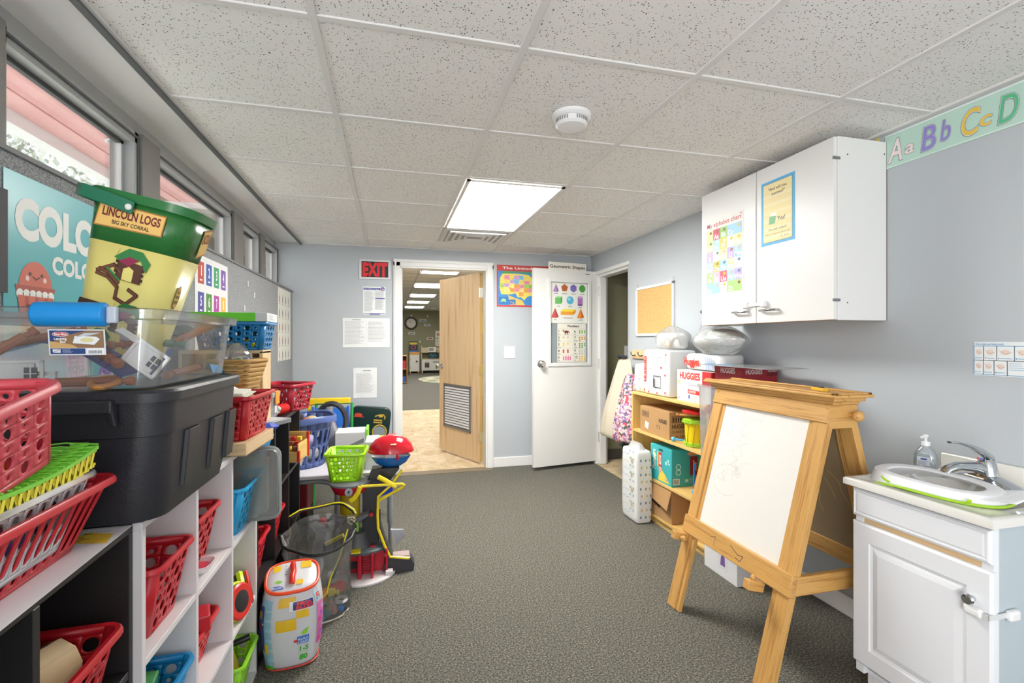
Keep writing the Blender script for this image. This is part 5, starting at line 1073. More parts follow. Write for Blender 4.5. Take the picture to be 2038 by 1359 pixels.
# ---------------------------------------------------------------- tilted bucket
bk = thing('toy_bucket', 'tilted green and yellow oval toy log bucket standing in the clear box', 'bucket', Matrix.Translation((-.607, 1.30, BZ0+.060)) @ Matrix.Rotation(R(-5), 4, 'Z') @ Matrix.Rotation(R(13), 4, 'Y'))
GD = wood('bgreen', '#2c6b33', '#23582c', 0, .25, 1.); BYW = mat('#ddd27c', .3); BYR = mat('#c9b36a', .3)
BH = .355
def bw(t): return .155+.058*t, .125+.035*t
def bring(t, e=0., n=8): w, l = bw(t); return rring(w+e, l+e, .055, BH*t, n)
MB().loft([bring(0, -.01), bring(.01), bring(.70)], BYW, True, False).loft([bring(.70), bring(1.0)], GD, False, False).build('bucket_wall', bk, smooth=50, solid=.002)
q = MB(); q.loft([bring(.965, .004), bring(.965, .010), bring(1.02, .010), bring(1.02, .002)], mat('#246b36', .3), False, False); q.build('rim', bk, smooth=40)
q = MB(); q.loft([bring(.692, .0012), bring(.700, .0012)], '#b8402c', False, False); q.build('red_line', bk, smooth=50)
def front(t, x): w, l = bw(t); return (x, -l/2-.0012, BH*t)
def bface(side=0):
    sl = .03/BH
    return frame((0, -.125/2-.0016, 0), (1, 0, 0), (0, -.0493, 1)) @ Matrix.Diagonal((.75, .945, 1, 1))
q = MB(); PL = '#e0b768'
q.shape([(-.095, .295), (.085, .30), (.088, .35), (-.09, .352)], .001, '#a8743a').shape([(-.092, .298), (.082, .303), (.085, .347), (-.087, .349)], .0014, PL)
q.text('LINCOLN LOGS', -.002, .322, .020, .0018, '#6a1f24', 'c', w=.155, bold=.03).text('BIG SKY CORRAL', 0, .306, .009, .0018, '#3a2a20', 'c', w=.10, bold=.02)
BRN = '#54301f'; GR2 = '#2b7a3e'; GR3 = '#206a34'
def cabin(x, y, s, roofc=True):
    q.shape([(x-.03*s, y), (x+.03*s, y-.004*s), (x+.03*s, y+.035*s), (x-.03*s, y+.04*s)], .0012, BRN).shape([(x-.014*s, y), (x+.010*s, y-.002*s), (x+.010*s, y+.022*s), (x-.002*s, y+.028*s), (x-.014*s, y+.022*s)], .0014, BYW)
    for i in range(4):
        q.rect(x-.034*s, y+.002*s+.01*s*i, x-.026*s, y+.008*s+.01*s*i, .0016, '#3c2014').rect(x+.026*s, y+.002*s+.01*s*i, x+.034*s, y+.008*s+.01*s*i, .0016, '#3c2014')
    if roofc:
        q.shape([(x-.04*s, y+.042*s), (x-.005*s, y+.028*s), (x+.02*s, y+.045*s), (x+.038*s, y+.022*s), (x+.045*s, y+.042*s), (x+.022*s, y+.062*s), (x-.01*s, y+.064*s)], .0018, GR2)
        q.shape([(x-.028*s, y+.036*s), (x-.004*s, y+.028*s), (x+.018*s, y+.044*s), (x-.005*s, y+.048*s)], .002, '#8a2048')
        for i in range(5): q.line([(x-.03*s+.012*s*i, y+.060*s), (x-.036*s+.012*s*i, y+.042*s)], .0008, .0022, GR3)
cabin(.022, .185, 1.15)
for P in ([(-.06, .195), (-.02, .215), (.0, .20)], [(-.06, .19), (-.03, .185), (.0, .165), (.0, .14), (.03, .13), (.055, .155), (.03, .165)], [(-.055, .20), (-.03, .195), (.0, .175)]):
    q.line(P, .009, .0013, BRN).line(P, .003, .0016, '#7a4a30')
q.line([(-.035, .205), (.002, .182)], .005, .002, GR2)
cabin(-.05, .075, 1.1, False); q.shape([(-.09, .113), (-.012, .110), (-.012, .122), (-.088, .126)], .002, '#3e2418').rect(-.07, .112, -.02, .115, .0024, GR2)
cabin(.038, .062, 1.1)
cabin(-.02, .02, .7)
q.build('printed_label', bk, bface(), smooth=0)
q = MB(); q.shape([(.03, .275), (.115, .292), (.117, .36), (.035, .35)], .001, '#a8743a').shape([(.033, .279), (.112, .295), (.114, .356), (.038, .346)], .0014, PL).text('LINCOLN', .04, .315, .026, .0018, '#6a1f24', w=.07, bold=.02, rot=6)
q.disc(-.015, .17, .026, .001, '#8a6a34', .03).disc(-.015, .17, .023, .0014, '#d8b56a', .027)
for i, t_ in enumerate(('ALL', 'WOOD', 'PIECES')): q.text(t_, -.015, .18-.013*i, .008, .0018, '#4a3018', 'c', bold=.02)
q.build('printed_label', bk, frame((.155/2+.0018, -.01, 0), (0, 1, 0), (.0817, 0, 1)) @ Matrix.Diagonal((.42, .945, 1, 1)), smooth=0)
P = []
w, l = bw(.95)
for a in range(-8, 189, 7): P.append((.0+math.cos(R(a))*(w/2+.016)-.0, -l/2-.02+math.cos(R(a))*0-math.sin(R(a))*.012+.0, BH*.965))
# flat strap handle folded along the front rim
HN = [(.004, -l/2-.012, BH*.93), (-.045, -l/2-.016, BH*.95), (-.095, -l/2-.018, BH*.965), (-w/2-.018, -l/2+.01, BH*.975), (-w/2-.028, 0, BH*.98), (-w/2-.018, l/2-.01, BH*.98), (-.08, l/2+.01, BH*.97)]
q = MB(); 
rings = []
for i, p in enumerate(HN):
    a = Vector(HN[min(i+1, 6)])-Vector(HN[max(i-1, 0)]); nx_ = Vector((-a.y, a.x, 0)).normalized()*.003; p = Vector(p)
    rings.append([tuple(p-nx_+Vector((0, 0, -.014))), tuple(p+nx_+Vector((0, 0, -.014))), tuple(p+nx_+Vector((0, 0, .014))), tuple(p-nx_+Vector((0, 0, .014)))])
q.loft(rings, mat('#17694c', .35)); hd = q.build('strap_handle', bk, smooth=40, bevel=.002)
MB().ball((-.004, -l/2-.017, BH*.93), .007, mat('#d8d8d6', .3), 1, .5, 1).build('rivet', hd)
# ---------------------------------------------------------------- things further along the shelf top
t = thing('wooden_tray', 'shallow light wooden tray under the small red basket', 'tray', place(-.565, 1.895, SH, -4))
MB().box(-.13, -.145, 0, .115, .145, .006, PINE(1)).box(-.13, -.145, 0, .115, -.137, .042, PINE(0)).box(-.13, .137, 0, .115, .145, .042, PINE(0)).box(-.13, -.137, 0, -.122, .137, .042, PINE(1)).box(.107, -.137, 0, .115, .137, .042, PINE(1)).box(-.12, -.137, .034, .107, .137, .040, PINE(1)).build('tray_body', t, smooth=0, bevel=.0015)
MB().box(0, 0, 0, .05, .022, .0006, '#c9cccb').lines(.004, .046, .003, .02, 4, .001, '#8a8e90', .0016).build('tray_label', t, frame((.02, -.1456, .010), (1, 0, 0), (0, 0, 1)), smooth=0)
basket('basket', 'small red dotted basket standing on the wooden tray', place(-.545, 1.91, SH+.0425, -4), .19, .27, .15, .22, .148, mat('#c01f2c', .3), 'dots', nx=4, ny=6, nz=6, r=.02, rim=.010)
o = tag(MB().box(-.075, -.10, 0, .06, .10, .003, '#e6e2d2').box(-.07, -.11, .004, .05, .08, .006, '#d8d4c4').box(-.08, -.09, .007, .045, .09, .012, mat('#e8e4da', .6)).build('book_stack', M=place(-.545, 1.90, SH+.19, 6, 3), smooth=0), 'cream booklets lying in the small red basket on the tray', 'booklets')
for lab, c, M in (('crumpled white tissue above the small red basket', '#e4e6e8', place(-.60, 1.98, SH+.2, 20)), ('crumpled sky blue plastic beside the wicker basket', '#2a9ad4', place(-.64, 2.02, SH+.26, 50, 30))):
    q = MB(); rn = random.Random(lab); V = [(.05*math.cos(a)*rn.uniform(.6, 1.2), .05*math.sin(a)*rn.uniform(.6, 1.2), rn.uniform(-.02, .02)) for a in [i*.7 for i in range(9)]]+[(0, 0, .03)]
    q.add(V, [(i, (i+1) % 9, 9) for i in range(9)], mat(c, .4)); tag(q.build('crumpled_sheet', M=M, solid=.001, smooth=0), lab, 'plastic sheet' if 'plastic' in lab else 'tissue')
wbk = thing('wicker_basket', 'brown wicker basket behind the red baskets on the shelf top', 'basket', place(-.60, 2.17, SH+.175, -10))
WK = wood('wick', '#b58e52', '#8f6a34', 0, .8, 1.)
q = MB()
for k in range(12):
    t_ = k/11; q.tube([(x, y, .02+.10*t_+.002*math.sin(i*1.9+k*3)) for i, (x, y, z) in enumerate(rring(.11+.045*t_, .16+.06*t_, .04, 0, 5))], .0055, WK if k % 2 else mat('#c9a468', .8), 5, True)
q.poly(rring(.11, .16, .04, .02, 5), WK); q.build('woven_body', wbk, smooth=60)
MB().tube(rring(.158, .222, .05, .125, 5), .008, WK, 7, True).build('rim', wbk)
MB().box(-.045, -.07, -.174+.0, .045, .07, .016, mat('#c9b08a', .7)).build('inner_support', wbk, smooth=0, bevel=.004) if False else None
bx = tag(MB().box(-.05, -.08, 0, .05, .08, .19, mat('#a88a5e', .7)).build('game_box', M=place(-.60, 2.17, SH+.002, -10), smooth=0, bevel=.003), 'small tan box under the wicker basket', 'box')
p = thing('plastic_bag', 'clear plastic bag of small figures poking out of the wicker basket', 'plastic bag', place(-.61, 2.16, SH+.245, -10))
blob(.06, .09, .13, 31, crinkle('polybag2', '#ffffff', .2, .1), amt=.1, top=.2).build('bag_film', p, smooth=60, sub=1)
for i, c in enumerate(('#4a4e58', '#e2e0d8', '#5a9a4a', '#d8c23c', '#8a4a3a', '#4a6ab0')): MB().ball((-.02+.02*(i % 3), -.05+.02*i, .03+.012*(i % 3)), .017, c, n=8).build('small_figure', p)
cl = thing('clear_storage_box', 'small clear box with an orange latch behind the small red basket', 'storage box', place(-.600, 2.50, SH+.002, -6) @ Matrix.Diagonal((.8, .5, .9, 1)))
MB().loft([rring(.15, .19, .012, 0, 3), rring(.175, .215, .012, .125, 3)], clear('cbx2', '#f0f2f4', .1, .1, '#d4d8de', .4)).build('box_body', cl); MB().loft([rring(.185, .225, .012, .125, 3), rring(.19, .23, .012, .145, 3), rring(.17, .21, .01, .15, 3)], clear('cbx3', '#f0f2f4', .12, .1, '#e4e8ec', .6)).build('lid', cl)
MB().box(.092, -.05, .085, .100, .05, .155, mat('#f0982c', .35)).build('latch', cl, bevel=.003); MB().box(.08, -.02, .04, .0885, .02, .075, '#e6e8ea').build('label_tag', cl, smooth=0)
MB().box(-.06, -.08, .006, .06, .08, .10, mat('#9aa2ac', .6)).build('contents', cl, smooth=0)
for i, c in enumerate(('#c83030', '#2a4ab0')): tag(MB().loft([ering(.04, .03, 0, 9), ering(.05, .035, .012, 9), ering(.02, .016, .028, 9)], c).build('cloth_scrap', M=place(-.53+.02*i, 2.24-.10*(1-i), SH+.001, 30*i), smooth=0), '%s cloth scrap on the shelf top between the red basket and the grey case' % ('red', 'blue')[i], 'cloth')
g = thing('dvd_case', 'grey flat game case lying on the front edge of the far black unit', 'case', place(-.545, 2.36, SH+.001, -28))
MB().box(-.065, -.09, 0, .065, .09, .022, mat('#7f848a', .3)).build('case_body', g, bevel=.003); MB().rect(-.055, -.08, .055, .08, .0225, '#b8bcc2').disc(.01, -.02, .03, .023, '#d88a84', .02).disc(-.02, .03, .02, .0232, '#c9a4a0', .025).build('cover_print', g, smooth=0)
r_ = thing('toy_flashlight', 'white and red ribbed toy lying in front of the crimson basket', 'toy', place(-.575, 2.56, SH+.03, 72, 0, 0))
MB().loft([[(x, r*math.cos(t_), r*math.sin(t_)) for t_ in [2*math.pi*i/16 for i in range(16)]] for x, r in ((0, .02), (.005, .03), (.03, .03), (.04, .022), (.07, .02))], mat('#c9cccc', .35)).ball((.045, -.02, .01), .014, mat('#b8c8c4', .4)).build('body', r_, smooth=50)
MB().loft([[(.07+.006*k, (.026 if k % 2 else .022)*math.cos(t_), (.026 if k % 2 else .022)*math.sin(t_)) for t_ in [2*math.pi*i/16 for i in range(16)]] for k in range(14)], mat('#e02620', .35)).build('ribbed_sleeve', r_, smooth=30)
MB().cyl((-.004, 0, 0), (.001, 0, 0), .018, mat('#c0202a', .4)).build('end_cap', r_)
basket('basket', 'wide crimson dotted basket on the far end of the black shelving', place(-.567, 2.87, SH+.002, -24), .235, .215, .195, .175, .142, CRIM, 'dots', nx=7, ny=6, nz=5, r=.02, rim=.012)
# wooden cabinet with blue basket
wc = thing('wooden_cubby', 'small wooden drawer cabinet on the shelf top against the grey panel', 'cabinet', place(-.700, 2.36, SH, 0) @ Matrix.Diagonal((.95, .55, 1, 1)))
PI_ = PINE(2)
MB().box(-.17, -.13, 0, -.155, .13, .335, PI_).box(.155, -.13, 0, .170, .13, .335, PI_).box(-.17, -.13, .325, .17, .13, .340, PINE(0)).box(-.155, -.13, 0, .155, .13, .012, PINE(0)).box(-.155, .12, 0, .155, .13, .335, PI_).box(-.155, -.13, .16, .155, .12, .172, PINE(0)).box(-.075, -.13, .012, -.06, .12, .325, PI_).build('cabinet_body', wc, smooth=0, bevel=.002)
MB().loft([[(x, y, z) for x, y, z in ((-.06, -.13, .17), (.17, -.13, .17), (.17, -.122, .17), (-.06, -.122, .17))], [(x, y, z) for x, y, z in ((-.06, -.155, .29), (.17, -.155, .29), (.17, -.147, .29), (-.06, -.147, .29))]], PINE(0)).cyl((.11, -.150, .265), (.11, -.158, .265), .008, mat('#4a4a50', .5)).build('flap_door', wc, smooth=0)
MB().box(-.06, -.15, .10, .175, -.13, .165, PINE(0)).build('drawer_front', wc, smooth=0, bevel=.002)
basket('basket', 'blue dotted basket on top of the small wooden cabinet', place(-.665, 2.37, 1.259, 0), .28, .19, .25, .165, .118, BLU, 'dots', nx=7, ny=6, nz=4, r=.02, rim=.010)
for i, (dx, dy) in enumerate(((.0, -.06), (.06, -.05), (.10, -.02), (-.06, -.05), (.03, .02))): tag(MB().ball((0, 0, .022), .022, '#f0d21e', n=12).build('toy_ball', M=Matrix.Translation((-.665+dx, 2.39+dy*.8, 1.2605))), 'yellow ball inside the blue dotted basket', 'ball', 'yellow balls in the blue basket')
g = thing('green_box', 'bright green and white cardboard box lying across the blue basket', 'box', place(-.665, 2.37, 1.3815, 0) @ Matrix.Diagonal((1, .7, .9, 1)))
MB().box(-.16, -.14, 0, .10, .13, .042, mat('#6fd830', .35)).box(.1005, -.14, 0, .148, .13, .042, mat('#d8dadb', .4)).build('box_body', g, smooth=0, bevel=.002)
MB().lines(0, .13, .008, .035, 3, .0006, '#9aa0a4', .003).build('printing', g, frame((.1485, -.10, 0), (0, 1, 0), (0, 0, 1)), smooth=0)
# ---------------------------------------------------------------- cubby contents
def inb(i_unit, col, row): # centre of a cell
    y = {0: .26+.298*(col+.5), 1: 1.165+.2975*(col+.5), 2: 2.062+.303*(col+.5)}[i_unit]; return y, (.917/3)*row+.009
y, z = inb(0, 2, 2)
basket('basket', 'red dotted basket in the open cubby of the near black unit', place(-.632, .985, z+.0, 2), .25, .21, .20, .18, .125, mat('#b81c28', .3), 'dots', nx=6, ny=5, nz=3, r=.025, rim=.012)
hs = thing('wooden_toy', 'rounded pale wooden block toy in the red cubby basket', 'wooden toy', place(-.605, 1.015, z+.006, 70))
MB().loft([[(x, -.03, 0), (x, .03, 0)]+[(x, .03*math.cos(R(a)), .09+.03*math.sin(R(a))) for a in range(0, 181, 20)][0:0]+[(x, .045, .085), (x, .03, .112), (x, 0, .125), (x, -.03, .112), (x, -.045, .085)] for x in (-.07, .05)], wood('pw', '#cfb48a', '#b89a6c', 0, .6, .6)).build('body', hs, smooth=40, bevel=.004)
for r_n, (u, cc, rr, nm, lab) in enumerate(((1, 0, 2, RED, 'red dotted basket in the top cubby nearest the tote'), (1, 1, 2, mat('#c8242e', .3), 'red dotted basket in the middle top cubby of the white unit'), (1, 2, 2, SKY, 'sky blue dotted basket in the far top cubby of the white unit'), (1, 0, 1, mat('#1785c0', .3), 'blue basket low in the nearest column of the white unit'), (1, 2, 0, GREENB, 'lime green dotted basket in the bottom cubby of the white unit'), (1, 1, 1, mat('#d02a30', .3), 'red basket in the centre cubby of the white unit'))):
    y, z = inb(u, cc, rr)
    off = {(0, 2): .010, (1, 2): -.018, (2, 2): .024, (0, 1): .01, (2, 0): .018, (1, 1): -.022}[(cc, rr)]
    basket('basket', lab, place(-.65+off, y+.015, z, 0), .27, .20, .21, .155, .165 if rr > 1 else (.13 if (cc, rr) == (1, 1) else .16), nm, 'dots', nx=5, ny=5, nz=5, r=.02, rim=.010)
y, z = inb(1, 2, 2); tag(MB().loft([rring(.05, .12, .02, 0, 4), rring(.06, .13, .02, .03, 4)], mat('#c2186c', .35)).build('toy_container', M=place(-.60, y+.01, z+.14, 10, 14)), 'magenta plastic container sticking out of the sky blue basket', 'container')
y, z = inb(1, 0, 1); tag(MB().box(-.06, -.05, 0, .06, .05, .11, mat('#3c8a4c', .5)).build('green_box', M=place(-.62, y, z+.06, 10, 6), smooth=0, bevel=.004), 'green cardboard box in the blue low basket', 'box')
y, z = inb(1, 1, 2); pl = thing('toy_plate', 'white and pink plastic dish on the middle top shelf of the white unit', 'dish', place(-.555, y-.01, z+.0, 0))
MB().loft([rring(.07, .07, .02, 0, 4), rring(.09, .09, .025, .02, 4), rring(.082, .082, .022, .02, 4), rring(.06, .06, .02, .005, 4)], mat('#e6e0e2', .35)).build('dish', pl); MB().loft([rring(.05, .05, .015, .006, 4), rring(.055, .055, .015, .012, 4)], mat('#c83a50', .4)).build('pink_filling', pl)
y, z = inb(1, 1, 1); tag(MB().box(-.04, -.04, 0, .045, .04, .05, RED).build('toy_block', M=place(-.57, y, z+.125, 20), smooth=0, bevel=.006), 'red toy block on top of the basket in the centre cubby', 'toy')
# headphones
y, z = inb(1, 2, 1)
hp = thing('headphones', 'yellow, black and red toy headphones in the far middle cubby of the white unit', 'headphones', place(-.60, y+.02, z, 0))
YH = mat('#d8ec2c', .35)
MB().tube([(.0, .09*math.cos(R(a)), .10+.11*math.sin(R(a))) for a in range(10, 190, 15)], .016, YH, 8, flat=1.6).build('headband', hp)
for s_, yy in ((1, .06), (-1, -.09)):
    MB().lathe([(.001, -.02), (.055, -.02), (.062, 0), (.055, .02), (.03, .028), (.001, .028)], mat('#2a2a2c', .35), 28).lathe([(.061, -.012), (.066, 0), (.061, .010)], YH, 28).lathe([(.056, .012), (.061, .02), (.055, .026)], mat('#d8302c', .35), 28).build('ear_cup', hp, place(.07, yy*.6, .063, 20*s_, 80))
y, z = inb(1, 2, 0)
tag(MB().cyl((0, 0, 0), (.16, .03, .03), .008, mat('#1c1c1e', .3), .012).build('toy_spatula', M=place(-.66, y, z+.165, 5)), 'black toy utensil handle sticking out of the lime green cubby basket', 'toy utensil')
tag(MB().lathe([(.05, 0), (.075, .03), (.07, .03), (.045, .004)], mat('#d8c828', .35), 20).build('toy_bowl', M=place(-.60, y+.02, z+.11, 0, 60)), 'yellow toy bowl in the lime green cubby basket', 'bowl')
# upright clear lid boxes leaning out of unit end
for i, (M, lab) in enumerate(((place(-.572, 1.995, .622, 0, 0), 'large grey translucent flat storage case standing on edge in the shelving, sticking out'), )):
    o = thing('flat_case', lab, 'storage case', M); q = MB()
    G_ = clear('greycase', '#c4c9c6', .12, .12, '#8f9694', .45)
    q.loft([[(x*1.0, yy, zz) for x, zz in [(p[0]+.015, p[1]+.135) for p in rring(.29, .265, .03, 0, 4)]] for yy in (-.03, .0, .028)], G_); q.build('case_shell', o, smooth=40)
    MB().tube([(p[0]+.015, 0, p[1]+.135) for p in rring(.296, .27, .032, 0, 4)], .006, clear('greyrim', '#c4c9c6', .15, .15, '#b9bfbd', .7), 6, True).build('case_rim', o)
    MB().box(-.09, -.022, .03, .12, .022, .23, mat('#a9b39a', .6)).build('papers_inside', o, smooth=0); MB().rect(-.045, .17, .0, .19, 0, '#8a8c8e').build('embossed_tab', o, frame((0, -.032, 0), (1, 0, 0), (0, 0, 1)), smooth=0)
y, z = inb(2, 0, 2); tag(MB().loft([rring(.20, .16, .02, 0, 3), rring(.25, .2, .02, .11, 3), rring(.262, .212, .02, .112, 3), rring(.262, .212, .02, .12, 3)], mat('#2a96d0', .3)).build('basket', M=place(-.635, y+.035, z+.14)), 'blue plastic bin high in the first cubby of the far black unit', 'bin')
tag(MB().loft([rring(.20, .16, .02, 0, 3), rring(.21, .2, .02, .135, 3)], mat('#5a5e62', .5)).build('game_box', M=place(-.65, y+.035, z+.001)), 'dark box beneath the blue bin in the far black unit', 'box')
y, z = inb(2, 0, 1); 
for i, (u, cc, rr) in enumerate(((2, 0, 1), (2, 1, 1))):
    y, z = inb(u, cc, rr); basket('basket', 'red basket in the %s middle cubby of the far black unit' % ('first', 'second')[i], place(-.66, y+.02, z), .27, .20, .22, .16, .16, mat('#c8202e', .3), 'dots', nx=5, ny=5, nz=4, r=.02)
# wooden peg tray sticking out of the third cubby
y, z = inb(2, 2, 2)
wp = thing('wooden_bead_box', 'wooden toy tray with red trim sticking out of the far black cubby', 'wooden toy', place(-.515, y-.03, .66, -8))
MB().box(-.13, -.075, 0, .06, .075, .006, BIRCH(0)).box(-.13, -.082, 0, .06, -.075, .055, BIRCH(0)).box(-.13, .075, 0, .06, .082, .135, BIRCH(0)).box(.052, -.075, 0, .06, .075, .095, BIRCH(1)).build('tray_body', wp, smooth=0, bevel=.002)
MB().box(.055, -.086, .0, .068, -.070, .06, mat('#d82a1c', .4)).box(.055, .070, .0, .068, .086, .135, mat('#d82a1c', .4)).build('red_trim', wp, smooth=0, bevel=.002)
for i in range(3):
    for j in range(3): MB().box(-.03+.03*i-.011, -.05+.035*j, .053+.020*j, -.03+.03*i+.011, -.025+.035*j, .075+.020*j, ['#c8302c', '#e2c23c', '#8a4a3a'][(i+j) % 3]).build('peg_block', wp, smooth=0, bevel=.002)
MB().box(-.10, -.06, .04, .045, .06, .052, BIRCH(1)).build('inner_shelf', wp, smooth=0)
# posters on the left panel
q = MB(); w, h = .60, .72; q.box(0, 0, 0, w, h, .001, mat('#4fb0b8', .3))
q.text('COLORS', .035, h-.150, .095, .0016, '#e9ebe8', 'l', w=.44, bold=.055).text('COLORES', .30, h-.225, .045, .0016, '#e9ebe8', 'c', w=.27, bold=.045)
def cup(x, y, s, c, cd, cc, n1, n2):
    P = [(x+.052*s*math.cos(R(a)), y+.085*s+.062*s*math.sin(R(a))) for a in range(0, 181, 12)]; q.shape(P, .0016, c)
    q.shape([(x-.062*s, y+.092*s), (x+.062*s, y+.092*s), (x+.055*s, y+.070*s), (x-.055*s, y+.070*s)], .0018, cd)
    for i in range(6): q.disc(x-.048*s+.019*s*i, y+.073*s, .011*s, .002, '#ecebe6', n=12)
    q.shape([(x-.055*s, y+.070*s), (x+.055*s, y+.070*s), (x+.040*s, y-.03*s), (x-.040*s, y-.03*s)], .0024, c)
    for xx in (-.03, 0, .03): q.shape([(x+xx*s-.004*s, y+.068*s), (x+xx*s+.006*s, y+.068*s), (x+xx*s*.8+.003*s, y-.03*s), (x+xx*s*.8-.003*s, y-.03*s)], .0026, cd)
    q.text(n1, x, y+.028*s, .024*s, .003, cc, 'c', bold=.02).text(n2, x, y-.014*s, .022*s, .003, cc, 'c').rect(x-.03*s, y+.016*s, x+.03*s, y+.018*s, .003, cc)
    for xx in (-.018, .018): q.disc(x+xx*s, y+.118*s, .004*s, .0022, '#3a2420', n=10).disc(x+xx*1.5*s, y+.108*s, .006*s, .0021, '#ecc9c0', n=10)
    q.line([(x-.010*s, y+.113*s), (x, y+.107*s), (x+.010*s, y+.113*s)], .0025*s, .0022, '#3a2420')
cup(.105, .345, 1.15, '#c9604a', '#a84838', '#5a2a22', 'RED', 'ROJO'); cup(.265, .235, 1.0, '#e58fc0', '#c96a9c', '#5a2a42', 'PINK', 'ROSA'); cup(.42, .345, 1.1, '#e8c23c', '#c99a2c', '#5a4420', 'YELLOW', 'AMARILLO')
cup(.10, .10, 1.0, '#c9cc3c', '#a8ac30', '#4a4c20', 'GREEN', 'VERDE'); cup(.42, .10, 1.0, '#8a6ac0', '#6a4ca0', '#3a2a5a', 'PURPLE', 'MORADO')
tag(q.build('color_poster', M=LEFT(1.372, .985, -.8745) , smooth=0), 'turquoise COLORS poster with cupcakes on the grey panel', 'poster')
tag(MB().box(0, 0, 0, .10, .24, .012, mat('#2c2c34', .6)).build('dark_poster', M=LEFT(1.268, 1.41, -.8745), smooth=0), 'dark edge of a hanging board at the far left beside the turquoise poster', 'board')
q = MB(); w, h = .46, .62; q.box(0, 0, 0, w, h, .001, mat('#e4e4e6', .45)); PCs = ['#b8483c', '#3a5aa8', '#3f9a6a', '#7a5aa8', '#4a4a98', '#4a8a3c', '#a83c98', '#e2b23c', '#2fa0c0', '#8ac23c', '#5a5aa0', '#2a7a3c', '#c84a7a', '#3a8ab0', '#d8923c', '#5a9a4a']
for i in range(16):
    x, y = .035+.105*(i % 4), h-.135-.145*(i//4); q.rect(x, y, x+.075, y+.105, .0016, PCs[i]).text(str(i+1), x+.037, y+.04, .048, .002, '#f0f0f0', 'c', bold=.03, w=.02 if i < 9 else .045).rect(x+.022, y+.014, x+.053, y+.022, .002, '#e4e4e8')
tag(q.build('number_poster', M=LEFT(2.498, 1.085, -.8745), smooth=0), 'white poster of coloured number squares on the grey panel', 'poster')
q = MB(); w, h = .50, .60; q.box(0, 0, 0, w, h, .001, mat('#d8d7cd', .6)); rn = random.Random(3)
for r in range(5):
    for c in range(4):
        x, y = .06+.115*c, h-.09-.115*r; cc = ['#5a4a48', '#7a4a48', '#4a4a58', '#8a7a70'][rn.randrange(4)]
        q.rect(x-.012, y-.03, x+.012, y+.02, .0016, cc).disc(x, y+.028, .010, .0016, '#b08a74').rect(x-.02, y-.045, x+.02, y-.039, .0016, '#6a6864')
tag(q.build('sign_chart', M=LEFT(4.177, 1.13, -.8745), smooth=0), 'pale chart of small figures near the end of the grey panel', 'poster')
for i, (y, z) in enumerate(((3.35, 1.66), (3.5, 1.60), (3.28, 1.50))): tag(MB().box(-.012, -.018, 0, .012, .018, .001, '#c9cbcc').build('tape_piece', M=LEFT(y, z, -.8745), smooth=0), 'small torn tape piece on the grey panel', 'tape', 'tape pieces on the grey panel')
# ================================================================ low table and what is on it
TG = mat('#c9c6cc', .4); GT_ = painted('greytube', '#8d8f93', .4, 120, .1)
tb_ = thing('folding_table', 'low pale grey plastic table with grey tube legs behind the black shelving', 'table', Matrix.Translation((-.41, 3.37, 0)))
MB().loft([rring(.84, .66, .05, .468, 6), rring(.87, .69, .06, .478, 6), rring(.87, .69, .06, .495, 6), rring(.86, .68, .055, .500, 6)], TG).build('tabletop', tb_, smooth=40)
for x, y in ((.41, -.33), (.41, .28), (.10, -.31), (-.36, .28)):
    yy = y
    MB().cyl((x, yy, .18), (x, yy, .468), .017, GT_).cyl((x, yy, .012), (x, yy, .19), .012, GT_).cyl((x, yy, 0), (x, yy, .012), .014, mat('#4a3a38', .6)).build('leg', tb_)
MB().tube([(-.36, -.31, .10), (-.36, -.31, .36), (-.33, -.31, .43), (-.27, -.31, .455), (0, -.31, .455), (.06, -.31, .44), (.10, -.31, .40)], .014, GT_, 8).build('cross_tube', tb_)
rb = thing('toy_bin', 'dark red box under the low table', 'box', Matrix.Translation((-.63, 3.32, 0)))
MB().box(-.16, -.12, 0, .13, .12, .22, mat('#1f1c1e', .6)).build('lower_crate', rb, smooth=0, bevel=.004); MB().box(-.16, -.12, .22, .13, .12, .44, mat('#8c1824', .45)).build('red_bin', rb, smooth=0, bevel=.008)
ly = thing('toy_crane', 'black and red toy wheel with yellow arm on the carpet under the table', 'toy', Matrix.Translation((-.36, 2.98, 0)))
MB().lathe([(.09, .0), (.09, .02), (.02, .03), (.018, .20), (.07, .205), (.075, .225), (.001, .23)], mat('#222226', .4), 24).build('stand', ly); MB().ball((-.02, -.03, .252), .024, mat('#c21a24', .3)).build('red_knob', ly)
MB().tube([(.0, -.06, .13), (.10, -.08, .18)], .012, mat('#e0cf20', .35), 6).build('yellow_arm', ly)
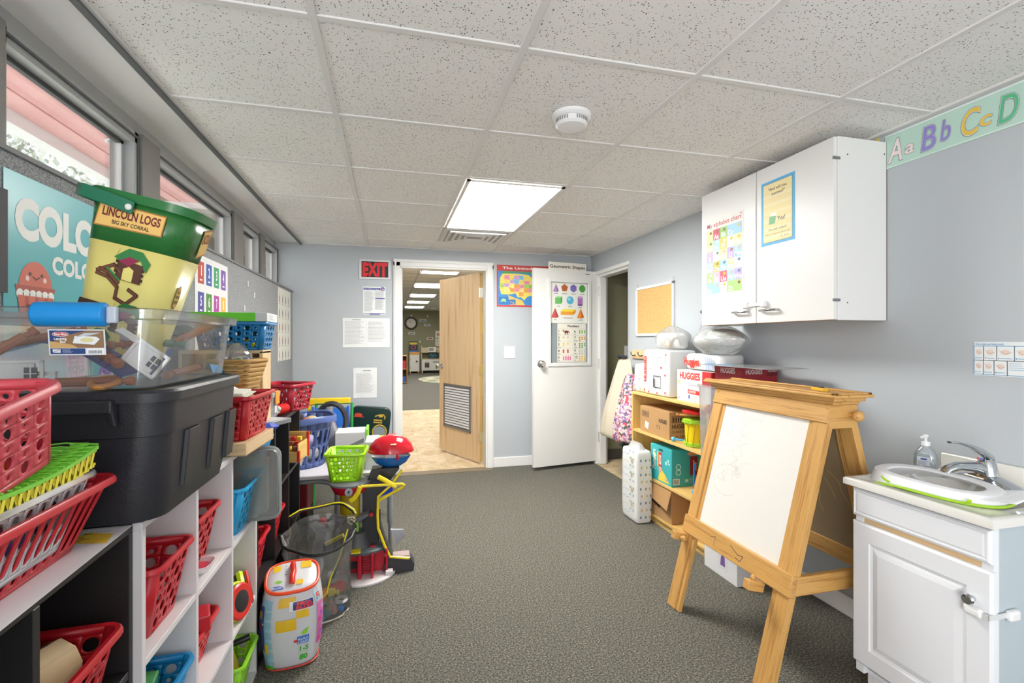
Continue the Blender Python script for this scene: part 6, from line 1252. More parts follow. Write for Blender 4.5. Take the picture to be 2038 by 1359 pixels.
# laundry basket with slots
LB = mat('#4b5f96', .4); LY = Matrix.Translation((-.580, 3.31, .501))
def tub(r0, r1, h, c, cols, rows, n=12):
    q = MB(); t0, t1 = .10, .80
    def pt(a, t): r = r0+(r1-r0)*t; return (r*1.12*math.cos(a), r*math.sin(a), h*t)
    for i in range(cols):
        a0, a1 = 2*math.pi*i/cols, 2*math.pi*(i+1)/cols; am = (a0+a1)/2
        for ta, tb2 in ((0, t0), (t1, 1)): q.add([pt(a0, ta), pt(am, ta), pt(a1, ta), pt(a1, tb2), pt(am, tb2), pt(a0, tb2)], [(0, 1, 4, 5), (1, 2, 3, 4)], c)
        for j in range(rows):
            ta, tb2 = t0+(t1-t0)*j/rows, t0+(t1-t0)*(j+1)/rows; tm_ = (ta+tb2)/2; O, I = [], []
            for k in range(n+4):
                an = 2*math.pi*k/(n+4); c_, s_ = math.cos(an), math.sin(an); m_ = max(abs(c_), abs(s_))
                O.append(pt(am+(a1-a0)/2*c_/m_, tm_+(tb2-ta)/2*s_/m_)); I.append(pt(am+(a1-a0)/2*.66*math.copysign(abs(c_)**.7, c_), tm_+(tb2-ta)/2*.86*math.copysign(abs(s_)**.7, s_)))
            N_ = n+4; q.add(O+I, [(k, (k+1) % N_, N_+(k+1) % N_, N_+k) for k in range(N_)], c)
    q.poly(ering(r0*1.12, r0, 0, 28), c); return q
lb = tag(tub(.145, .195, .305, LB, 22, 2).build('laundry_basket', M=LY, solid=.004, smooth=40), 'slate blue round laundry basket with slots, full of toys, on the low table', 'laundry basket')
MB().loft([[(x, y, z+.012*math.sin(2*math.atan2(y, x))**2) for x, y, z in ering(.195*1.12+d, .195+d, zz, 36)] for d, zz in ((-.002, .295), (.0, .310), (.014, .314), (.022, .305), (.022, .275), (.019, .275), (.016, .300), (.0, .295))], LB, False, False).build('rim', lb, smooth=60)
for i, (nm, c, dx, dy, dz, kd, s) in enumerate((('tan', '#c9a878', .10, -.08, .225, 'ball', .05), ('white and blue', '#4a6ad0', .02, -.11, .235, 'brick', .05), ('black', '#26262a', -.02, .0, .235, 'ball', .06), ('orange', '#e0502a', .05, -.02, .25, 'brick', .04), ('white', '#dcdcde', .09, -.05, .03, 'ball', .05), ('ivory', '#e6e2d8', .02, -.10, .03, 'brick', .05), ('grey', '#7a7c84', -.05, -.02, .05, 'ball', .08), ('lilac', '#a89ac8', .06, .06, .06, 'ball', .06))):
    toy('%s toy inside the slate blue laundry basket' % nm, kd, LY @ place(dx, dy, dz, 30*i), mat(c, .4), s)
# toy vacuum with arch
vc = thing('toy_vacuum', 'grey toy vacuum with a black arched handle on the low table', 'toy vacuum', Matrix.Translation((-.375, 3.52, .501)))
MB().tube([(-.02+.095*math.cos(R(a)), 0, .235+.125*math.sin(R(a))) for a in range(-35, 200, 12)], .016, mat('#2a2a2e', .4), 8, flat=1.3).build('arched_handle', vc)
MB().loft([rring(w_, l_, .02, z, 3, cx_, 0) for w_, l_, z, cx_ in ((.16, .14, 0, .06), (.15, .13, .08, .04), (.10, .10, .16, -.02), (.07, .06, .26, -.05), (.05, .05, .34, -.03))], mat('#8b8c90', .4)).build('body', vc, bevel=.003)
MB().loft([rring(.06, .02, .008, 0, 3), rring(.05, .016, .006, .09, 3)], mat('#d8d8dc', .35)).build('front_panel', vc, place(.07, -.085, .02, rx=8))
# white box with green edge, grey papers
wbx = thing('activity_box', 'open white box with a lime green edge on the low table', 'box', Matrix.Translation((-.20, 3.42, .501)))
MB().box(-.15, -.10, 0, .04, .10, .19, mat('#dcdcde', .5)).build('box_body', wbx, smooth=0, bevel=.003); MB().box(.040, -.10, 0, .056, .10, .205, mat('#7fc83c', .4)).build('green_edge', wbx, smooth=0, bevel=.002)
MB().shape([(-.08, .06), (.03, .10), (.03, .13), (-.08, .08)], .0, mat('#8b8d92', .5)).build('printing', wbx, frame((0, -.101, .02), (1, 0, 0), (0, 0, 1)), smooth=0)
sx = tag(MB().box(-.05, -.12, 0, .03, .10, .17, mat('#dcdee2', .5)).build('white_box', M=place(-.10, 3.20, .501), smooth=0, bevel=.003), 'upright white box beside the lime green basket on the low table', 'box')
yb = thing('toy_barn', 'yellow toy box with a red rounded roof on the low table behind the red dome', 'toy', place(-.015, 3.27, .501, 0))
MB().box(-.065, -.06, 0, .055, .09, .155, mat('#edc91e', .35)).build('box_body', yb, smooth=0, bevel=.005); MB().loft([[(x, .085*math.cos(R(a)), .15+.025*math.sin(R(a))) for a in range(0, 181, 20)] for x in (-.0, .055)], mat('#d02a2c', .35)).build('roof', yb, smooth=40)
# green basket, on tower platform
GX, GY = -.222, 2.83
# ================================================================ toy tower
tw = thing('toy_tower', 'tall toy lookout tower with a red garage, yellow tube and white base on the carpet', 'toy tower', Matrix.Translation((-.15, 2.80, 0)))
DK = mat('#2b2a2e', .4); GY_ = mat('#777a82', .4); RD2 = mat('#b3142a', .35); YL2 = mat('#efd81e', .35); WT2 = mat('#d8d4d6', .45)
q = MB(); P = [(.185*math.cos(R(a)), -.175*math.sin(R(a))) for a in range(-10, 200, 10)]; q.prism([(x, y) for x, y in P][::-1], 0, .014, WT2).build('white_ramp_base', tw, bevel=.003)
MB().box(.125, -.10, .014, .165, -.06, .035, WT2).build('base_stop', tw, bevel=.003)
q = MB(); q.loft([[(r*math.cos(R(a)), .02-r*math.sin(R(a))*.9, z) for a in range(0, 181, 12)] for r, z in ((.135, .135), (.14, .150), (.125, .160))], mat('#5a666a', .4)); q.build('grey_deck', tw, smooth=40)
MB().box(-.06, -.118, .156, -.005, -.06, .164, YL2).build('yellow_pad', tw, bevel=.002); MB().box(.04, -.06, .158, .075, -.045, .168, RD2).build('red_switch', tw, bevel=.002)
MB().box(-.12, -.03, .014, .12, .02, .135, RD2).box(-.115, -.09, .105, -.02, -.03, .135, RD2).box(-.02, -.11, .014, .0, -.03, .14, RD2).box(.05, -.115, .014, .062, -.03, .145, RD2).box(.125, -.08, .014, .137, .02, .148, RD2).box(.0, -.055, .014, .05, -.03, .14, RD2).build('red_garage', tw, bevel=.003)
q = MB()
for i in range(7): q.box(.002, -.060, .03+.014*i, .048, -.055, .036+.014*i, mat('#8c0c20', .4))
q.build('garage_ribs', tw, smooth=0); MB().box(-.10, -.034, .04, -.03, -.029, .085, DK).build('garage_window', tw, bevel=.002)
MB().lathe([(.075, .16), (.055, .20), (.05, .235), (.001, .24)], mat('#55585c', .45), 20, (-.03, 0, 0)).build('cone_base', tw)
MB().loft([[(x, y, z) for x, y in ((a, -.02), (b, -.02), (b, .06), (a, .06))] for a, b, z in ((.0, .09, .15), (.0, .085, .40), (.0, .11, .46), (.05, .20, .57), (.05, .20, .58))], DK).build('black_column', tw, bevel=.003)
q = MB(); q.tube([(.215, -.055, .575), (.15, -.055, .49), (.085, -.055, .435), (.082, -.055, .33), (.085, -.055, .26), (.12, -.055, .16), (.15, -.055, .095), (.255, -.055, .075)], .0075, YL2, 6, flat=1); q.build('yellow_edge_line', tw)
MB().loft([[(x+.008, y, z) for x, y in ((a, -.05), (b, -.05), (b, .03), (a, .03))] for a, b, z in ((.10, .27, .0), (.10, .275, .035), (.12, .255, .075), (.125, .16, .085), (.095, .125, .16), (.07, .09, .27), (.07, .09, .34))], mat('#3a383e', .4)).build('curved_leg', tw, bevel=.003)
MB().box(.165, -.045, .082, .255, .02, .090, mat('#a8928e', .5)).build('leg_step', tw, M=None, bevel=.002)
MB().loft([rring(.10, .02, .008, 0, 3), rring(.04, .01, .004, .06, 3)], mat('#9a9ca6', .4)).build('grey_fin', tw, place(.17, -.02, .19, 0, 70))
TY = clear('yellowtube', '#e6cf30', .1, .1, '#d8c21e', .55)
MB().lathe([(.052, .335), (.054, .48)], TY, 24, (-.065, -.02, 0)).build('yellow_tube', tw); MB().lathe([(.048, .335), (.048, .43), (.001, .43)], mat('#b89a14', .5), 24, (-.065, -.02, 0)).build('yellow_core', tw)
MB().loft([ering(.085, .085, .462, 28, -.065, 0), ering(.105, .10, .50, 28, -.065, 0), ering(.105, .10, .505, 28, -.065, 0)], RD2).loft([ering(.11, .105, .506, 28, -.065, 0), ering(.112, .107, .516, 28, -.065, 0), ering(.10, .095, .522, 28, -.065, 0)], GY_).build('platform', tw)
MB().lathe([(.001, 0), (.020, 0), (.020, .012), (.014, .012), (.012, .006), (.001, .006)], mat('#9aa0aa', .3), 20).ball((0, 0, .008), .006, '#222226', n=8).build('eye_lens', tw, frame((-.065, -.103, .487), (1, 0, 0), (0, .1, 1)))
WG = MB().loft([[(x, -.06-.03*math.cos(x*14), z) for x, z in ((-.17, .335), (-.12, .315), (-.05, .305), (.0, .325), (.035, .345), (.035, .355), (.0, .342), (-.05, .325), (-.12, .335), (-.17, .35))], [(x, -.02, z) for x, z in ((-.17, .335), (-.12, .315), (-.05, .305), (.0, .325), (.035, .345), (.035, .355), (.0, .342), (-.05, .325), (-.12, .335), (-.17, .35))]], GY_); WG.build('grey_wing', tw, smooth=40)
q = MB(); SHD = [(-.022, .026), (.022, .026), (.026, 0), (.018, -.018), (0, -.030), (-.018, -.018), (-.026, 0)]
q.prism(SHD[::-1], 0, .008, GY_).shape([(x*.85, y*.85) for x, y in SHD][::-1], .0085, '#d8c05a').shape([(x*.75, y*.75) for x, y in SHD][::-1], .009, '#e8dfb8').disc(0, -.006, .009, .0095, '#4a505a', .007)
for a in (150, 110, 70, 30): q.disc(.015*math.cos(R(a)), -.004+.015*math.sin(R(a)), .0042, .0095, '#4a505a')
q.build('paw_badge', tw, frame((-.052, -.098, .335), (1, 0, 0), (0, 0, 1)), smooth=0)
MB().cyl((-.03, -.05, .255), (-.03, -.05, .31), .013, mat('#8ac83c', .4)).build('green_peg', tw)
MB().tube([(.048, -.055, .345), (.048, -.075, .345)], .008, mat('#c01a24', .3), 8).ball((.048, -.08, .345), .011, mat('#c01a24', .3)).build('red_lever', tw)
ya = thing('toy_hook', 'thin yellow toy crane arm hooked around the dark tower', 'toy', Matrix.Translation((-.15, 2.80, 0)))
MB().tube([(-.03, -.13, .455), (-.02, -.13, .475), (.0, -.13, .515), (.0, -.13, .52), (.215, -.12, .515), (.225, -.11, .505), (.215, -.10, .49), (.09, -.08, .42)], .0075, YL2, 6).build('rod', ya)
MB().tube([(-.005, -.132, .52), (-.015, -.132, .49), (-.035, -.132, .46), (-.055, -.132, .445)], .013, YL2, 8).tube([(.085, -.11, .56), (.12, -.11, .54), (.16, -.12, .515), (.18, -.12, .50)], .013, YL2, 8).build('claw', ya)
MB().prism([(0, 0), (.08, .02), (.08, .09), (.02, .07)], 0, .02, mat('#1f3fc0', .35)).build('blue_panel', tw, frame((.085, .05, .405), (1, 0, 0), (0, 0, 1)), smooth=0, bevel=.003)
basket('basket', 'lime green dotted basket on the toy tower beside the laundry basket', place(GX-.015, GY+.02, .5235, -4), .20, .21, .155, .165, .155, LIME, 'dots', nx=7, ny=6, nz=6, r=.02, rim=.010)
hl = thing('toy_helicopter_pod', 'glossy red dome over a blue toy boat hull on top of the tower', 'toy', place(.005, 2.82, .581, -6))
GR_ = mat('#c01a2a', .15); BR_ = mat('#1260b0', .2)
MB().loft([ering(.05, .03, 0, 28), ering(.085, .06, .022, 28), ering(.108, .08, .055, 28), ering(.108, .08, .062, 28), ering(.095, .068, .056, 28)], BR_).build('blue_hull', hl, smooth=60)
MB().loft([ering(.128, .095, .085, 32), ering(.128, .095, .093, 32), ering(.115, .086, .125, 32), ering(.088, .066, .155, 32), ering(.048, .036, .172, 32), ering(.006, .005, .177, 32)], GR_).build('red_dome', hl, smooth=60)
MB().box(-.03, -.055, .045, .035, .03, .092, mat('#d4cfd4', .4)).build('cabin', hl, bevel=.004); MB().box(.036, -.085, .05, .05, -.075, .088, GR_).build('dome_tab', hl, bevel=.004)
MB().box(.005, -.062, .145, .035, -.045, .15, mat('#e6d8b8', .4)).build('roof_sticker', hl, place(0, 0, 0, 0, 0, 8), smooth=0)
# ================================================================ toy easel and bag against the back wall
te = thing('toy_easel', 'colourful plastic toy easel with yellow, green and blue frame by the back wall', 'toy easel', Matrix.Translation((-.46, 4.05, 0)))
MB().box(-.17, -.03, .79, .15, .02, .84, mat('#f0c41c', .35)).box(-.17, -.03, 0, -.145, .02, .79, mat('#f0c41c', .35)).build('yellow_frame', te, bevel=.006)
MB().tube([(.155, -.06, 0), (.165, -.04, .80), (-.10, -.04, .80), (-.12, -.06, 0)], .012, mat('#2f9a4c', .35), 8).build('green_frame', te)
MB().box(-.11, -.055, .60, .13, -.045, .77, mat('#2f78d8', .35)).box(.13, -.06, .45, .145, -.04, .78, mat('#2a62c8', .35)).box(-.13, -.06, .45, -.115, -.04, .78, mat('#2a62c8', .35)).build('blue_panel', te, bevel=.003)
MB().disc(-.04, .70, .04, 0, '#e8922c', .04).disc(-.04, .70, .028, .001, '#6a3a28').build('sticker', te, frame((0, -.0565, 0), (1, 0, 0), (0, 0, 1)), smooth=0)
MB().tube([(.04, -.10, .3), (.05, -.10, .60), (.03, -.10, .66)], .016, mat('#e85a50', .35), 8).build('red_arm', te); MB().box(.06, -.10, .3, .10, -.07, .58, mat('#2f9a6a', .35)).build('green_cup', te, bevel=.006)
gb = thing('toy_case', 'dark green toy case in a clear plastic cover leaning on the back wall', 'case', frame((-.395, 4.62, 0), (1, 0, -.10), (.10, 0, 1)))
DG_ = crinkle('dkgreen', '#ffffff', .2, .1) if False else painted('dkg', '#16302e', .25, 8, .9)
MB().prism([(x+.16, y+.35) for x, y, z in rring(.36, .70, .06, 0, 5)], -.07, 0, DG_).build('case_body', gb, bevel=.008)
gM = frame((0, 0, 0), (1, 0, 0), (0, 1, 0))
MB().disc(.05, .62, .035, 0, '#c8402c', .018).rect(.01, .60, .10, .607, .0004, '#c8402c').build('red_emblem', gb, Matrix.Translation((0, 0, .0012)), smooth=0)
MB().disc(.25, .58, .02, 0, '#c9a83a', .012).line([(.20, .575), (.23, .59), (.27, .595), (.29, .575), (.285, .555)], .010, .0003, '#c9a83a').text('ADVENTURE', .245, .535, .018, .0006, '#c9a83a', 'c', w=.10).text('EXPLORER', .245, .512, .018, .0006, '#c9a83a', 'c', w=.09).build('gold_lettering', gb, Matrix.Translation((0, 0, .0012)), smooth=0) if False else MB().disc(.25, .62, .02, 0, '#c9a83a', .012).line([(.20, .615), (.23, .63), (.27, .635), (.29, .615), (.285, .595)], .010, .0003, '#c9a83a').lines(.19, .29, .55, .59, 2, .0003, '#c9a83a', .014, 3).build('gold_emblem', gb, Matrix.Translation((0, 0, .0012)), smooth=0)
MB().tube([(.250+.062*math.cos(R(a)), .475+.062*math.sin(R(a)), .004) for a in range(0, 360, 15)], .006, mat('#c9a02c', .35), 8, True).build('round_port_rim', gb); MB().disc(.250, .475, .058, .003, mat('#8a9498', .12)).build('round_port', gb, smooth=0)
MB().tube([(.0+.055*math.cos(R(a)), .43+.055*math.sin(R(a)), .004) for a in range(-80, 81, 10)], .005, mat('#7a8a4a', .35), 8).build('side_port_rim', gb)
# ================================================================ clear vinyl bag
VB = crinkle('vinyl', '#e6e8e8', .30, .07, sc=14., dist=.05)
vb = thing('vinyl_bag', 'clear vinyl zip bag with black and yellow piping, open, holding small figures on the carpet', 'bag', Matrix.Translation((-.325, 2.42, 0)))
rn = random.Random(44); rings = []
for k in range(17):
    t = k/16; rx, ry = .125+.035*t, .085+.03*t
    rings.append([(rx*(1+.05*math.sin(4*a+t*7)+.04*math.sin(9*a+t*12))*math.cos(a), ry*(1+.05*math.sin(3*a+t*5)+.03*math.sin(7*a))*math.sin(a), .385*t+(.02*math.sin(a) if k == 16 else 0)+.035*t*math.sin(a)*1.0) for a in [2*math.pi*i/36 for i in range(36)]])
MB().loft([[(x+rn.uniform(-1, 1)*.005, y+rn.uniform(-1, 1)*.005, z) for x, y, z in r_] for r_ in rings], VB, True, False).build('vinyl_film', vb, smooth=60)
T_ = rings[-1]
MB().tube([(x*1.01, y*1.01, z+.004) for x, y, z in T_[18:36]+T_[:1]], .007, mat('#1e1e20', .4), 8).build('zip_band', vb)
MB().tube([(x*.9, y*.6+.10, z+.03+.012*math.sin(i*.5)) for i, (x, y, z) in enumerate(T_[1:18])], .012, mat('#1e1e20', .4), 8, flat=.6).build('zip_band', vb)
MB().tube([(x*.93, y*.6+.085, z+.036+.012*math.sin(i*.5)) for i, (x, y, z) in enumerate(T_[1:18])], .0035, mat('#e8d81e', .4), 6).build('yellow_piping', vb)
MB().tube([(.13, -.02, .40), (.10, -.07, .30), (.06, -.095, .21), (.045, -.10, .15), (.02, -.10, .12)], .0035, mat('#e8d81e', .4), 6).tube([(.137, -.02, .40), (.108, -.07, .30), (.068, -.095, .21)], .005, mat('#1e1e20', .4), 6).build('yellow_piping', vb)
MB().tube([(x*1.0, y*1.0, .006) for x, y, z in rings[0]], .004, mat('#d8d4c8', .4), 6, True).build('base_piping', vb)
FL = (('yellow', '#e8cf22', .06, -.045, .11, 'car', .022), ('red', '#d02a2a', .08, .0, .10, 'brick', .035), ('white', '#e4e4e4', .10, -.02, .06, 'ring', .018), ('blue', '#2a78c8', .10, -.035, .03, 'peg', .02), ('tan', '#c99a78', .055, -.055, .05, 'peg', .02), ('teal', '#3a9aa8', .03, -.06, .02, 'brick', .028), ('orange', '#e0702a', .02, -.05, .10, 'brick', .03), ('pink', '#d88a9a', .07, -.04, .02, 'peg', .018), ('brown', '#7a4a30', -.03, -.04, .03, 'ball', .028), ('dark blue', '#24407a', -.06, .0, .02, 'ball', .03), ('cream', '#e0d4b8', .0, .0, .02, 'peg', .024), ('green', '#4aa03c', .04, .02, .02, 'peg', .022), ('grey', '#6a6c74', -.05, -.02, .08, 'car', .018), ('purple', '#7a4a9a', .0, -.03, .06, 'ball', .022))
for i, (nm, c, dx, dy, dz, kd, s) in enumerate(FL): toy('%s small toy in the bottom of the clear vinyl bag' % nm, kd, place(-.325+dx, 2.42+dy, dz, 47*i), mat(c, .4), s, name='toy_figure')
tag(MB().box(-.02, -.02, 0, .02, .02, .035, mat('#4a4a78', .5)).build('toy_block', M=place(-.47, 2.27, 0, 20), smooth=0, bevel=.005), 'small dark blue block on the carpet beside the shelving', 'toy')
# ================================================================ soft block bag
mb = thing('block_bag', 'white zip-up soft bag for building blocks with orange piping, standing on the carpet', 'bag', place(-.388, 2.125, 0, 8))
BGW = painted('bagw', '#cbccd0', .4, 14, .8); n = 40
def br(w, l, z, tilt=0., p=3.0): return [(x, y, z+tilt*y) for x, y, _ in ering(w, l, 0, n, p=p)]
rings = [br(.088, .078, .002), br(.098, .088, .012), br(.112, .10, .10), br(.118, .104, .19), br(.112, .098, .27, .10), br(.098, .086, .325, .28)]
MB().loft(rings, BGW, True, False).build('bag_body', mb, smooth=60, sub=1)
OR = mat('#e0481e', .4)
topM = Matrix.Translation((0, 0, .325)) @ Matrix.Rotation(math.atan(.28), 4, 'X')
MB().loft([[(x, y, 0) for x, y, _ in ering(.097, .089, 0, n, p=3.)], [(x, y, .010) for x, y, _ in ering(.090, .082, 0, n, p=3.)], [(x, y, .014) for x, y, _ in ering(.05, .045, 0, n, p=3.)]], mat('#cfd0d3', .4), False).build('lid', mb, topM, smooth=60)
MB().tube([(x, y, .006) for x, y, _ in ering(.098, .090, 0, 40, p=3.)], .0065, OR, 8, True).build('zip_piping', mb, topM)
MB().tube([(.0, -.055, .02), (.0, -.03, .033), (.004, 0, .028), (.0, .03, .033), (.0, .055, .02)], .012, mat('#d2301e', .3), 8).build('lid_handle', mb, topM, smooth=60)
YQ = mat('#e2b81e', .45)
MB().rect(.03, .03, .07, .07, .0155, YQ).rect(-.075, .03, -.045, .065, .0135, YQ).rect(.015, -.06, .04, -.035, .0155, YQ).lines(-.03, -.02, .0, .06, 4, .016, '#4a5a9a', .003).rect(-.07, -.07, -.03, -.05, .0125, '#2f5aa8').text('BLOKS', -.05, -.066, .01, .0135, '#e6e8ee', 'c').disc(-.05, -.03, .014, .014, '#7ab83c', .009).build('lid_printing', mb, topM, smooth=0)
# printing that wraps the body
def wrapped(fn, name, M0=None):
    """build flat art on (angle-length s, height z) then wrap it round the bag body"""
    q = MB(); fn(q); V = []
    prof = [(0, .088, .078), (.012, .098, .088), (.10, .112, .10), (.19, .118, .104), (.27, .112, .098), (.325, .098, .086)]
    for s, z, lay in q.v:
        a = -math.pi/2+(s-.012)/.112; zz = max(0, min(z, .325))
        for (z0, w0, l0), (z1, w1, l1) in zip(prof, prof[1:]):
            if z0 <= zz <= z1: f = (zz-z0)/(z1-z0); w, l = w0+(w1-w0)*f, l0+(l1-l0)*f; break
        c_, s_ = math.cos(a), math.sin(a); e = 2/3.
        x, y = w*math.copysign(abs(c_)**e, c_), l*math.copysign(abs(s_)**e, s_); k = 1+(lay+.0012)/.1
        tl = .10*y*max(0, (z-.19)/.08) if z < .27 else (.10+.18*(z-.27)/.055)*y
        V.append((x*k, y*k, z+tl))
    q.v = V; return q.build(name, mb, smooth=60)
def grid(q, x0, y0, x1, y1, z, c, nx=6, ny=4):
    for i in range(nx):
        for j in range(ny): q.rect(x0+(x1-x0)*i/nx, y0+(y1-y0)*j/ny, x0+(x1-x0)*(i+1)/nx, y0+(y1-y0)*(j+1)/ny, z, c)
LBL = mat('#8fb8d0', .45)
def art(q):
    grid(q, -.115, .02, -.045, .30, .0004, LBL, 5, 8); grid(q, -.16, .09, -.085, .27, .0010, mat('#2f4f90', .45), 4, 6)
    for x, y, c in ((-.135, .20, '#2a7a3c'), (-.12, .17, '#b8302c'), (-.13, .14, '#3a62c0'), (-.115, .215, '#d8922c'), (-.145, .235, '#c8302c')): grid(q, x-.012, y, x+.014, y+.03, .0016, c, 2, 2)
    for i in range(6):
        for j in range(3): q.rect(-.075+.012*j, .05+.04*i, -.068+.012*j, .06+.04*i, .0009, '#b8d4e0')
    grid(q, -.02, .265, .018, .31, .0005, YQ, 3, 3); grid(q, .018, .21, .056, .262, .0005, YQ, 3, 3); grid(q, -.025, .165, .018, .212, .0005, YQ, 3, 3)
    grid(q, -.085, .08, -.062, .12, .0014, YQ, 2, 2)
    grid(q, .010, .245, .082, .288, .0010, mat('#e6e8ee', .4), 6, 3); grid(q, .013, .248, .079, .285, .0014, mat('#203a78', .4), 6, 3)
    q.text('MEGA', .044, .267, .015, .002, '#e63a28', 'c', bold=.04, w=.05).text('BLOKS', .046, .251, .014, .002, '#e63a28', 'c', bold=.04, w=.058)
    q.shape([(.03, .15), (.055, .168), (.05, .145), (.035, .14)], .0016, '#8fd02c').text('1-5', .040, .075, .020, .0010, '#3fae2c', 'c', bold=.03).rect(.020, .066, .062, .068, .001, '#8fd07c').text('80', .042, .038, .022, .0010, '#3fae2c', 'c', bold=.03)
    grid(q, .020, .105, .058, .135, .0008, mat('#3a72c0', .4), 4, 2); q.text('BUILD', .038, .120, .009, .0016, '#e6ecf4', 'c').text('LEARN', .040, .108, .009, .0016, '#e6ecf4', 'c').rect(.014, .115, .022, .124, .0018, '#c8302c')
    grid(q, .100, .08, .15, .25, .0006, mat('#d870b0', .4), 4, 6); grid(q, .092, .26, .13, .30, .0006, mat('#a8d4ec', .4), 3, 3); q.text('Fi', .10, .265, .03, .0014, '#e05a2c', bold=.03)
    for i in range(6): q.disc(.115+.012*(i % 3), .10+.025*i, .010, .0012, ['#e8489c', '#9a5ac8', '#b8a8e0'][i % 3], n=8)
    grid(q, -.14, .004, -.05, .03, .0012, mat('#56b22c', .4), 6, 2)
wrapped(art, 'printing')
MB().tube([(x*1.01, y*1.01, .010) for x, y, _ in ering(.096, .086, 0, 40, p=3.)], .003, mat('#d84a3c', .4), 6, True).build('base_piping', mb)
# ================================================================ far room
YF = 19.69
ck_ = thing('wall_clock', 'round dark-framed wall clock on the far wall through the doorway', 'clock', BACK(.815, 1.988, YF))
MB().lathe([(.19, 0), (.26, 0), (.262, .02), (.25, .045), (.215, .05), (.19, .02)], mat('#3c2620', .3), 40, caps=False).build('frame', ck_)
MB().lathe([(.001, .010), (.195, .010), (.195, .014), (.001, .014)], mat('#cdc8bc', .4), 32).build('clock_face', ck_)
q = MB()
for i in range(12): a = R(30*i); q.line([(.15*math.sin(a), .15*math.cos(a)), (.178*math.sin(a), .178*math.cos(a))], .012, .0165, '#3a3430')
q.build('hour_marks', ck_, smooth=0); MB().line([(0, 0), (-.035, .10)], .012, .018, '#2a2422').line([(0, 0), (-.09, .12)], .008, .018, '#2a2422').build('clock_hands', ck_, smooth=0)
for i, (x, z, c, w) in enumerate(((1.29, 2.11, '#3a6a9c', .27), (1.46, 1.92, '#5a5a70', .25), (.84, 1.58, '#5a5c68', .25), (1.57, 1.37, '#9c3a34', .25), (.83, 2.30, '#d8c8b8', .06), (1.47, 2.28, '#b86a4a', .05), (1.17, 1.24, '#4a8ab0', .04))):
    q = MB().box(-w/2, -.045, 0, w/2, .045, .003, '#dddcd8')
    if w > .1: q.rect(-w*.38, -.018, w*.38, .018, .004, c)
    lb_ = ['blue lettered strip right of the wall clock', 'grey lettered strip below the blue one', 'grey lettered strip below the wall clock', 'red lettered strip above the play kitchen', 'pale paper shape above the wall clock', 'small brown paper shape high on the far wall', 'small blue paper piece above the toy fridge'][i]
    tag(q.build('word_strip', M=BACK(x, z, YF), smooth=0), lb_+', in the far room', 'wall label')
q = MB().box(0, 0, 0, .6, .62, .003, '#e2e0da'); rn = random.Random(4)
q.text('BOO', .06, .42, .12, .004, '#c8402c', bold=.03, w=.4)
for i in range(12): q.disc(.08+.13*(i % 4), .08+.12*(i//4), .04, .004, ['#d85a4c', '#e0b84c', '#5a9ac0', '#7ab05c'][rn.randrange(4)], .03)
tag(q.build('far_poster', M=BACK(1.79, 1.06, YF), smooth=0), 'colourful poster on the far wall half behind the wooden door', 'poster')
q = MB().box(0, 0, 0, .34, .42, .01, '#2a3038').rect(.02, .30, .32, .38, .011, '#d8c83c').disc(.17, .19, .10, .011, '#b8487c', .09).disc(.17, .19, .07, .012, '#2a3038', .06).rect(.0, 0, .34, .06, .011, '#3a7ac0')
tag(q.build('framed_picture', M=BACK(.73, .83, 19.55), smooth=0), 'dark picture board standing on the toy fridge in the far room', 'picture')
fr = thing('toy_fridge', 'white toy fridge with an orange top in the far room', 'toy fridge', Matrix.Translation((.93, 19.45, 0)))
OW = mat('#e0a04a', .5)
MB().box(-.19, -.17, .06, .19, .17, .76, mat('#d8d6cc', .5)).build('cabinet', fr, smooth=0); MB().box(-.20, -.18, .72, .20, .18, .83, OW).build('top', fr, smooth=0, bevel=.02)
for x in (-.17, .13): MB().box(x, -.17, 0, x+.04, .17, .06, OW).build('leg', fr, smooth=0)
for z0, z1 in ((.08, .36), (.38, .70)):
    dr_ = MB().box(-.18, -.185, z0, .18, -.17, z1, mat('#e2e0d8', .5)).build('door', fr, smooth=0); MB().box(-.165, -.20, (z0+z1)/2-.05, -.15, -.185, (z0+z1)/2+.06, OW).build('handle', dr_, smooth=0)
MB().prism([(-.04, 0), (.04, 0), (.04, .05), (0, .09), (-.04, .05)], 0, .004, mat('#6a4a3a', .6)).build('house_sticker', fr, frame((.09, -.186, .42), (1, 0, 0), (0, 0, 1)), smooth=0)
kt = thing('play_kitchen', 'pale wooden play kitchen with oven and microwave in the far room', 'play kitchen', Matrix.Translation((1.585, 19.4, 0)))
KW = mat('#d2c3a4', .5); KV = mat('#dddbd2', .5)
MB().box(-.38, -.2, .10, .38, .2, .53, KV).box(-.39, -.21, .53, .39, .2, .56, KW).build('base_cabinet', kt, smooth=0)
MB().box(-.38, .12, .56, -.34, .2, 1.07, KW).box(.34, .12, .56, .38, .2, 1.07, KW).box(-.38, -.05, .80, .38, .2, .83, KW).box(-.38, .18, .83, .38, .2, 1.0, KW).build('upper_shelf', kt, smooth=0)
for x in (-.37, .33): MB().box(x, -.2, 0, x+.04, .2, .10, KW).build('leg', kt, smooth=0)
q = MB().box(-.30, -.215, .20, -.02, -.2, .48, KV); od = q.build('oven_door', kt, smooth=0); MB().box(-.26, -.22, .22, -.08, -.215, .40, mat('#4a4640', .5)).build('oven_window', od, smooth=0); MB().box(-.24, -.235, .435, -.1, -.215, .45, mat('#5a5a5c', .4)).build('handle', od, smooth=0)
MB().box(.06, -.235, .435, .30, -.2, .45, mat('#5a5a5c', .4)).build('handle', kt, smooth=0)
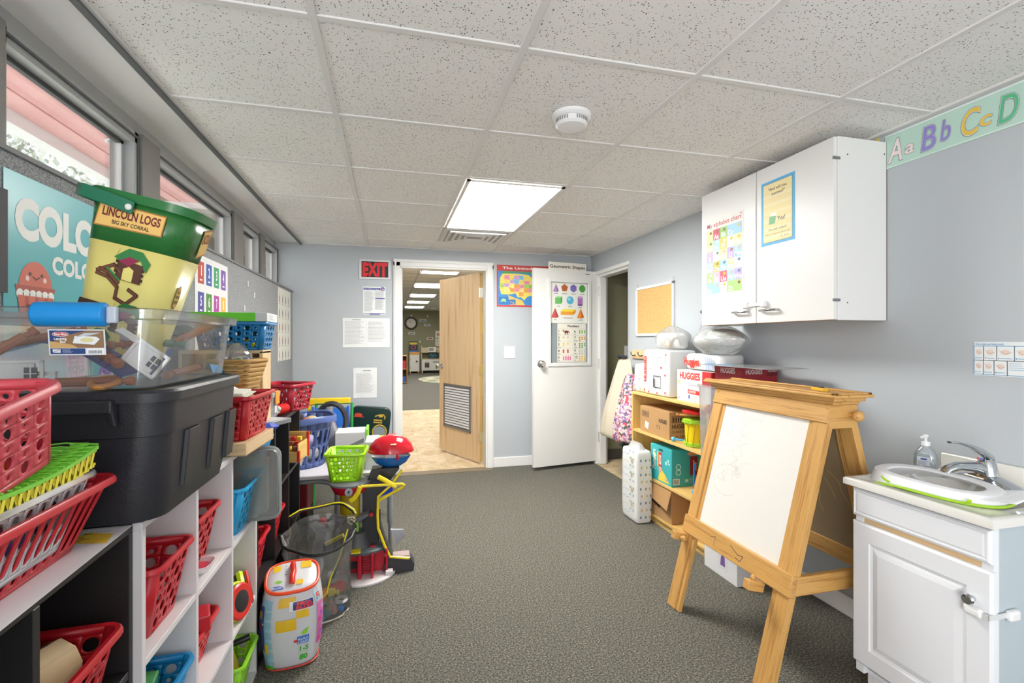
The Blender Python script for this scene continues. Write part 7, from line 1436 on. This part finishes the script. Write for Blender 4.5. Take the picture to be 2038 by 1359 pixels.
mw = MB().box(-.12, -.04, .83, .20, .18, 1.03, mat('#e4e3dd', .5)).build('microwave', kt, smooth=0); MB().box(-.08, -.046, .87, .10, -.04, .99, mat('#a09a8a', .5)).build('microwave_window', mw, smooth=0)
q = MB().box(0, 0, 0, .34, .26, .01, '#20282c').line([(.04, .12), (.09, .18), (.14, .1), (.2, .16), (.29, .12)], .02, .011, '#3aa89a').line([(.05, .05), (.28, .07)], .02, .011, '#3a8ac0')
tag(q.build('chalk_sign', M=BACK(1.50, .565, 19.35), smooth=0), 'black picture with teal writing leaning on the play kitchen counter', 'picture')
sh_ = thing('toy_shelf', 'open wooden shelf holding red and blue bins in the far room', 'shelf', Matrix.Translation((.30, 14.9, 0)))
for x in (-.2, .18): MB().box(x, -.15, 0, x+.02, .15, .84, KW if False else mat('#c08a4c', .5)).build('side_panel', sh_, smooth=0)
for z in (.02, .42, .82): MB().box(-.19, -.15, z, .19, .15, z+.02, mat('#c89a58', .5)).build('shelf_board', sh_, smooth=0)
MB().box(-.19, .14, 0, .19, .15, .84, mat('#5a4a3a', .7)).build('back_panel', sh_, smooth=0)
tag(MB().box(-.06, -.06, 0, .06, .06, .16, '#2a62b8').build('toy_bin', M=place(.40, 14.82, .041), smooth=0), 'blue toy bin on the lower shelf in the far room', 'bin')
tag(MB().box(-.05, -.05, 0, .05, .05, .24, '#c02a34').build('toy_bin', M=place(.41, 14.82, .441), smooth=0), 'red toy bin on the upper shelf in the far room', 'bin')
rg_ = m = mat('#b8b09a', .9, key='rug'); vo = N(m, 'ShaderNodeTexVoronoi', Scale=4.); L(m, coords(m, (1, 1, 1)), vo.inputs[0]); s_ = N(m, 'ShaderNodeSeparateColor'); L(m, vo.outputs['Color'], s_.inputs[0]); L(m, ramp(m, s_.outputs[0], [(0, '#c9c2a8'), (.4, '#8aa08a'), (.6, '#d8d4c4'), (.8, '#a89068')], 'CONSTANT'), bs(m).inputs['Base Color'])
tag(MB().prism([(x, y) for x, y, z in ering(1.0, 1.6, 0, 30)], 0, .008, m).build('play_rug', M=Matrix.Translation((1.9, 16.0, -.001))), 'patterned play rug on the carpet of the far room', 'rug')
sd = thing('smoke_detector', 'round white smoke detector on the far room ceiling', 'smoke detector', Matrix.Translation((1.55, 17.6, 2.494)))
MB().lathe([(.12, 0), (.12, -.03), (.09, -.06), (.001, -.06)], PLWHITE, 20).build('cover', sd)
fs = thing('storage_rack', 'coloured storage boxes glimpsed past the hinge edge of the wooden door', 'shelf', Matrix.Translation((1.35, 6.4, 0)))
for i, c in enumerate(('#4aa84c', '#c02a6a', '#e0d8cc', '#3a62b0', '#7a4a9a', '#d8c83c')): MB().box(-.2, -.15, .28*i, .2, .15, .28*i+.26, mat(c, .6)).build('box', fs, smooth=0)
